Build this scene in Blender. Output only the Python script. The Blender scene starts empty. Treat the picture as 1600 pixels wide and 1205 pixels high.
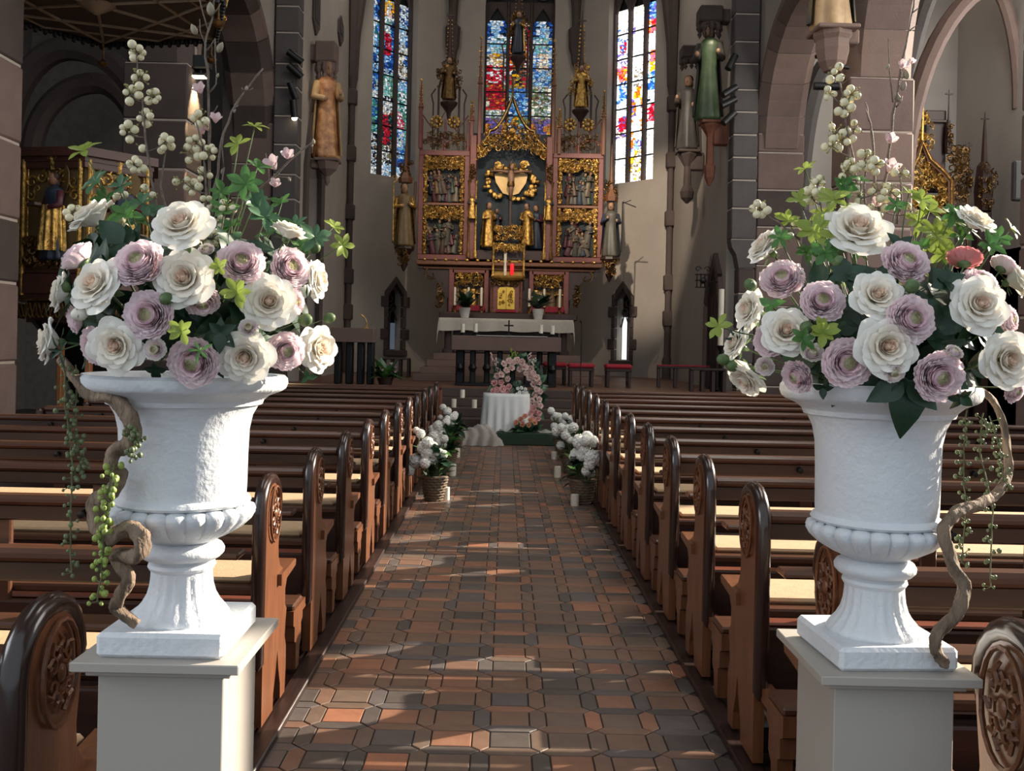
import bpy, bmesh, math, random
from math import sin, cos, pi, radians, sqrt, atan2, hypot
from mathutils import Vector, Matrix, Quaternion, noise

S = bpy.context.scene
COL = S.collection
random.seed(7)

# ------------------------------------------------------------------ camera, sky, sun, exposure
F, PX, PY, ROLL, EYE = 1500.0, 790.0, 537.0, radians(1.2), 1.6
cam = bpy.data.cameras.new('camera')
cam_o = bpy.data.objects.new('camera', cam); COL.objects.link(cam_o)
cam.sensor_width = 36.0; cam.lens = F/1600*36; cam.clip_end = 200
cam.shift_x = (800-PX)/1600; cam.shift_y = (PY-602.5)/1600
cam_o.matrix_world = Matrix.Translation((0, 0, EYE)) @ Matrix.Rotation(pi/2, 4, 'X') @ Matrix.Rotation(ROLL, 4, 'Z')
S.camera = cam_o

w = bpy.data.worlds.new('sky'); S.world = w; w.use_nodes = True
bg = w.node_tree.nodes['Background']
bg.inputs[0].default_value = (0.80, 0.90, 1.0, 1); bg.inputs[1].default_value = 0.8

SUN_DIR = Vector((0.89, 0.46, 0.41)).normalized()          # towards the sun: right, ahead, about 22 degrees up
sl = bpy.data.lights.new('sun', 'SUN'); sl.energy = 13.0; sl.angle = radians(0.6); sl.color = (1.0, 0.88, 0.72)
so = bpy.data.objects.new('sun', sl); COL.objects.link(so)
so.rotation_mode = 'QUATERNION'; so.rotation_quaternion = SUN_DIR.to_track_quat('Z', 'Y')

def area(name, loc, target, size, energy, color):
    l = bpy.data.lights.new(name, 'AREA'); l.shape = 'RECTANGLE'; l.size, l.size_y = size
    l.energy = energy; l.color = color
    o = bpy.data.objects.new(name, l); COL.objects.link(o); o.location = loc
    o.rotation_mode = 'QUATERNION'; o.rotation_quaternion = (Vector(loc)-Vector(target)).to_track_quat('Z', 'Y')
    return o
def spot(name, loc, target, energy, color, deg, blend=0.6, r=0.06):
    l = bpy.data.lights.new(name, 'SPOT'); l.energy = energy; l.color = color
    l.spot_size = radians(deg); l.spot_blend = blend; l.shadow_soft_size = r
    o = bpy.data.objects.new(name, l); COL.objects.link(o); o.location = loc
    o.rotation_mode = 'QUATERNION'; o.rotation_quaternion = (Vector(loc)-Vector(target)).to_track_quat('Z', 'Y')
    return o
# added fill lights high beside the choir (above the frame), no window built
area('chancel_fill_south', (4.1, 22.3, 11.5), (-1.5, 25.0, 3.0), (2.0, 4.0), 110, (1.0, 0.90, 0.78))
area('chancel_fill_north', (-4.1, 22.3, 11.5), (1.5, 25.0, 3.0), (2.0, 4.0), 130, (1.0, 0.93, 0.85))
area('nave_fill_north', (-4.2, 7.5, 12.5), (1.0, 8.5, 0.0), (9.0, 2.5), 150, (0.90, 0.95, 1.0))  # added fills above the nave; the walls have no clerestory openings
area('nave_fill_south', (4.2, 7.5, 12.5), (-1.0, 8.5, 0.0), (9.0, 2.5), 420, (1.0, 0.95, 0.88))

area('north_window_light', (-6.5, 1.2, 3.6), (1.0, 2.1, 1.2), (3.0, 2.4), 130, (0.93, 0.96, 1.0))
area('chapel_fill', (10.3, 17.5, 7.5), (7.0, 22.0, 5.5), (2.0, 4.0), 170, (1.0, 0.96, 0.9))  # added area light brightening the chapel wall on the right
area('south_aisle_window_light', (10.4, 10.5, 6.2), (0.0, 12.0, 2.5), (12.0, 5.0), 900, (1.0, 0.95, 0.88))

S.view_settings.view_transform = 'Standard'; S.view_settings.look = 'None'
S.view_settings.exposure = 0.1; S.view_settings.gamma = 1.0; S.view_settings.use_curve_mapping = False
S.cycles.use_denoising = True
S.cycles.max_bounces = 8; S.cycles.diffuse_bounces = 4; S.cycles.glossy_bounces = 3; S.cycles.transmission_bounces = 4
S.cycles.caustics_reflective = False; S.cycles.caustics_refractive = False
S.cycles.sample_clamp_indirect = 6.0

# ------------------------------------------------------------------ helpers
_c, _s = cos(ROLL), sin(ROLL)
def P(px, py, Y):
    """world point at distance Y that the photograph shows at pixel (px, py)"""
    u, v = px-PX, py-PY
    return Vector(((u*_c+v*_s)*Y/F, Y, EYE-(-u*_s+v*_c)*Y/F))

def srgb(h):
    h = h.lstrip('#'); r = []
    for i in (0, 2, 4):
        c = int(h[i:i+2], 16)/255
        r.append(c/12.92 if c <= 0.04045 else ((c+0.055)/1.055)**2.4)
    return tuple(r)

MATS = {}
def mat(name, col, rough=0.6, metal=0.0, var=0.15, scale=8.0, bump=0.0, bscale=None, stretch=None, trans=0.0,
        coat=0.0, detail=4.0, col2=None, spec=0.5, alpha=1.0, emit=None, estr=0.0, sheen=0.0):
    if name in MATS: return MATS[name]
    m = bpy.data.materials.new(name); m.use_nodes = True; nt = m.node_tree; N = nt.nodes; L = nt.links
    b = N['Principled BSDF']; out = N['Material Output']
    c = srgb(col) if isinstance(col, str) else col
    if col2: c2 = srgb(col2)
    tc = N.new('ShaderNodeTexCoord'); mp = N.new('ShaderNodeMapping'); L.new(tc.outputs['Object'], mp.inputs[0])
    if stretch: mp.inputs['Scale'].default_value = stretch
    if var or col2:
        n = N.new('ShaderNodeTexNoise'); n.inputs['Scale'].default_value = scale; n.inputs['Detail'].default_value = detail
        n.inputs['Roughness'].default_value = 0.6
        L.new(mp.outputs[0], n.inputs['Vector'])
        r = N.new('ShaderNodeValToRGB'); L.new(n.outputs['Fac'], r.inputs[0])
        r.color_ramp.elements[0].position = 0.3; r.color_ramp.elements[1].position = 0.7
        lo = tuple(x*(1-var) for x in c); hi = tuple(min(1, x*(1+var)) for x in (c2 if col2 else c))
        r.color_ramp.elements[0].color = (*lo, 1); r.color_ramp.elements[1].color = (*hi, 1)
        L.new(r.outputs[0], b.inputs['Base Color'])
        colsock = r.outputs[0]
    else:
        b.inputs['Base Color'].default_value = (*c, 1); colsock = None
    b.inputs['Roughness'].default_value = rough; b.inputs['Metallic'].default_value = metal
    b.inputs['Specular IOR Level'].default_value = spec
    if coat: b.inputs['Coat Weight'].default_value = coat; b.inputs['Coat Roughness'].default_value = 0.15
    if sheen: b.inputs['Sheen Weight'].default_value = sheen
    if emit: b.inputs['Emission Color'].default_value = (*srgb(emit), 1); b.inputs['Emission Strength'].default_value = estr
    if alpha < 1: b.inputs['Alpha'].default_value = alpha
    if bump:
        n2 = N.new('ShaderNodeTexNoise'); n2.inputs['Scale'].default_value = bscale or scale*3; n2.inputs['Detail'].default_value = 5
        L.new(mp.outputs[0], n2.inputs['Vector'])
        bp = N.new('ShaderNodeBump'); bp.inputs['Strength'].default_value = bump; bp.inputs['Distance'].default_value = 0.02
        L.new(n2.outputs['Fac'], bp.inputs['Height']); L.new(bp.outputs[0], b.inputs['Normal'])
    if trans:
        t = N.new('ShaderNodeBsdfTranslucent'); mx = N.new('ShaderNodeMixShader'); mx.inputs[0].default_value = trans
        if colsock: L.new(colsock, t.inputs[0])
        else: t.inputs[0].default_value = (*c, 1)
        L.new(b.outputs[0], mx.inputs[1]); L.new(t.outputs[0], mx.inputs[2]); L.new(mx.outputs[0], out.inputs[0])
    MATS[name] = m
    return m

class MB:
    def __init__(self): self.v = []; self.f = []; self.m = []; self.T = None; self.col = []
    def _add(self, vs, fs, mi=0, col=None):
        o = len(self.v)
        if self.T is not None: vs = [self.T @ Vector(p) for p in vs]
        self.v.extend([tuple(p) for p in vs])
        for f in fs:
            self.f.append(tuple(i+o for i in f)); self.m.append(mi); self.col.append(col)
        return self
    def box(self, c, s, mi=0, bev=0.0, rz=0.0):
        hx, hy, hz = s[0]/2, s[1]/2, s[2]/2
        R = Matrix.Rotation(rz, 3, 'Z') if rz else None
        if not bev:
            vs = [(x, y, z) for x in (-hx, hx) for y in (-hy, hy) for z in (-hz, hz)]
            fs = [(0, 1, 3, 2), (4, 6, 7, 5), (0, 4, 5, 1), (2, 3, 7, 6), (0, 2, 6, 4), (1, 5, 7, 3)]
        else:
            bev = min(bev, hx*0.9, hy*0.9, hz*0.9); vs = []; ix = {}
            for sx in (-1, 1):
                for sy in (-1, 1):
                    for sz in (-1, 1):
                        for a in range(3):
                            p = [sx*(hx-bev), sy*(hy-bev), sz*(hz-bev)]
                            p[a] = (sx*hx, sy*hy, sz*hz)[a]
                            ix[(sx, sy, sz, a)] = len(vs); vs.append(tuple(p))
            fs = []
            for a in range(3):
                b, c2 = (a+1) % 3, (a+2) % 3
                for s1 in (-1, 1):
                    q = []
                    for s2, s3 in ((-1, -1), (1, -1), (1, 1), (-1, 1)):
                        k = [0, 0, 0]; k[a] = s1; k[b] = s2; k[c2] = s3
                        q.append(ix[(*k, a)])
                    fs.append(tuple(q if s1 > 0 else q[::-1]))
                for s2 in (-1, 1):
                    for s3 in (-1, 1):
                        k0 = [0, 0, 0]; k1 = [0, 0, 0]; k0[a] = -1; k1[a] = 1
                        k0[b] = k1[b] = s2; k0[c2] = k1[c2] = s3
                        fs.append((ix[(*k0, b)], ix[(*k1, b)], ix[(*k1, c2)], ix[(*k0, c2)]))
            for sx in (-1, 1):
                for sy in (-1, 1):
                    for sz in (-1, 1): fs.append(tuple(ix[(sx, sy, sz, a)] for a in range(3)))
        if R: vs = [R @ Vector(p) for p in vs]
        return self._add([(p[0]+c[0], p[1]+c[1], p[2]+c[2]) for p in vs], fs, mi)
    def tube(self, pts, rad, n=8, mi=0, cap=True, closed=False):
        pts = [Vector(p) for p in pts]; k = len(pts)
        if not hasattr(rad, '__len__'): rad = [rad]*k
        vs = []; up = Vector((0.13, 0.21, 0.97)); prev = None
        for i, p in enumerate(pts):
            if closed: t = pts[(i+1) % k]-pts[i-1]
            else: t = pts[min(i+1, k-1)]-pts[max(i-1, 0)]
            if t.length < 1e-9: t = Vector((0, 0, 1))
            t.normalize()
            a = (prev if prev is not None else up); a = a-t*a.dot(t)
            if a.length < 1e-4: a = Vector((1, 0, 0)); a = a-t*a.dot(t)
            a.normalize(); b = t.cross(a); prev = a
            for j in range(n):
                an = 2*pi*j/n; vs.append(p+(a*cos(an)+b*sin(an))*rad[i])
        fs = []
        for i in range(k if closed else k-1):
            i2 = (i+1) % k
            for j in range(n):
                j2 = (j+1) % n; fs.append((i*n+j, i*n+j2, i2*n+j2, i2*n+j))
        if cap and not closed: fs.append(tuple(range(n))[::-1]); fs.append(tuple((k-1)*n+j for j in range(n)))
        return self._add(vs, fs, mi)
    def lathe(self, prof, n=24, mi=0, c=(0, 0, 0), mod=None, ell=(1, 1), cap=True):
        vs = []
        for r, z in prof:
            for j in range(n):
                a = 2*pi*j/n; rr = r*(mod(a, z) if mod else 1)
                vs.append((c[0]+rr*cos(a)*ell[0], c[1]+rr*sin(a)*ell[1], c[2]+z))
        fs = []
        for i in range(len(prof)-1):
            for j in range(n):
                j2 = (j+1) % n; fs.append((i*n+j, i*n+j2, (i+1)*n+j2, (i+1)*n+j))
        if cap: fs.append(tuple(range(n))[::-1]); fs.append(tuple((len(prof)-1)*n+j for j in range(n)))
        return self._add(vs, fs, mi)
    def sph(self, c, r, nu=10, nv=6, mi=0, rot=None):
        if not hasattr(r, '__len__'): r = (r, r, r)
        vs = [Vector((0, 0, -r[2]))]
        for i in range(1, nv):
            ph = -pi/2+pi*i/nv
            for j in range(nu):
                a = 2*pi*j/nu; vs.append(Vector((r[0]*cos(ph)*cos(a), r[1]*cos(ph)*sin(a), r[2]*sin(ph))))
        vs.append(Vector((0, 0, r[2])))
        if rot: vs = [rot @ p for p in vs]
        vs = [p+Vector(c) for p in vs]
        fs = [(0, 1+(j+1) % nu, 1+j) for j in range(nu)]
        for i in range(nv-2):
            for j in range(nu):
                j2 = (j+1) % nu; a = 1+i*nu; fs.append((a+j, a+j2, a+nu+j2, a+nu+j))
        t = len(vs)-1; a = 1+(nv-2)*nu
        fs += [(a+j, a+(j+1) % nu, t) for j in range(nu)]
        return self._add(vs, fs, mi)
    def prism(self, pts, d0, d1, ax='y', mi=0):
        """outline pts extruded along axis ax from d0 to d1; ax 'y': (x,z), 'x': (y,z), 'z': (x,y)"""
        def q(p, d):
            return (p[0], d, p[1]) if ax == 'y' else ((d, p[0], p[1]) if ax == 'x' else (p[0], p[1], d))
        n = len(pts); vs = [q(p, d0) for p in pts]+[q(p, d1) for p in pts]
        fs = [tuple(range(n)), tuple(range(n, 2*n))[::-1]]
        fs += [(i, (i+1) % n, n+(i+1) % n, n+i) for i in range(n)]
        return self._add(vs, fs, mi)
    def grid(self, fn, nu, nv, mi=0):
        vs = [fn(i/nu, j/nv) for j in range(nv+1) for i in range(nu+1)]
        fs = [(j*(nu+1)+i, j*(nu+1)+i+1, (j+1)*(nu+1)+i+1, (j+1)*(nu+1)+i) for j in range(nv) for i in range(nu)]
        return self._add(vs, fs, mi)
    def mesh(self, name, mats, smooth=True, fix=True):
        me = bpy.data.meshes.new(name); me.from_pydata(self.v, [], self.f)
        if not isinstance(mats, (list, tuple)): mats = [mats]
        for m in mats: me.materials.append(m)
        me.polygons.foreach_set('material_index', self.m)
        if any(c is not None for c in self.col):
            at = me.color_attributes.new('Col', 'FLOAT_COLOR', 'CORNER'); d = []
            for p, c in zip(me.polygons, self.col): d.extend(list((*(c or (0, 0, 0)), 1.0))*p.loop_total)
            at.data.foreach_set('color', d)
        if fix:
            bm = bmesh.new(); bm.from_mesh(me); bmesh.ops.recalc_face_normals(bm, faces=bm.faces[:]); bm.to_mesh(me); bm.free()
        if smooth is True:
            me.polygons.foreach_set('use_smooth', [True]*len(me.polygons)); me.set_sharp_from_angle(angle=radians(38))
        elif smooth == 'all': me.polygons.foreach_set('use_smooth', [True]*len(me.polygons))
        me.update()
        return me
    def obj(self, name, mats, parent=None, smooth=True, fix=True):
        return put(name, self.mesh(name, mats, smooth, fix), parent)

def put(name, me, parent=None, M=None):
    o = bpy.data.objects.new(name, me); COL.objects.link(o)
    if parent is not None: o.parent = parent
    if M is not None: o.matrix_basis = M
    return o
def tag(o, label, cat, group=None, kind=None):
    if label: o['label'] = label
    if cat: o['category'] = cat
    if group: o['group'] = group
    if kind: o['kind'] = kind
    return o
def struct(o): o['kind'] = 'structure'; return o
def thing(name, label, cat, loc=(0, 0, 0), rz=0.0, group=None):
    o = bpy.data.objects.new(name, None); COL.objects.link(o); o.empty_display_size = 0.1
    o.location = loc; o.rotation_euler = (0, 0, rz)
    return tag(o, label, cat, group)
def copy_tree(o, parent=None):
    c = o.copy(); COL.objects.link(c)
    if parent is not None: c.parent = parent
    for ch in list(o.children): copy_tree(ch, c)
    return c
def lerp(a, b, t): return a+(b-a)*t
def jit(a): return random.uniform(-a, a)
ORD = ['first', 'second', 'third', 'fourth', 'fifth', 'sixth', 'seventh', 'eighth', 'ninth', 'tenth', 'eleventh', 'twelfth', 'thirteenth', 'fourteenth', 'fifteenth', 'sixteenth']
def curl(mb, c, r, turns, a0, sgn=1, th=0.012, n=9, nrm='y', lift=0.0, mi=0, k=5):
    """a carved scroll: a tapering spiral tube in the plane across axis nrm"""
    pts = []; rad = []
    for i in range(n):
        t = i/(n-1); a = a0+sgn*turns*2*pi*t; rr = r*(1-0.78*t)
        x, z = rr*cos(a), rr*sin(a)
        d = -lift*sin(pi*t)
        pts.append((c[0]+x, c[1]+d, c[2]+z) if nrm == 'y' else (c[0]+d, c[1]+x, c[2]+z)); rad.append(th*(1-0.3*t))
    mb.tube(pts, rad, k, mi)
# ------------------------------------------------------------------ materials of the building
plaster = mat('plaster', '#a39a90', 0.9, var=0.07, scale=1.3, bump=0.12, bscale=30)
plaster_side = mat('plaster_aisle', '#b0aaa4', 0.9, var=0.06, scale=1.1, bump=0.1, bscale=30)
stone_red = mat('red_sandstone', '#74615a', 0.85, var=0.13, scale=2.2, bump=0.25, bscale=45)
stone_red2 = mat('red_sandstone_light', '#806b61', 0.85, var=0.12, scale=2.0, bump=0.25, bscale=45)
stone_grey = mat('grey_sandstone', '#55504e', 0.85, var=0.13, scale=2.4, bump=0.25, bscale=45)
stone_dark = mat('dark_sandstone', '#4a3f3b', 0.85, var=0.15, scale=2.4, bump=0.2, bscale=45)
mortar = mat('mortar', '#b3a79b', 0.95, var=0.08)
mortar_dk = mat('floor_joint', '#39322d', 0.95, var=0.1)
wood_floor = mat('dark_floor_boards', '#2a1a17', 0.32, var=0.3, scale=3, stretch=(1, 8, 1), bump=0.05)
wood_edge = mat('worn_oak_edge', '#2b1a15', 0.4, var=0.3, scale=4, stretch=(14, 1, 14), bump=0.1)
iron = mat('black_iron', '#1b1918', 0.5, 0.6, var=0.1)
black = mat('black_paint', '#121212', 0.45, var=0.05)
step_stone = mat('step_sandstone', '#7b6258', 0.7, var=0.13, scale=3, bump=0.1)
step_shade = mat('shaded_step_stone', '#43352f', 0.6, var=0.15, scale=3, bump=0.1)  # step sandstone darkened: shade before the podium put into the colour
podium_m = mat('podium_parquet', '#6a4a38', 0.5, var=0.2, scale=3, stretch=(1, 5, 1), bump=0.05)

def wbox(name, x, y, z, m, bev=0.0, parent=None):
    """a box given by its three ranges"""
    b = MB(); c = ((x[0]+x[1])/2, (y[0]+y[1])/2, (z[0]+z[1])/2); s = (abs(x[1]-x[0]), abs(y[1]-y[0]), abs(z[1]-z[0]))
    b.box((0, 0, 0), s, 0, bev)
    o = b.obj(name, m, parent); o.location = c
    return o

# ------------------------------------------------------------------ floor with its square-and-picket tiles
floor = struct(wbox('floor', (-11, 11), (-3, 30), (-0.3, -0.007), mortar_dk))
tile_cols = ['#755a4a', '#87604b', '#524a45', '#5c5451', '#6a584b', '#96664d']
tile_m = [mat('tile_%s' % n, c, 0.42, var=0.16, scale=9, bump=0.06, bscale=40) for n, c in
          zip(('brown', 'terracotta', 'charcoal', 'violet_grey', 'umber', 'orange'), tile_cols)]
tile_wt = [30, 16, 22, 14, 22, 5]
PXT, PYT, SX, SY, G = 0.237, 0.220, 0.165, 0.150, 0.0028
def slab(pts, c):
    n = len(pts); k = 0.965; b = [(x-c[0], y-c[1], -0.02) for x, y in pts]
    m_ = [(x-c[0], y-c[1], -0.0025) for x, y in pts]
    t = [((x-c[0])*k if abs(x-c[0]) > 0 else 0, (y-c[1])*k, 0.0) for x, y in pts]
    vs = b+m_+t
    fs = [(i, (i+1) % n, n+(i+1) % n, n+i) for i in range(n)]+[(n+i, n+(i+1) % n, 2*n+(i+1) % n, 2*n+i) for i in range(n)]
    fs.append(tuple(range(2*n, 3*n)))
    return vs, fs
bx_, by_ = (PXT-SX)/2, (PYT-SY)/2
sq = [(-SX/2+G, -SY/2+G), (SX/2-G, -SY/2+G), (SX/2-G, SY/2-G), (-SX/2+G, SY/2-G)]
hv = [(-bx_+G, -SY/2+G*0.5), (0, -PYT/2+G*1.4), (bx_-G, -SY/2+G*0.5), (bx_-G, SY/2-G*0.5), (0, PYT/2-G*1.4), (-bx_+G, SY/2-G*0.5)]
hh = [(-SX/2+G*0.5, -by_+G), (SX/2-G*0.5, -by_+G), (PXT/2-G*1.4, 0), (SX/2-G*0.5, by_-G), (-SX/2+G*0.5, by_-G), (-PXT/2+G*1.4, 0)]
tmesh = {}
for kind, pts in (('sq', sq), ('hv', hv), ('hh', hh)):
    for i, m in enumerate(tile_m):
        b = MB(); v_, f_ = slab(pts, (0, 0)); b._add(v_, f_); tmesh[kind, i] = b.mesh('tile', m, smooth=False)
spots = {'sq': [], 'pk': []}
X0T, Y0T = 0.052, 3.66
for r in range(-6, 53):
    for c in range(-5, 6):
        x, y = X0T+c*PXT, Y0T+r*PYT
        if -0.97 < x < 0.99: spots['sq'].append(('sq', x, y)); spots['pk'].append(('hh', x, y+PYT/2))
        if -0.94 < x+PXT/2 < 0.97: spots['pk'].append(('hv', x+PXT/2, y))
rest = MB()
for key, nm in (('sq', 'floor_tile'), ('pk', 'picket_tile')):
    sp = sorted(spots[key], key=lambda t: abs(t[2]-3.45) if t[2] > 3.4 else 50+abs(t[2]))
    for i, (k, x, y) in enumerate(sp):
        ci = random.choices(range(6), tile_wt)[0]
        dz = jit(0.0012)
        if i < 300:
            o = put(nm, tmesh[k, ci], floor); o.location = (x, y, 0.0+dz+0.153); o.location.z = dz
            o.matrix_parent_inverse = floor.matrix_basis.inverted() if False else Matrix.Translation(floor.location).inverted()
        else:
            v_, f_ = slab({'sq': sq, 'hv': hv, 'hh': hh}[k], (0, 0))
            rest._add([(p[0]+x, p[1]+y, p[2]+dz) for p in v_], f_, ci)
o = rest.obj('floor_tiles_beyond', tile_m, floor, smooth=False); o['kind'] = 'stuff'
o.matrix_parent_inverse = Matrix.Translation(floor.location).inverted()

for side, x0, x1 in (('left', -4.72, -0.895), ('right', 0.93, 4.9)):
    o = struct(wbox('trim_1' if side == 'left' else 'trim_2', (x0, x1), (-0.5, 14.6), (-0.05, 0.022), wood_floor))
    xe = x1 if side == 'left' else x0; d = 1 if side == 'left' else -1
    e = wbox('edge_board', (xe-0.07*d, xe+0.016*d), (-0.5, 14.6), (-0.05, 0.03), wood_edge, 0.006)
    e.parent = o; e.matrix_parent_inverse = Matrix.Translation(o.location).inverted()
    j = wbox('joint_strip', (xe-0.235*d, xe-0.222*d), (-0.5, 14.6), (-0.05, 0.024), mat('worn_joint', '#6b5a4e', 0.6))
    j.parent = o; j.matrix_parent_inverse = Matrix.Translation(o.location).inverted()

# ------------------------------------------------------------------ steps and podium of the choir
for i in range(5):
    z = 0.15*(i+1); y = 15.95+0.46*i
    s = wbox('trim_%d' % (i+3), (-3.9, 4.1), (y, 18.4), (z-0.15, z), step_shade, 0.008); struct(s)
struct(wbox('trim_8', (-4.6, 4.8), (18.0, 29), (0.0, 0.752), podium_m, 0.006))
for i in range(4):
    y = 20.8+0.35*i; z = 0.752+0.15*(i+1)
    struct(wbox('trim_%d' % (9+i), (-2.0+0.12*i, 2.1-0.12*i), (y, 25.6), (z-0.15, z), step_stone, 0.008))

# ------------------------------------------------------------------ arcades: stone piers, voussoir arches, plaster spandrels
def block(parent, x, y, z, m, bev=0.02, name='stone_block'):
    o = wbox(name, x, y, z, m, bev); o.parent = parent
    o.matrix_parent_inverse = Matrix.Translation(parent.location).inverted()
    return o
SPR = 5.57
def pier(name, x, y, z0, z1, core_in, mats, hs=(0.55, 0.78)):
    c = struct(wbox(name, (x[0]+core_in, x[1]-core_in), (y[0]+core_in, y[1]-core_in), (z0, z1), mortar))
    z = z0
    while z < z1-0.05:
        h = min(random.uniform(*hs), z1-z)
        if z1-z-h < 0.25: h = z1-z
        block(c, x, y, (z+0.008, z+h-0.008), random.choice(mats), 0.025); z += h
    return c
def voussoirs(parent, X0, X1, yc, R, ring, n, mats, flip=1):
    for i in range(n):
        a0 = pi*i/n; a1 = pi*(i+1)/n; g = 0.008/(R+ring/2)
        ang = [a0+g, (a0+a1)/2, a1-g]
        cy = yc+(R+ring/2)*cos((a0+a1)/2); cz = SPR+(R+ring/2)*sin((a0+a1)/2)
        ch = 0.16
        b = MB(); vs = []
        for a in ang:
            # profile across the thickness: chamfered towards the soffit
            for x, r in ((X0, R+ring), (X0, R+ch), (X0+ch*flip, R), (X1-ch*flip, R), (X1, R+ch), (X1, R+ring)):
                vs.append((x-X0, yc+r*cos(a)-cy, SPR+r*sin(a)-cz))
        fs = []
        for k in range(2):
            for j in range(6):
                j2 = (j+1) % 6; fs.append((k*6+j, k*6+j2, (k+1)*6+j2, (k+1)*6+j))
        fs += [tuple(range(6)), tuple(range(12, 18))[::-1]]
        b._add(vs, fs)
        o = b.obj('voussoir', random.choice(mats), parent, smooth=False); o.location = (X0, cy, cz)
        o.matrix_parent_inverse = Matrix.Translation(parent.location).inverted()
def arcade(side, X0, X1, mats, wn):
    fl = 1 if X1 > X0 else -1
    xs = (min(X0, X1), max(X0, X1)); xin = (xs[0]+0.03, xs[1]-0.03)
    for k, y in enumerate((13.9, 8.5)):
        pier('trim_%d' % (20+wn+k), xs, (y, y+0.72), 0, SPR, 0.02, mats)
    bays = ((14.62, 19.0), (9.22, 13.9))
    for k, (ya, yb) in enumerate(bays):
        yc = (ya+yb)/2; R = (yb-ya)/2; ring = 0.30
        lo, hi = (ya-0.36, yb+0.25) if k == 0 else (ya-0.72, yb+0.36)
        pts = [(lo, SPR)]
        RR = R+ring-0.02
        if yc-RR > lo: pts.append((yc-RR, SPR))
        for i in range(1, 24):
            a = pi-pi*i/24; y = yc+RR*cos(a); z = SPR+RR*sin(a)
            if lo < y < hi: pts.append((y, z))
        if yc+RR < hi: pts.append((yc+RR, SPR)); 
        if yc-RR <= lo: pts[0] = (lo, SPR+sqrt(max(0, RR*RR-(lo-yc)**2)))
        endz = SPR if yc+RR < hi else SPR+sqrt(max(0, RR*RR-(hi-yc)**2))
        pts += [(hi, endz), (hi, 13.2), (lo, 13.2)]
        b = MB(); b.T = Matrix.Translation((-X0, -yc, 0)); b.prism(pts, xin[0], xin[1], 'x')
        wl = struct(b.obj('wall_%s' % side, plaster, smooth=False)); wl.location = (X0, yc, 0)
        # mortar core ring behind the stones
        m = MB(); vs = []; n = 24
        for i in range(n+1):
            a = pi*i/n
            for x, r in ((xin[0]+0.14, R+0.03), (xin[1]-0.14, R+0.03), (xin[1]+0.012, R+ring), (xin[0]-0.012, R+ring), (xin[0]-0.012, R+0.19), (xin[1]+0.012, R+0.19)):
                vs.append((x-X0, yc+r*cos(a)-yc, SPR+r*sin(a)))
        order = (0, 1, 5, 2, 3, 4); fs = []
        for i in range(n):
            for q in range(6):
                a_, b_ = order[q], order[(q+1) % 6]
                fs.append((i*6+a_, i*6+b_, (i+1)*6+b_, (i+1)*6+a_))
        m._add(vs, fs); mo = m.obj('mortar_bed', mortar, wl, smooth=False)
        voussoirs(wl, X0, X1, yc, R, ring, 11, mats, fl)
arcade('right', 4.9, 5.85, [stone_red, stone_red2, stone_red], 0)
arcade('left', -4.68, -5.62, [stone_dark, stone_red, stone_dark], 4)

# chancel arch responds: grey quoins on a corbel
def respond(n, x, m):
    pier('trim_%d' % n, x, (18.95, 19.35), 3.75, 13.0, 0.02, m, (0.42, 0.62))
    s = 1 if x[0] > 0 else -1
    xo, xi = (x[1], x[0]) if s > 0 else (x[0], x[1])
    b = MB(); yc = 19.15; b.T = Matrix.Translation((-x[0], -yc, 0))
    b.prism([(xi, 3.75), (xo, 3.75), (xo, 3.2), (xi+s*0.17, 3.2), (xi+s*0.12, 3.45), (xi+s*0.03, 3.6)], 18.96, 19.35, 'y')
    o = struct(b.obj('trim_%d' % (n+1), stone_grey, smooth=False)); o.location = (x[0], yc, 0)
    pier('trim_%d' % (n+2), (min(xi+s*0.17, xo), max(xi+s*0.17, xo)), (18.98, 19.35), 0.0, 3.2, 0.02, [stone_grey, stone_dark], (0.5, 0.8))
respond(30, (4.40, 4.90), [stone_grey])
respond(34, (-4.68, -4.20), [stone_grey])
pier('trim_38', (4.92, 5.84), (19.02, 19.4), 0, SPR+0.3, 0.02, [stone_dark, stone_red], (0.6, 0.9))
pier('trim_39', (-5.6, -4.7), (19.02, 19.4), 0, SPR+0.3, 0.02, [stone_dark, stone_red], (0.6, 0.9))

# ------------------------------------------------------------------ choir and apse walls
def wall_poly(name, A, B, outline_fn_pieces, th, m):
    """pieces are outlines (t, z) along A>B; thickness th outwards (to the left of A>B seen from above)"""
    A = Vector((*A, 0)); B = Vector((*B, 0)); d = (B-A).normalized(); nrm = Vector((-d.y, d.x, 0))
    M = Matrix((( d.x, nrm.x, 0, A.x), (d.y, nrm.y, 0, A.y), (0, 0, 1, 0), (0, 0, 0, 1)))
    b = MB()
    for pts in outline_fn_pieces: b.prism(pts, 0, th, 'y')
    o = struct(b.obj(name, m, smooth=False)); o.matrix_basis = M
    return o, M
def arch_top(c, w, z0, rise, n=10):
    """pointed arch from right to left spring"""
    pts = []
    for i in range(n+1):
        t = i/n; pts.append((c+w*(1-t**1.6 if False else cos(t*pi/2)**0.85), z0+rise*sin(t*pi/2)))
    for i in range(1, n+1):
        t = 1-i/n; pts.append((c-w*(cos(t*pi/2)**0.85), z0+rise*sin(t*pi/2)))
    return pts
ZT = 14.6
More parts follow.
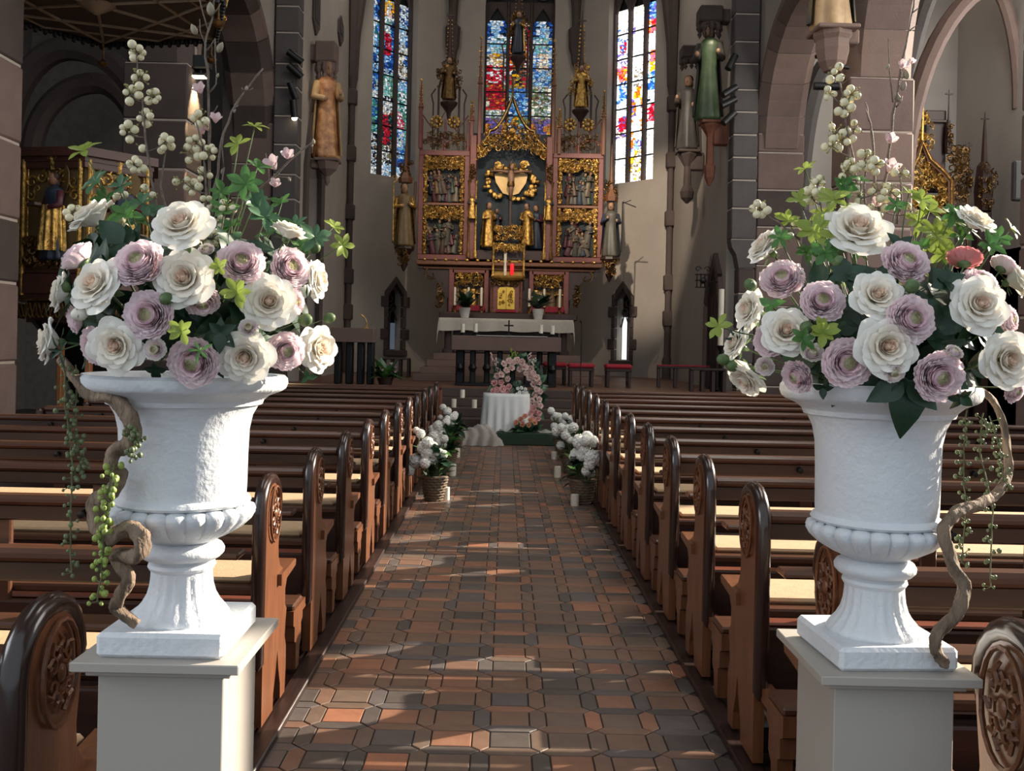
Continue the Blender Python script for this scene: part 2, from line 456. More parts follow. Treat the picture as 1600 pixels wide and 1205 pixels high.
def windowed(name, A, B, c, hw, sill, spr, rise, m, low=None, th=0.55):
    L = hypot(B[0]-A[0], B[1]-A[1])
    pcs = []
    if low:
        lc, lw, l0, l1 = low
        pcs += [[(0, 0), (lc-lw, 0), (lc-lw, sill), (0, sill)], [(lc+lw, 0), (L, 0), (L, sill), (lc+lw, sill)],
                [(lc-lw, 0), (lc+lw, 0), (lc+lw, l0), (lc-lw, l0)],
                [(lc-lw, sill), (lc-lw, l1-0.35), (lc, l1), (lc+lw, l1-0.35), (lc+lw, sill)]]
    else: pcs += [[(0, 0), (L, 0), (L, sill), (0, sill)]]
    pcs += [[(0, sill), (c-hw, sill), (c-hw, spr), (0, spr)], [(c+hw, sill), (L, sill), (L, spr), (c+hw, spr)]]
    top = arch_top(c, hw, spr, rise)
    h = len(top)//2
    pcs += [[(L, spr)]+top[:h+1]+[(c, ZT), (L, ZT)], [(0, ZT), (c, ZT)]+top[h:]+[(0, spr)]]
    return wall_poly(name, A, B, pcs, th, m)
SILL, WSPR, RISE = 6.15, 11.5, 1.6
apL, apR = (-4.30, 25.5), (4.38, 25.5); cL, cR = (-1.85, 28.0), (1.95, 28.0)
# walls run right > left so that the thickness points outwards (their normal: +Y side)
walls = {}
walls['left'] = windowed('wall_apse_left', apL, cL, 1.55, 0.78, SILL, WSPR, RISE, plaster, (1.72, 0.27, 1.35, 3.3))
walls['mid'] = windowed('wall_apse', cL, cR, 2.08, 1.02, SILL, WSPR, RISE, plaster)
walls['right'] = windowed('wall_apse_right', cR, apR, 1.95, 0.83, SILL, WSPR, RISE, plaster, (1.85, 0.27, 1.2, 3.3))
# straight choir walls
wall_poly('wall_choir_right', apR, (4.40, 19.3), [[(0, 0), (6.2, 0), (6.2, ZT), (0, ZT)]], 0.5, plaster)
dl = 6.2
wall_poly('wall_choir_left', (-4.22, 19.3), apL, [[(0, 0), (0.5, 0), (0.5, ZT), (0, ZT)], [(2.2, 0), (dl, 0), (dl, ZT), (2.2, ZT)],
          [(0.5, 5.2), (1.35, 7.0), (2.2, 5.2), (2.2, ZT), (0.5, ZT)]], 0.5, plaster)
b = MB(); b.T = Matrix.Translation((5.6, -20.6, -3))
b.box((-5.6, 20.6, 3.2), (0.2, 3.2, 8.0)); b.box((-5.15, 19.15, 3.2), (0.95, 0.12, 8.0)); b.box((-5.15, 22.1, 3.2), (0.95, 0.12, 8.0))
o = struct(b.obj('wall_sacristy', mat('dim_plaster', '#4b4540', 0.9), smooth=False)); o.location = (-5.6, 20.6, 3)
# stone surround of the sacristy arch
b = MB()
prev = None
arc = [(19.78, 0.75), (19.78, 5.2), (20.2, 6.15), (20.65, 7.0), (21.1, 6.15), (21.52, 5.2), (21.52, 0.75)]
b.tube([(-4.20, y, z) for y, z in arc], 0.09, 6); o = struct(b.obj('trim_40', stone_dark, smooth=False))
for nm, a, c_ in (('ceiling', (-11.3, 11.3), (-2.5, 29.5)),):
    struct(wbox(nm, a, c_, (ZT, ZT+0.3), mat('vault_plaster', '#8c857c', 0.9)))

# apse shafts with rings, capitals and rib bundles; corbels at the inner corners
def shaft(n, x, y, s):
    b = MB(); b.T = Matrix.Translation((-x, -y, 0))
    b.lathe([(0.13, 0.75), (0.13, 1.25), (0.085, 1.35), (0.085, 8.2), (0.11, 8.35), (0.15, 8.6)], 10, c=(x, y, 0))
    for z in (2.35, 3.3, 5.0, 6.55, 8.05): b.box((x, y, z), (0.25, 0.25, 0.42), 0, 0.03)
    for k, (dx, dy) in enumerate(((-s*1.0, -1.2), (-s*2.2, 1.0), (-s*0.5, -3.4), (-s*2.6, -0.8), (s*0.15, 2.0))):
        pts = []
        for i in range(9):
            t = i/8; pts.append((x+dx*(1-cos(t*pi/2)), y+dy*(1-cos(t*pi/2)), 8.5+5.9*sin(t*pi/2)))
        b.tube(pts, 0.14, 6)
    o = struct(b.obj('trim_%d' % n, stone_dark)); o.location = (x, y, 0)
shaft(41, -4.20, 25.45, -1); shaft(42, 4.28, 25.45, 1)
def corbel(n, x, y, s):
    b = MB(); b.T = Matrix.Translation((-x, -y, -10))
    b.lathe([(0.02, 9.6), (0.10, 9.75), (0.13, 10.0), (0.2, 10.2), (0.22, 10.75), (0.16, 10.8)], 8, c=(x, y, 0))
    for dx, dy in ((s*0.9, -3.5), (s*1.7, -1.5), (-s*0.8, -2.0)):
        pts = [(x+dx*(1-cos(i/8*pi/2)), y+dy*(1-cos(i/8*pi/2)), 10.7+3.7*sin(i/8*pi/2)) for i in range(9)]
        b.tube(pts, 0.11, 6)
    o = struct(b.obj('trim_%d' % n, stone_dark)); o.location = (x, y, 10)
corbel(43, -1.72, 27.85, 1); corbel(44, 1.85, 27.85, -1)

# ------------------------------------------------------------------ stained glass
gl = bpy.data.materials.new('stained_glass'); gl.use_nodes = True
nt = gl.node_tree; bs = nt.nodes['Principled BSDF']
at = nt.nodes.new('ShaderNodeAttribute'); at.attribute_name = 'Col'
nz = nt.nodes.new('ShaderNodeTexNoise'); nz.inputs['Scale'].default_value = 14; nz.inputs['Detail'].default_value = 3
tcg = nt.nodes.new('ShaderNodeTexCoord'); nt.links.new(tcg.outputs['Object'], nz.inputs['Vector'])
rmp = nt.nodes.new('ShaderNodeValToRGB'); rmp.color_ramp.elements[0].position = 0.35; rmp.color_ramp.elements[0].color = (0.35, 0.35, 0.35, 1)
rmp.color_ramp.elements[1].position = 0.65; nt.links.new(nz.outputs['Fac'], rmp.inputs[0])
mxg = nt.nodes.new('ShaderNodeMix'); mxg.data_type = 'RGBA'; mxg.blend_type = 'MULTIPLY'; mxg.inputs[0].default_value = 1
nt.links.new(at.outputs['Color'], mxg.inputs[6]); nt.links.new(rmp.outputs[0], mxg.inputs[7])
nt.links.new(mxg.outputs[2], bs.inputs['Emission Color']); bs.inputs['Emission Strength'].default_value = 1.0
nt.links.new(at.outputs['Color'], bs.inputs['Base Color']); bs.inputs['Roughness'].default_value = 0.2
lead = mat('lead_came', '#0c0c0e', 0.5, 0.3, var=0)

GC = {'W': '#e9eef2', 'w': '#b9c9d2', 'R': '#c4122b', 'r': '#8c1026', 'B': '#2a62b8', 'b': '#123a80', 'S': '#7fb9e6', 'T': '#6fb7b0', 't': '#2f7a77',
      'G': '#5b7d55', 'Y': '#f0b21c', 'O': '#d9701a', 'P': '#6f5aa8', 'K': '#1a2230', 'F': '#e6c2a6', 'N': '#7d6a50', 'Z': '#ffffff', 'C': '#f4edd6', 'M': '#c76a86'}
GL = {k: srgb(v) for k, v in GC.items()}
# per window and light: bands from top to bottom (share of height, half width of the figure, figure palette, ground palette)
DES = {
 'left': (1.0, [
  [(0.12, .3, 'SBW', 'bBK'), (0.2, .3, 'WSw', 'BSt'), (0.2, .32, 'BSb', 'wSK'), (0.05, .5, 'Ww', 'Ww'), (0.18, .3, 'TtB', 'bGT'), (0.2, .3, 'WwK', 'NKw'), (0.05, .5, 'WZ', 'W')],
  [(0.04, .5, 'Yw', 'YN'), (0.06, .26, 'FW', 'YOb'), (0.08, .35, 'TWw', 'bKB'), (0.12, .27, 'RRrrM', 'BbS'), (0.1, .4, 'BSwb', 'bB'), (0.13, .3, 'TWT', 'tTG'), (0.03, .5, 'KW', 'K'), (0.07, .28, 'FWw', 'Nrw'), (0.17, .3, 'RRrrK', 'KNt'), (0.1, .5, 'GNWK', 'KN'), (0.08, .5, 'WS', 'WS')],
  [(0.12, .4, 'Wwb', 'KWB'), (0.12, .4, 'wWS', 'wKB'), (0.2, .36, 'WwNC', 'BKw'), (0.05, .5, 'WS', 'SW'), (0.12, .35, 'TWt', 'TtW'), (0.1, .3, 'RWM', 'tGT'), (0.16, .35, 'WSwB', 'SBT'), (0.06, .5, 'BBb', 'B'), (0.07, .5, 'WSW', 'W')]]),
 'mid': (1.0, [
  [(0.10, .3, 'WS', 'bBK'), (0.1, .36, 'SWT', 'SBW'), (0.07, .26, 'FCY', 'NWw'), (0.1, .42, 'RWR', 'rRw'), (0.16, .46, 'RRrrO', 'rRGCN'), (0.05, .5, 'CGw', 'CW'), (0.03, .5, 'PN', 'PK'), (0.1, .3, 'PbP', 'OYO'), (0.05, .3, 'PO', 'YYO'), (0.24, .5, 'CWwNC', 'wCW')],
  [(0.12, .3, 'WMw', 'KRW'), (0.2, .3, 'NKO', 'RWO'), (0.08, .3, 'KNY', 'NR'), (0.16, .4, 'SBBS', 'TBW'), (0.05, .4, 'YG', 'SB'), (0.13, .25, 'BSB', 'NKW'), (0.26, .5, 'CWNw', 'NC')],
  [(0.10, .3, 'WS', 'bBK'), (0.1, .36, 'SWT', 'SBW'), (0.1, .3, 'CFw', 'SWB'), (0.1, .42, 'BSw', 'wNS'), (0.13, .46, 'CGwN', 'WGC'), (0.06, .5, 'CGw', 'CW'), (0.03, .5, 'PN', 'PK'), (0.1, .3, 'PbP', 'OYO'), (0.05, .3, 'PO', 'YYO'), (0.12, .5, 'CWwN', 'wCW'), (0.06, .3, 'RMR', 'CNW'), (0.07, .5, 'CWN', 'wC')]]),
 'right': (2.6, [
  [(0.1, .5, 'WZC', 'ZWC'), (0.07, .3, 'ZW', 'ZBW'), (0.07, .25, 'BRW', 'ZW'), (0.08, .3, 'ZWP', 'ZZP'), (0.08, .4, 'ORMY', 'ZMW'), (0.12, .4, 'BSWB', 'ZZS'), (0.08, .5, 'ZW', 'ZC'), (0.08, .36, 'RRrP', 'ZZK'), (0.04, .5, 'PNZ', 'Z'), (0.26, .5, 'ZZWC', 'ZZW')],
  [(0.06, .5, 'ZC', 'Z'), (0.1, .4, 'ZZC', 'PZW'), (0.18, .4, 'ZZW', 'ZZW'), (0.12, .4, 'ZWN', 'ZC'), (0.06, .22, 'OY', 'ZZ'), (0.1, .2, 'ZZ', 'OYP'), (0.13, .3, 'ZZW', 'OOZ'), (0.06, .4, 'SPZ', 'ZO'), (0.19, .5, 'ZZYNZ', 'ZW')],
  [(0.1, .4, 'BPS', 'bBZ'), (0.07, .4, 'RMO', 'ZO'), (0.1, .3, 'ZW', 'ZZ'), (0.07, .3, 'MRO', 'ZYB'), (0.05, .4, 'YZ', 'Z'), (0.1, .4, 'BSB', 'SZ'), (0.08, .5, 'ZWZ', 'ZK'), (0.09, .34, 'RRrM', 'ZZR'), (0.34, .5, 'ZZWC', 'ZZZW')]])}
def stained_window(n, key, c, hw, label=None):
    """window in the local frame (t, depth, z) of a wall; three lights, each of separate glass panels"""
    M = walls[key][1]; gain, lights = DES[key]
    root = bpy.data.objects.new('window_%d' % n, None); COL.objects.link(root); root['kind'] = 'structure'
    root.matrix_basis = M @ Matrix.Translation((c, 0.30, SILL)); root.empty_display_size = 0.1
    H = WSPR-SILL-0.35; lw = (2*hw-0.10-0.18)/3
    # stone: jambs, mullions, heads and tracery
    b = MB()
    for s in (-1, 1): b.box((s*(hw-0.025), 0, (H+0.4)/2), (0.06, 0.16, H+0.5), 0, 0.01)
    b.box((0, -0.02, -0.02), (2*hw, 0.3, 0.05), 0, 0.01)
    b.obj('window_frame', stone_dark, root, smooth=False)
    xs = [-hw+0.05+lw/2+i*(lw+0.09) for i in range(3)]
    for x in ((xs[0]+xs[1])/2, (xs[1]+xs[2])/2):
        m = MB(); m.prism([(-0.045, -0.02), (-0.02, -0.09), (0.02, -0.09), (0.045, -0.02), (0.045, 0.06), (-0.045, 0.06)], 0, H+0.5, 'z')
        o = m.obj('mullion', stone_dark, root, smooth=False); o.location = (x, 0, 0)
    t = MB()
    for x in xs:
        t.tube([(x-lw/2, 0, H-0.1), (x-lw*0.36, 0, H+0.12), (x, 0, H+0.36), (x+lw*0.36, 0, H+0.12), (x+lw/2, 0, H-0.1)], 0.045, 6)
        for s in (-1, 1): t.prism([(x, H+0.34), (x+s*lw/2, H-0.1), (x+s*lw*0.5, H+0.5), (x, H+0.5)], -0.03, 0.03, 'y')
    for x, z, r in ((xs[0], H+0.85, 0.25), (xs[1], H+0.9, 0.27), (xs[2], H+0.85, 0.25), (0, H+1.45, 0.25)):
        t.tube([(x+r*cos(a*pi/6), 0, z+r*sin(a*pi/6)) for a in range(12)], 0.05, 6, closed=True)
    t.obj('tracery', stone_dark, root, smooth=False)
    bk = MB(); bk.box((0, 0.075, (H+0.5)/2), (2*hw, 0.01, H+0.5)); bk.prism(arch_top(0, hw, H+0.35, RISE), 0.07, 0.08, 'y')
    bk.obj('lead_ground', lead, root, smooth=False)
    # tracery glass
    tg = MB(); rr = random.Random(n)
    for x, z, r in ((xs[0], H+0.85, 0.2), (xs[1], H+0.9, 0.22), (xs[2], H+0.85, 0.2), (0, H+1.45, 0.2)):
        for k in range(7):
            a = 2*pi*k/6; cx, cz, q = (x, z, r*0.42) if k == 6 else (x+r*0.66*cos(a), z+r*0.66*sin(a), r*0.3)
            col = [v*gain for v in GL[rr.choice('WMCBRS')]]
            tg._add([(cx+q*cos(i*pi/3), 0.06, cz+q*sin(i*pi/3)) for i in range(6)], [tuple(range(6))], 0, col)
    tg.obj('pane', gl, root, smooth=False, fix=False)
    rows = 7; rh = (H-0.05)/rows
    for li, x in enumerate(xs):
        bands = lights[li]; tot = sum(q[0] for q in bands)
        for r in range(rows):
            z0 = H-(r+1)*rh; b = MB(); nu, nv = 6, 13
            pt = {}
            for j in range(nv+1):
                for i in range(nu+1):
                    u = i/nu; v = j/nv
                    if 0 < i < nu: u += rr.uniform(-.07, .07)
                    if 0 < j < nv: v += rr.uniform(-.034, .034)
                    pt[i, j] = ((u-0.5)*(lw-0.012), v*(rh-0.03)+0.015)
            for j in range(nv):
                for i in range(nu):
                    q = [pt[i, j], pt[i+1, j], pt[i+1, j+1], pt[i, j+1]]
                    cx = sum(p[0] for p in q)/4; cz = sum(p[1] for p in q)/4
                    dn = 1-(z0+cz)/H; acc = 0; bd = bands[-1]
                    for bb in bands:
                        acc += bb[0]/tot
                        if dn <= acc: bd = bb; break
                    inside = abs(cx/lw+0.07*sin(dn*38+li)) < bd[1]*(0.86+0.22*sin(dn*61+2*li)+0.15*rr.random())
                    ch = rr.choice(bd[2] if inside else bd[3])
                    br = gain*rr.choice((0.55, 0.8, 1.0, 1.15))
                    if rr.random() < 0.08 and key != 'right': br *= 0.25
                    k = 0.86 if key != 'right' else 0.94
                    tri = rr.random()
                    polys = [q] if tri < 0.35 else ([[q[0], q[1], q[2]], [q[0], q[2], q[3]]] if tri < 0.68 else [[q[0], q[1], q[3]], [q[1], q[2], q[3]]])
                    for pi_, pg in enumerate(polys):
                        if pi_: ch = rr.choice(bd[2] if inside else bd[3]); br = gain*rr.choice((0.45, 0.8, 1.0, 1.15))
                        gx = sum(p[0] for p in pg)/len(pg); gz = sum(p[1] for p in pg)/len(pg)
                        b._add([(gx+(p[0]-gx)*k, 0.0, gz+(p[1]-gz)*k) for p in pg], [tuple(range(len(pg)))], 0, [v*br for v in GL[ch]])
            o = b.obj('pane', gl, root, smooth=False, fix=False); o.location = (x, 0.06, z0)
        for r in range(1, rows):
            s = MB(); s.box((0, 0, 0), (lw+0.02, 0.03, 0.035)); o = s.obj('saddle_bar', iron, root, smooth=False); o.location = (x, 0.04, H-r*rh)
stained_window(1, 'left', 1.55, 0.78)
stained_window(2, 'mid', 2.08, 1.02)
stained_window(3, 'right', 1.95, 0.83)
# small pointed niche windows below, with long-and-short quoins
def niche(n, key, c, z0, z1, bright):
    M = walls[key][1]; hw = 0.27
    root = bpy.data.objects.new('window_%d' % n, None); COL.objects.link(root); root['kind'] = 'structure'
    root.matrix_basis = M @ Matrix.Translation((c, 0.0, 0))
    for s in (-1, 1):
        z = z0; k = 0
        while z < z1-0.5:
            wd = 0.24 if k % 3 == 1 else 0.12; h = 0.30
            b = MB(); b.box((s*(hw+wd/2-0.01), 0.02, z+h/2), (wd, 0.14, h-0.012), 0, 0.015); b.obj('stone_block', stone_dark, root, smooth=False); z += h; k += 1
    zt = z
    for s in (-1, 1):
        b = MB(); b.prism([(s*(hw-0.01), zt), (s*(hw+0.11), zt), (s*(hw+0.11), z1-0.32), (0, z1+0.1), (0, z1-0.08), (s*(hw-0.01), z1-0.42)], -0.05, 0.1, 'y'); b.obj('stone_head', stone_dark, root, smooth=False)
    b = MB(); b.box((0, 0.0, z0-0.08), (0.78, 0.24, 0.16), 0, 0.02); b.obj('window_sill', stone_dark, root, smooth=False)
    b = MB(); H = z1-0.42-z0
    for i in range(5):
        for s in (-1, 1): b.tube([(s*0.13+0.1*cos(a*pi/4), 0.25, z1-0.75+0.1*sin(a*pi/4)) for a in range(8)], 0.02, 5, closed=True)
        break
    b.tube([(0.1*cos(a*pi/4), 0.25, z1-0.5+0.1*sin(a*pi/4)) for a in range(8)], 0.022, 5, closed=True)
    b.box((0, 0.25, z0+H*0.35), (0.05, 0.06, H*0.75), 0, 0.01)
    b.tube([(-0.25, 0.25, z0+H*0.55), (-0.13, 0.25, z0+H*0.8), (0, 0.25, z0+H*0.6), (0.13, 0.25, z0+H*0.8), (0.25, 0.25, z0+H*0.55)], 0.025, 5)
    b.obj('tracery', stone_dark, root, smooth=False)
    for s in (-1, 1):
        b = MB(); hh = H*0.72 if bright else H*0.5
        b._add([(s*0.145-0.105, 0.3, z0+0.02), (s*0.145+0.105, 0.3, z0+0.02), (s*0.145+0.105, 0.3, z0+hh), (s*0.145-0.105, 0.3, z0+hh)], [(0, 1, 2, 3)])
        b.obj('pane', mat('bright_pane', '#dfe6ee', 0.3, emit='#e8eef4', estr=1.3 if bright else 0.13) if bright else mat('dim_pane', '#566070', 0.3, emit='#7c8798', estr=0.28), root, smooth=False, fix=False)
    b = MB(); b.box((0, 0.36, z0+(z1-z0)/2), (0.6, 0.02, z1-z0)); b.obj('backing', lead, root, smooth=False)
niche(4, 'left', 1.72, 1.35, 3.3, False)
niche(5, 'right', 1.85, 1.2, 3.3, True)

# ------------------------------------------------------------------ side aisles
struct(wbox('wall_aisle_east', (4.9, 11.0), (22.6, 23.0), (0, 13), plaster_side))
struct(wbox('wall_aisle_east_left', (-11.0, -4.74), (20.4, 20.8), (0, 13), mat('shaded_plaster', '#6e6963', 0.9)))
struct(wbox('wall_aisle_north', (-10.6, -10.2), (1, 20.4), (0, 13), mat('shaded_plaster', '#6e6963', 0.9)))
struct(wbox('wall_choir_aisle', (4.95, 5.3), (19.4, 22.6), (0, 13), plaster_side))
# outer south wall with its tall windows (off frame to the right: they let the sun in)
ys = [(-2.5, 3.4), (4.9, 5.5), (8.0, 8.5), (11.0, 11.6), (14.0, 14.6), (17.2, 23)]
b = MB()
for a, c_ in ys: b.box((10.75, (a+c_)/2, 6.5), (0.5, c_-a, 13))
b.box((10.75, 10.2, 1.9), (0.5, 25.5, 3.8)); b.box((10.75, 10.2, 11.6), (0.5, 25.5, 3.4))
struct(b.obj('wall_south', plaster_side, smooth=False))
# transverse rib and wall ribs seen through the arcade on the right
def ribs(n, pts, r, m, joints=False):
    b = MB(); b.tube(pts, r, 8); return struct(b.obj('trim_%d' % n, m, smooth=True))
def arc_pts(A, B, k=12):
    """quarter pointed rise from spring A to apex B"""
    return [Vector((lerp(A[0], B[0], 1-cos(i/k*pi/2)), lerp(A[1], B[1], 1-cos(i/k*pi/2)), lerp(A[2], B[2], sin(i/k*pi/2)))) for i in range(k+1)]
a1 = arc_pts(P(1412, 300, 17.0), P(1580, -30, 17.0)); ribs(50, a1+[P(1700, 330, 17.0)][:0], 0.16, stone_red)
a2 = arc_pts(P(1395, 350, 18.0), P(1500, -60, 18.0)); ribs(51, a2, 0.17, stone_grey)
a3 = arc_pts(P(1592, 170, 20.0), P(1530, -40, 20.0)); ribs(52, a3, 0.13, stone_red)
a4 = arc_pts(P(1247, 330, 19.8), P(1300, 100, 19.8)); ribs(53, a4, 0.22, stone_grey)
b = MB(); p = P(1250, 330, 19.8); b.box((p.x, 19.8, p.z/2), (0.42, 0.42, p.z), 0, 0.04); struct(b.obj('trim_54', stone_grey, smooth=False))
b = MB(); p = P(1404, 325, 17.5); b.box((p.x, 17.5, p.z/2), (0.5, 0.5, p.z), 0, 0.06); struct(b.obj('trim_55', stone_red, smooth=False))
# dim arches of the left aisle
a5 = arc_pts(P(8, 235, 15.5), P(110, 75, 15.5)); ribs(56, a5+arc_pts(P(235, 235, 15.5), P(110, 75, 15.5))[::-1], 0.2, stone_dark)
a6 = arc_pts(P(50, 240, 18), P(150, 130, 18)); ribs(57, a6+arc_pts(P(235, 300, 18), P(150, 130, 18))[::-1], 0.2, stone_dark)
# slit openings in the north choir wall
for k, (px, y0, y1) in enumerate(((472, -30, 62), (516, 30, 78))):
    Yw = 20.6 if k == 0 else 23.8
    z0 = EYE+(PY-y1)*Yw/F; z1 = EYE+(PY-y0)*Yw/F
    xw = -4.22-0.013*(Yw-19.3)
    b = MB(); b.T = Matrix.Translation((-xw, -Yw, -z0))
    b.prism([(Yw-0.34, z0+0.25), (Yw, z0), (Yw+0.34, z0+0.25), (Yw+0.34, z1-0.2), (Yw, z1), (Yw-0.34, z1-0.2)], xw, xw+0.05, 'x')
    o = struct(b.obj('window_%d' % (6+k), stone_dark, smooth=False)); o.location = (xw, Yw, z0)
    b = MB(); b.T = Matrix.Translation((-xw, -Yw, -z0)); b.prism([(Yw-0.2, z0+0.3), (Yw+0.2, z0+0.3), (Yw+0.2, z1-0.25), (Yw-0.2, z1-0.25)], xw+0.05, xw+0.06, 'x')
    b.obj('pane', mat('brown_pane', '#2c1f1a', 0.3), o, smooth=False)

# small stained window glimpsed in the north aisle
wn = bpy.data.objects.new('window_8', None); COL.objects.link(wn); wn['kind'] = 'structure'; wn.location = P(298, 285, 20.3)
rr = random.Random(77)
for i in range(2):
    for j in range(4):
        b = MB(); 
        for u in range(4):
            for v in range(4):
                x0, z0 = -0.16+0.16*i+0.038*u, -0.62+0.31*j+0.072*v
                b._add([(x0, 0, z0), (x0+.034, 0, z0), (x0+.034, 0, z0+.066), (x0, 0, z0+.066)], [(0, 1, 2, 3)], 0, [k*0.8 for k in GL[rr.choice('BSWR' if j > 1 else 'RRWM')]])
        b.obj('pane', gl, wn, smooth=False, fix=False)
b = MB(); b.tube([(-.19, 0, -.66), (.19, 0, -.66), (.19, 0, .55), (0, 0, .8), (-.19, 0, .55)], .035, 6, closed=True); b.box((0, .03, 0), (.36, .02, 1.3)); b.obj('window_frame', stone_dark, wn, smooth=False)

# pointed stone doorway at the end of the right choir wall
dr = bpy.data.objects.new('door_1', None); COL.objects.link(dr); dr['kind'] = 'structure'; dr.location = (4.395, 20.2, 0.752)
arc = [(-.62, 0), (-.62, 1.75), (-.45, 2.25), (0, 2.72), (.45, 2.25), (.62, 1.75), (.62, 0)]
for k in range(6):
    (y0, z0), (y1, z1) = arc[k], arc[k+1]; d = Vector((0, y1-y0, z1-z0)); n_ = Vector((0, -d.z, d.y)).normalized()*0.17
    b = MB(); b.prism([(y0, z0), (y1, z1), (y1+n_.y, z1+n_.z), (y0+n_.y, z0+n_.z)], -0.09, 0.05, 'x'); b.obj('stone_block', stone_red if k % 2 else stone_dark, dr, smooth=False)
b = MB(); b.prism(arc, -0.02, 0.0, 'x'); b.obj('door_leaf', mat('dark_door', '#241a16', .5, var=.2, stretch=(1, 8, 1)), dr, smooth=False)
for k in range(4): b = MB(); b.box((-.03, -.45+.3*k, 1.0), (.02, .27, 1.9), 0, .006); b.obj('door_plank', mat('dark_door', '#241a16', .5), dr, smooth=False)
# ------------------------------------------------------------------ pews
oak_end = mat('pew_oak', '#6a4129', 0.34, var=0.25, scale=5, stretch=(6, 6, 0.8), bump=0.06, bscale=20, coat=0.25)
oak_dark = mat('pew_oak_dark', '#35211a', 0.34, var=0.28, scale=5, stretch=(0.7, 7, 7), bump=0.06, bscale=20, coat=0.25)
oak_rail = mat('pew_rail_oak', '#4e3122', 0.33, var=0.22, scale=5, stretch=(0.7, 7, 7), bump=0.05, coat=0.2)
oak_edge = mat('pew_edge_oak', '#2c1b16', 0.24, var=0.25, scale=5, stretch=(6, 6, 1), coat=0.4)
carve_m = mat('pew_carving', '#6b432b', 0.35, var=0.3, scale=20, bump=0.2)
pad_m = mat('seat_pad', '#b99c7a', 0.85, var=0.08, scale=20, bump=0.15, bscale=120)
kneel_m = mat('kneeler_leather', '#6e3b2a', 0.35, var=0.2, scale=8, bump=0.05)
def pew_meshes(s):
    """s = outward direction from the aisle; local origin on the floor under the top of the aisle end"""
    D = {}
    T = 0.052
    arc = [(0.13*cos(pi-i*pi/10), 0.905+0.13*sin(pi-i*pi/10)) for i in range(11)]
    front = [(0.128, 0.86), (0.118, 0.80), (0.106, 0.73), (0.112, 0.675), (0.145, 0.63), (0.20, 0.605), (0.27, 0.59), (0.30, 0.565), (0.275, 0.53), (0.25, 0.50), (0.252, 0.43), (0.285, 0.40), (0.27, 0.35), (0.258, 0.28), (0.285, 0.23), (0.29, 0.13), (0.275, 0.02),
             (0.19, 0.02), (0.185, 0.09), (0.15, 0.17), (0.125, 0.26), (0.10, 0.17), (0.065, 0.09), (0.06, 0.02), (-0.13, 0.02)]
    pts = arc+front
    def inset(k):
        cy, cz = 0.03, 0.55
        return pts
    b = MB(); b.prism(pts, 0.006*s, s*(T-0.006), 'x')
    # aisle face a little smaller: a raised field with a bevelled edge
    D['end'] = b.mesh('pew_end', oak_end, smooth=False)
    b = MB()
    b.tube([(s*T/2, -0.14, 0.26), (s*T/2, -0.145, 0.29)]+[(s*T/2, y-0.012 if i < 5 else y, z) for i, (y, z) in enumerate(arc)]+[(s*T/2, 0.128, 0.82)],
           [0.010, 0.029]+[0.029]*3+[0.028]*8+[0.012], 10)
    D['moulding'] = b.mesh('edge_moulding', oak_edge)
    # rosette in an oval
    b = MB(); x = -s*0.004
    b.tube([(x, 0.005+0.083*cos(a*pi/9), 0.885+0.118*sin(a*pi/9)) for a in range(18)], 0.006, 5, closed=True)
    rr = random.Random(3)
    for k in range(9):
        a = k*2*pi/9; c = (x, 0.005+0.042*cos(a), 0.885+0.062*sin(a))
        curl(b, c, 0.026, 1.1, a, 1 if k % 2 else -1, 0.0055, 7, 'x', 0, 0, 4)
    b.sph((x, 0.005, 0.885), (0.008, 0.018, 0.022), 8, 5)
    D['rosette'] = b.mesh('carved_rosette', carve_m)
    L = 3.62 if s > 0 else 3.22
    def bar(y, z, sy, sz, m, nm, x0=T, x1=L, bev=0.008, tilt=0.0):
        q = MB(); q.T = Matrix.Translation((s*(x0+x1)/2, y, z)) @ Matrix.Rotation(tilt, 4, 'X')
        q.box((0, 0, 0), (x1-x0, sy, sz), 0, bev); return q.mesh(nm, m, smooth=False)
    D['seat'] = bar(0.17, 0.555, 0.40, 0.035, oak_rail, 'seat', 0.02)
    D['pad'] = bar(0.21, 0.584, 0.33, 0.024, pad_m, 'seat_pad', 0.10, L-0.1, 0.010)
    D['backrest'] = bar(-0.07, 0.885, 0.024, 0.07, oak_dark, 'backrest', tilt=0.04)
    D['top_rail'] = bar(-0.07, 0.94, 0.085, 0.042, oak_rail, 'top_rail', bev=0.014)
    D['shelf'] = bar(-0.115, 0.735, 0.115, 0.026, oak_rail, 'book_shelf', 0.10, L-0.1)
    D['skirt'] = bar(-0.055, 0.36, 0.022, 0.30, oak_dark, 'lower_panel')
    D['plinth'] = bar(-0.02, 0.075, 0.05, 0.11, oak_edge, 'base_rail')
    D['kneeler'] = bar(-0.36, 0.335, 0.19, 0.03, oak_rail, 'kneeler_board', 0.02, L-0.1)
    D['kpad'] = bar(-0.36, 0.358, 0.15, 0.02, kneel_m, 'kneeler_pad', 0.2, L-0.2)
    q = MB(); q.prism([(-0.46, 0.32), (-0.26, 0.32), (-0.26, 0.24), (-0.29, 0.22), (-0.285, 0.14), (-0.32, 0.11), (-0.335, 0.02), (-0.40, 0.02), (-0.40, 0.15), (-0.43, 0.165), (-0.43, 0.235), (-0.46, 0.25)], s*0.02, s*0.075, 'x')
    q.box((s*0.05, -0.19, 0.29), (0.05, 0.14, 0.05))
    D['bracket'] = q.mesh('kneeler_bracket', oak_end, smooth=False)
    q = MB(); q.box((0, -0.04, 0.24), (0.07, 0.045, 0.44), 0, 0.006); q.box((0, -0.045, 0.66), (0.08, 0.03, 0.48), 0, 0.006)
    D['post'] = q.mesh('support_post', oak_rail, smooth=False)
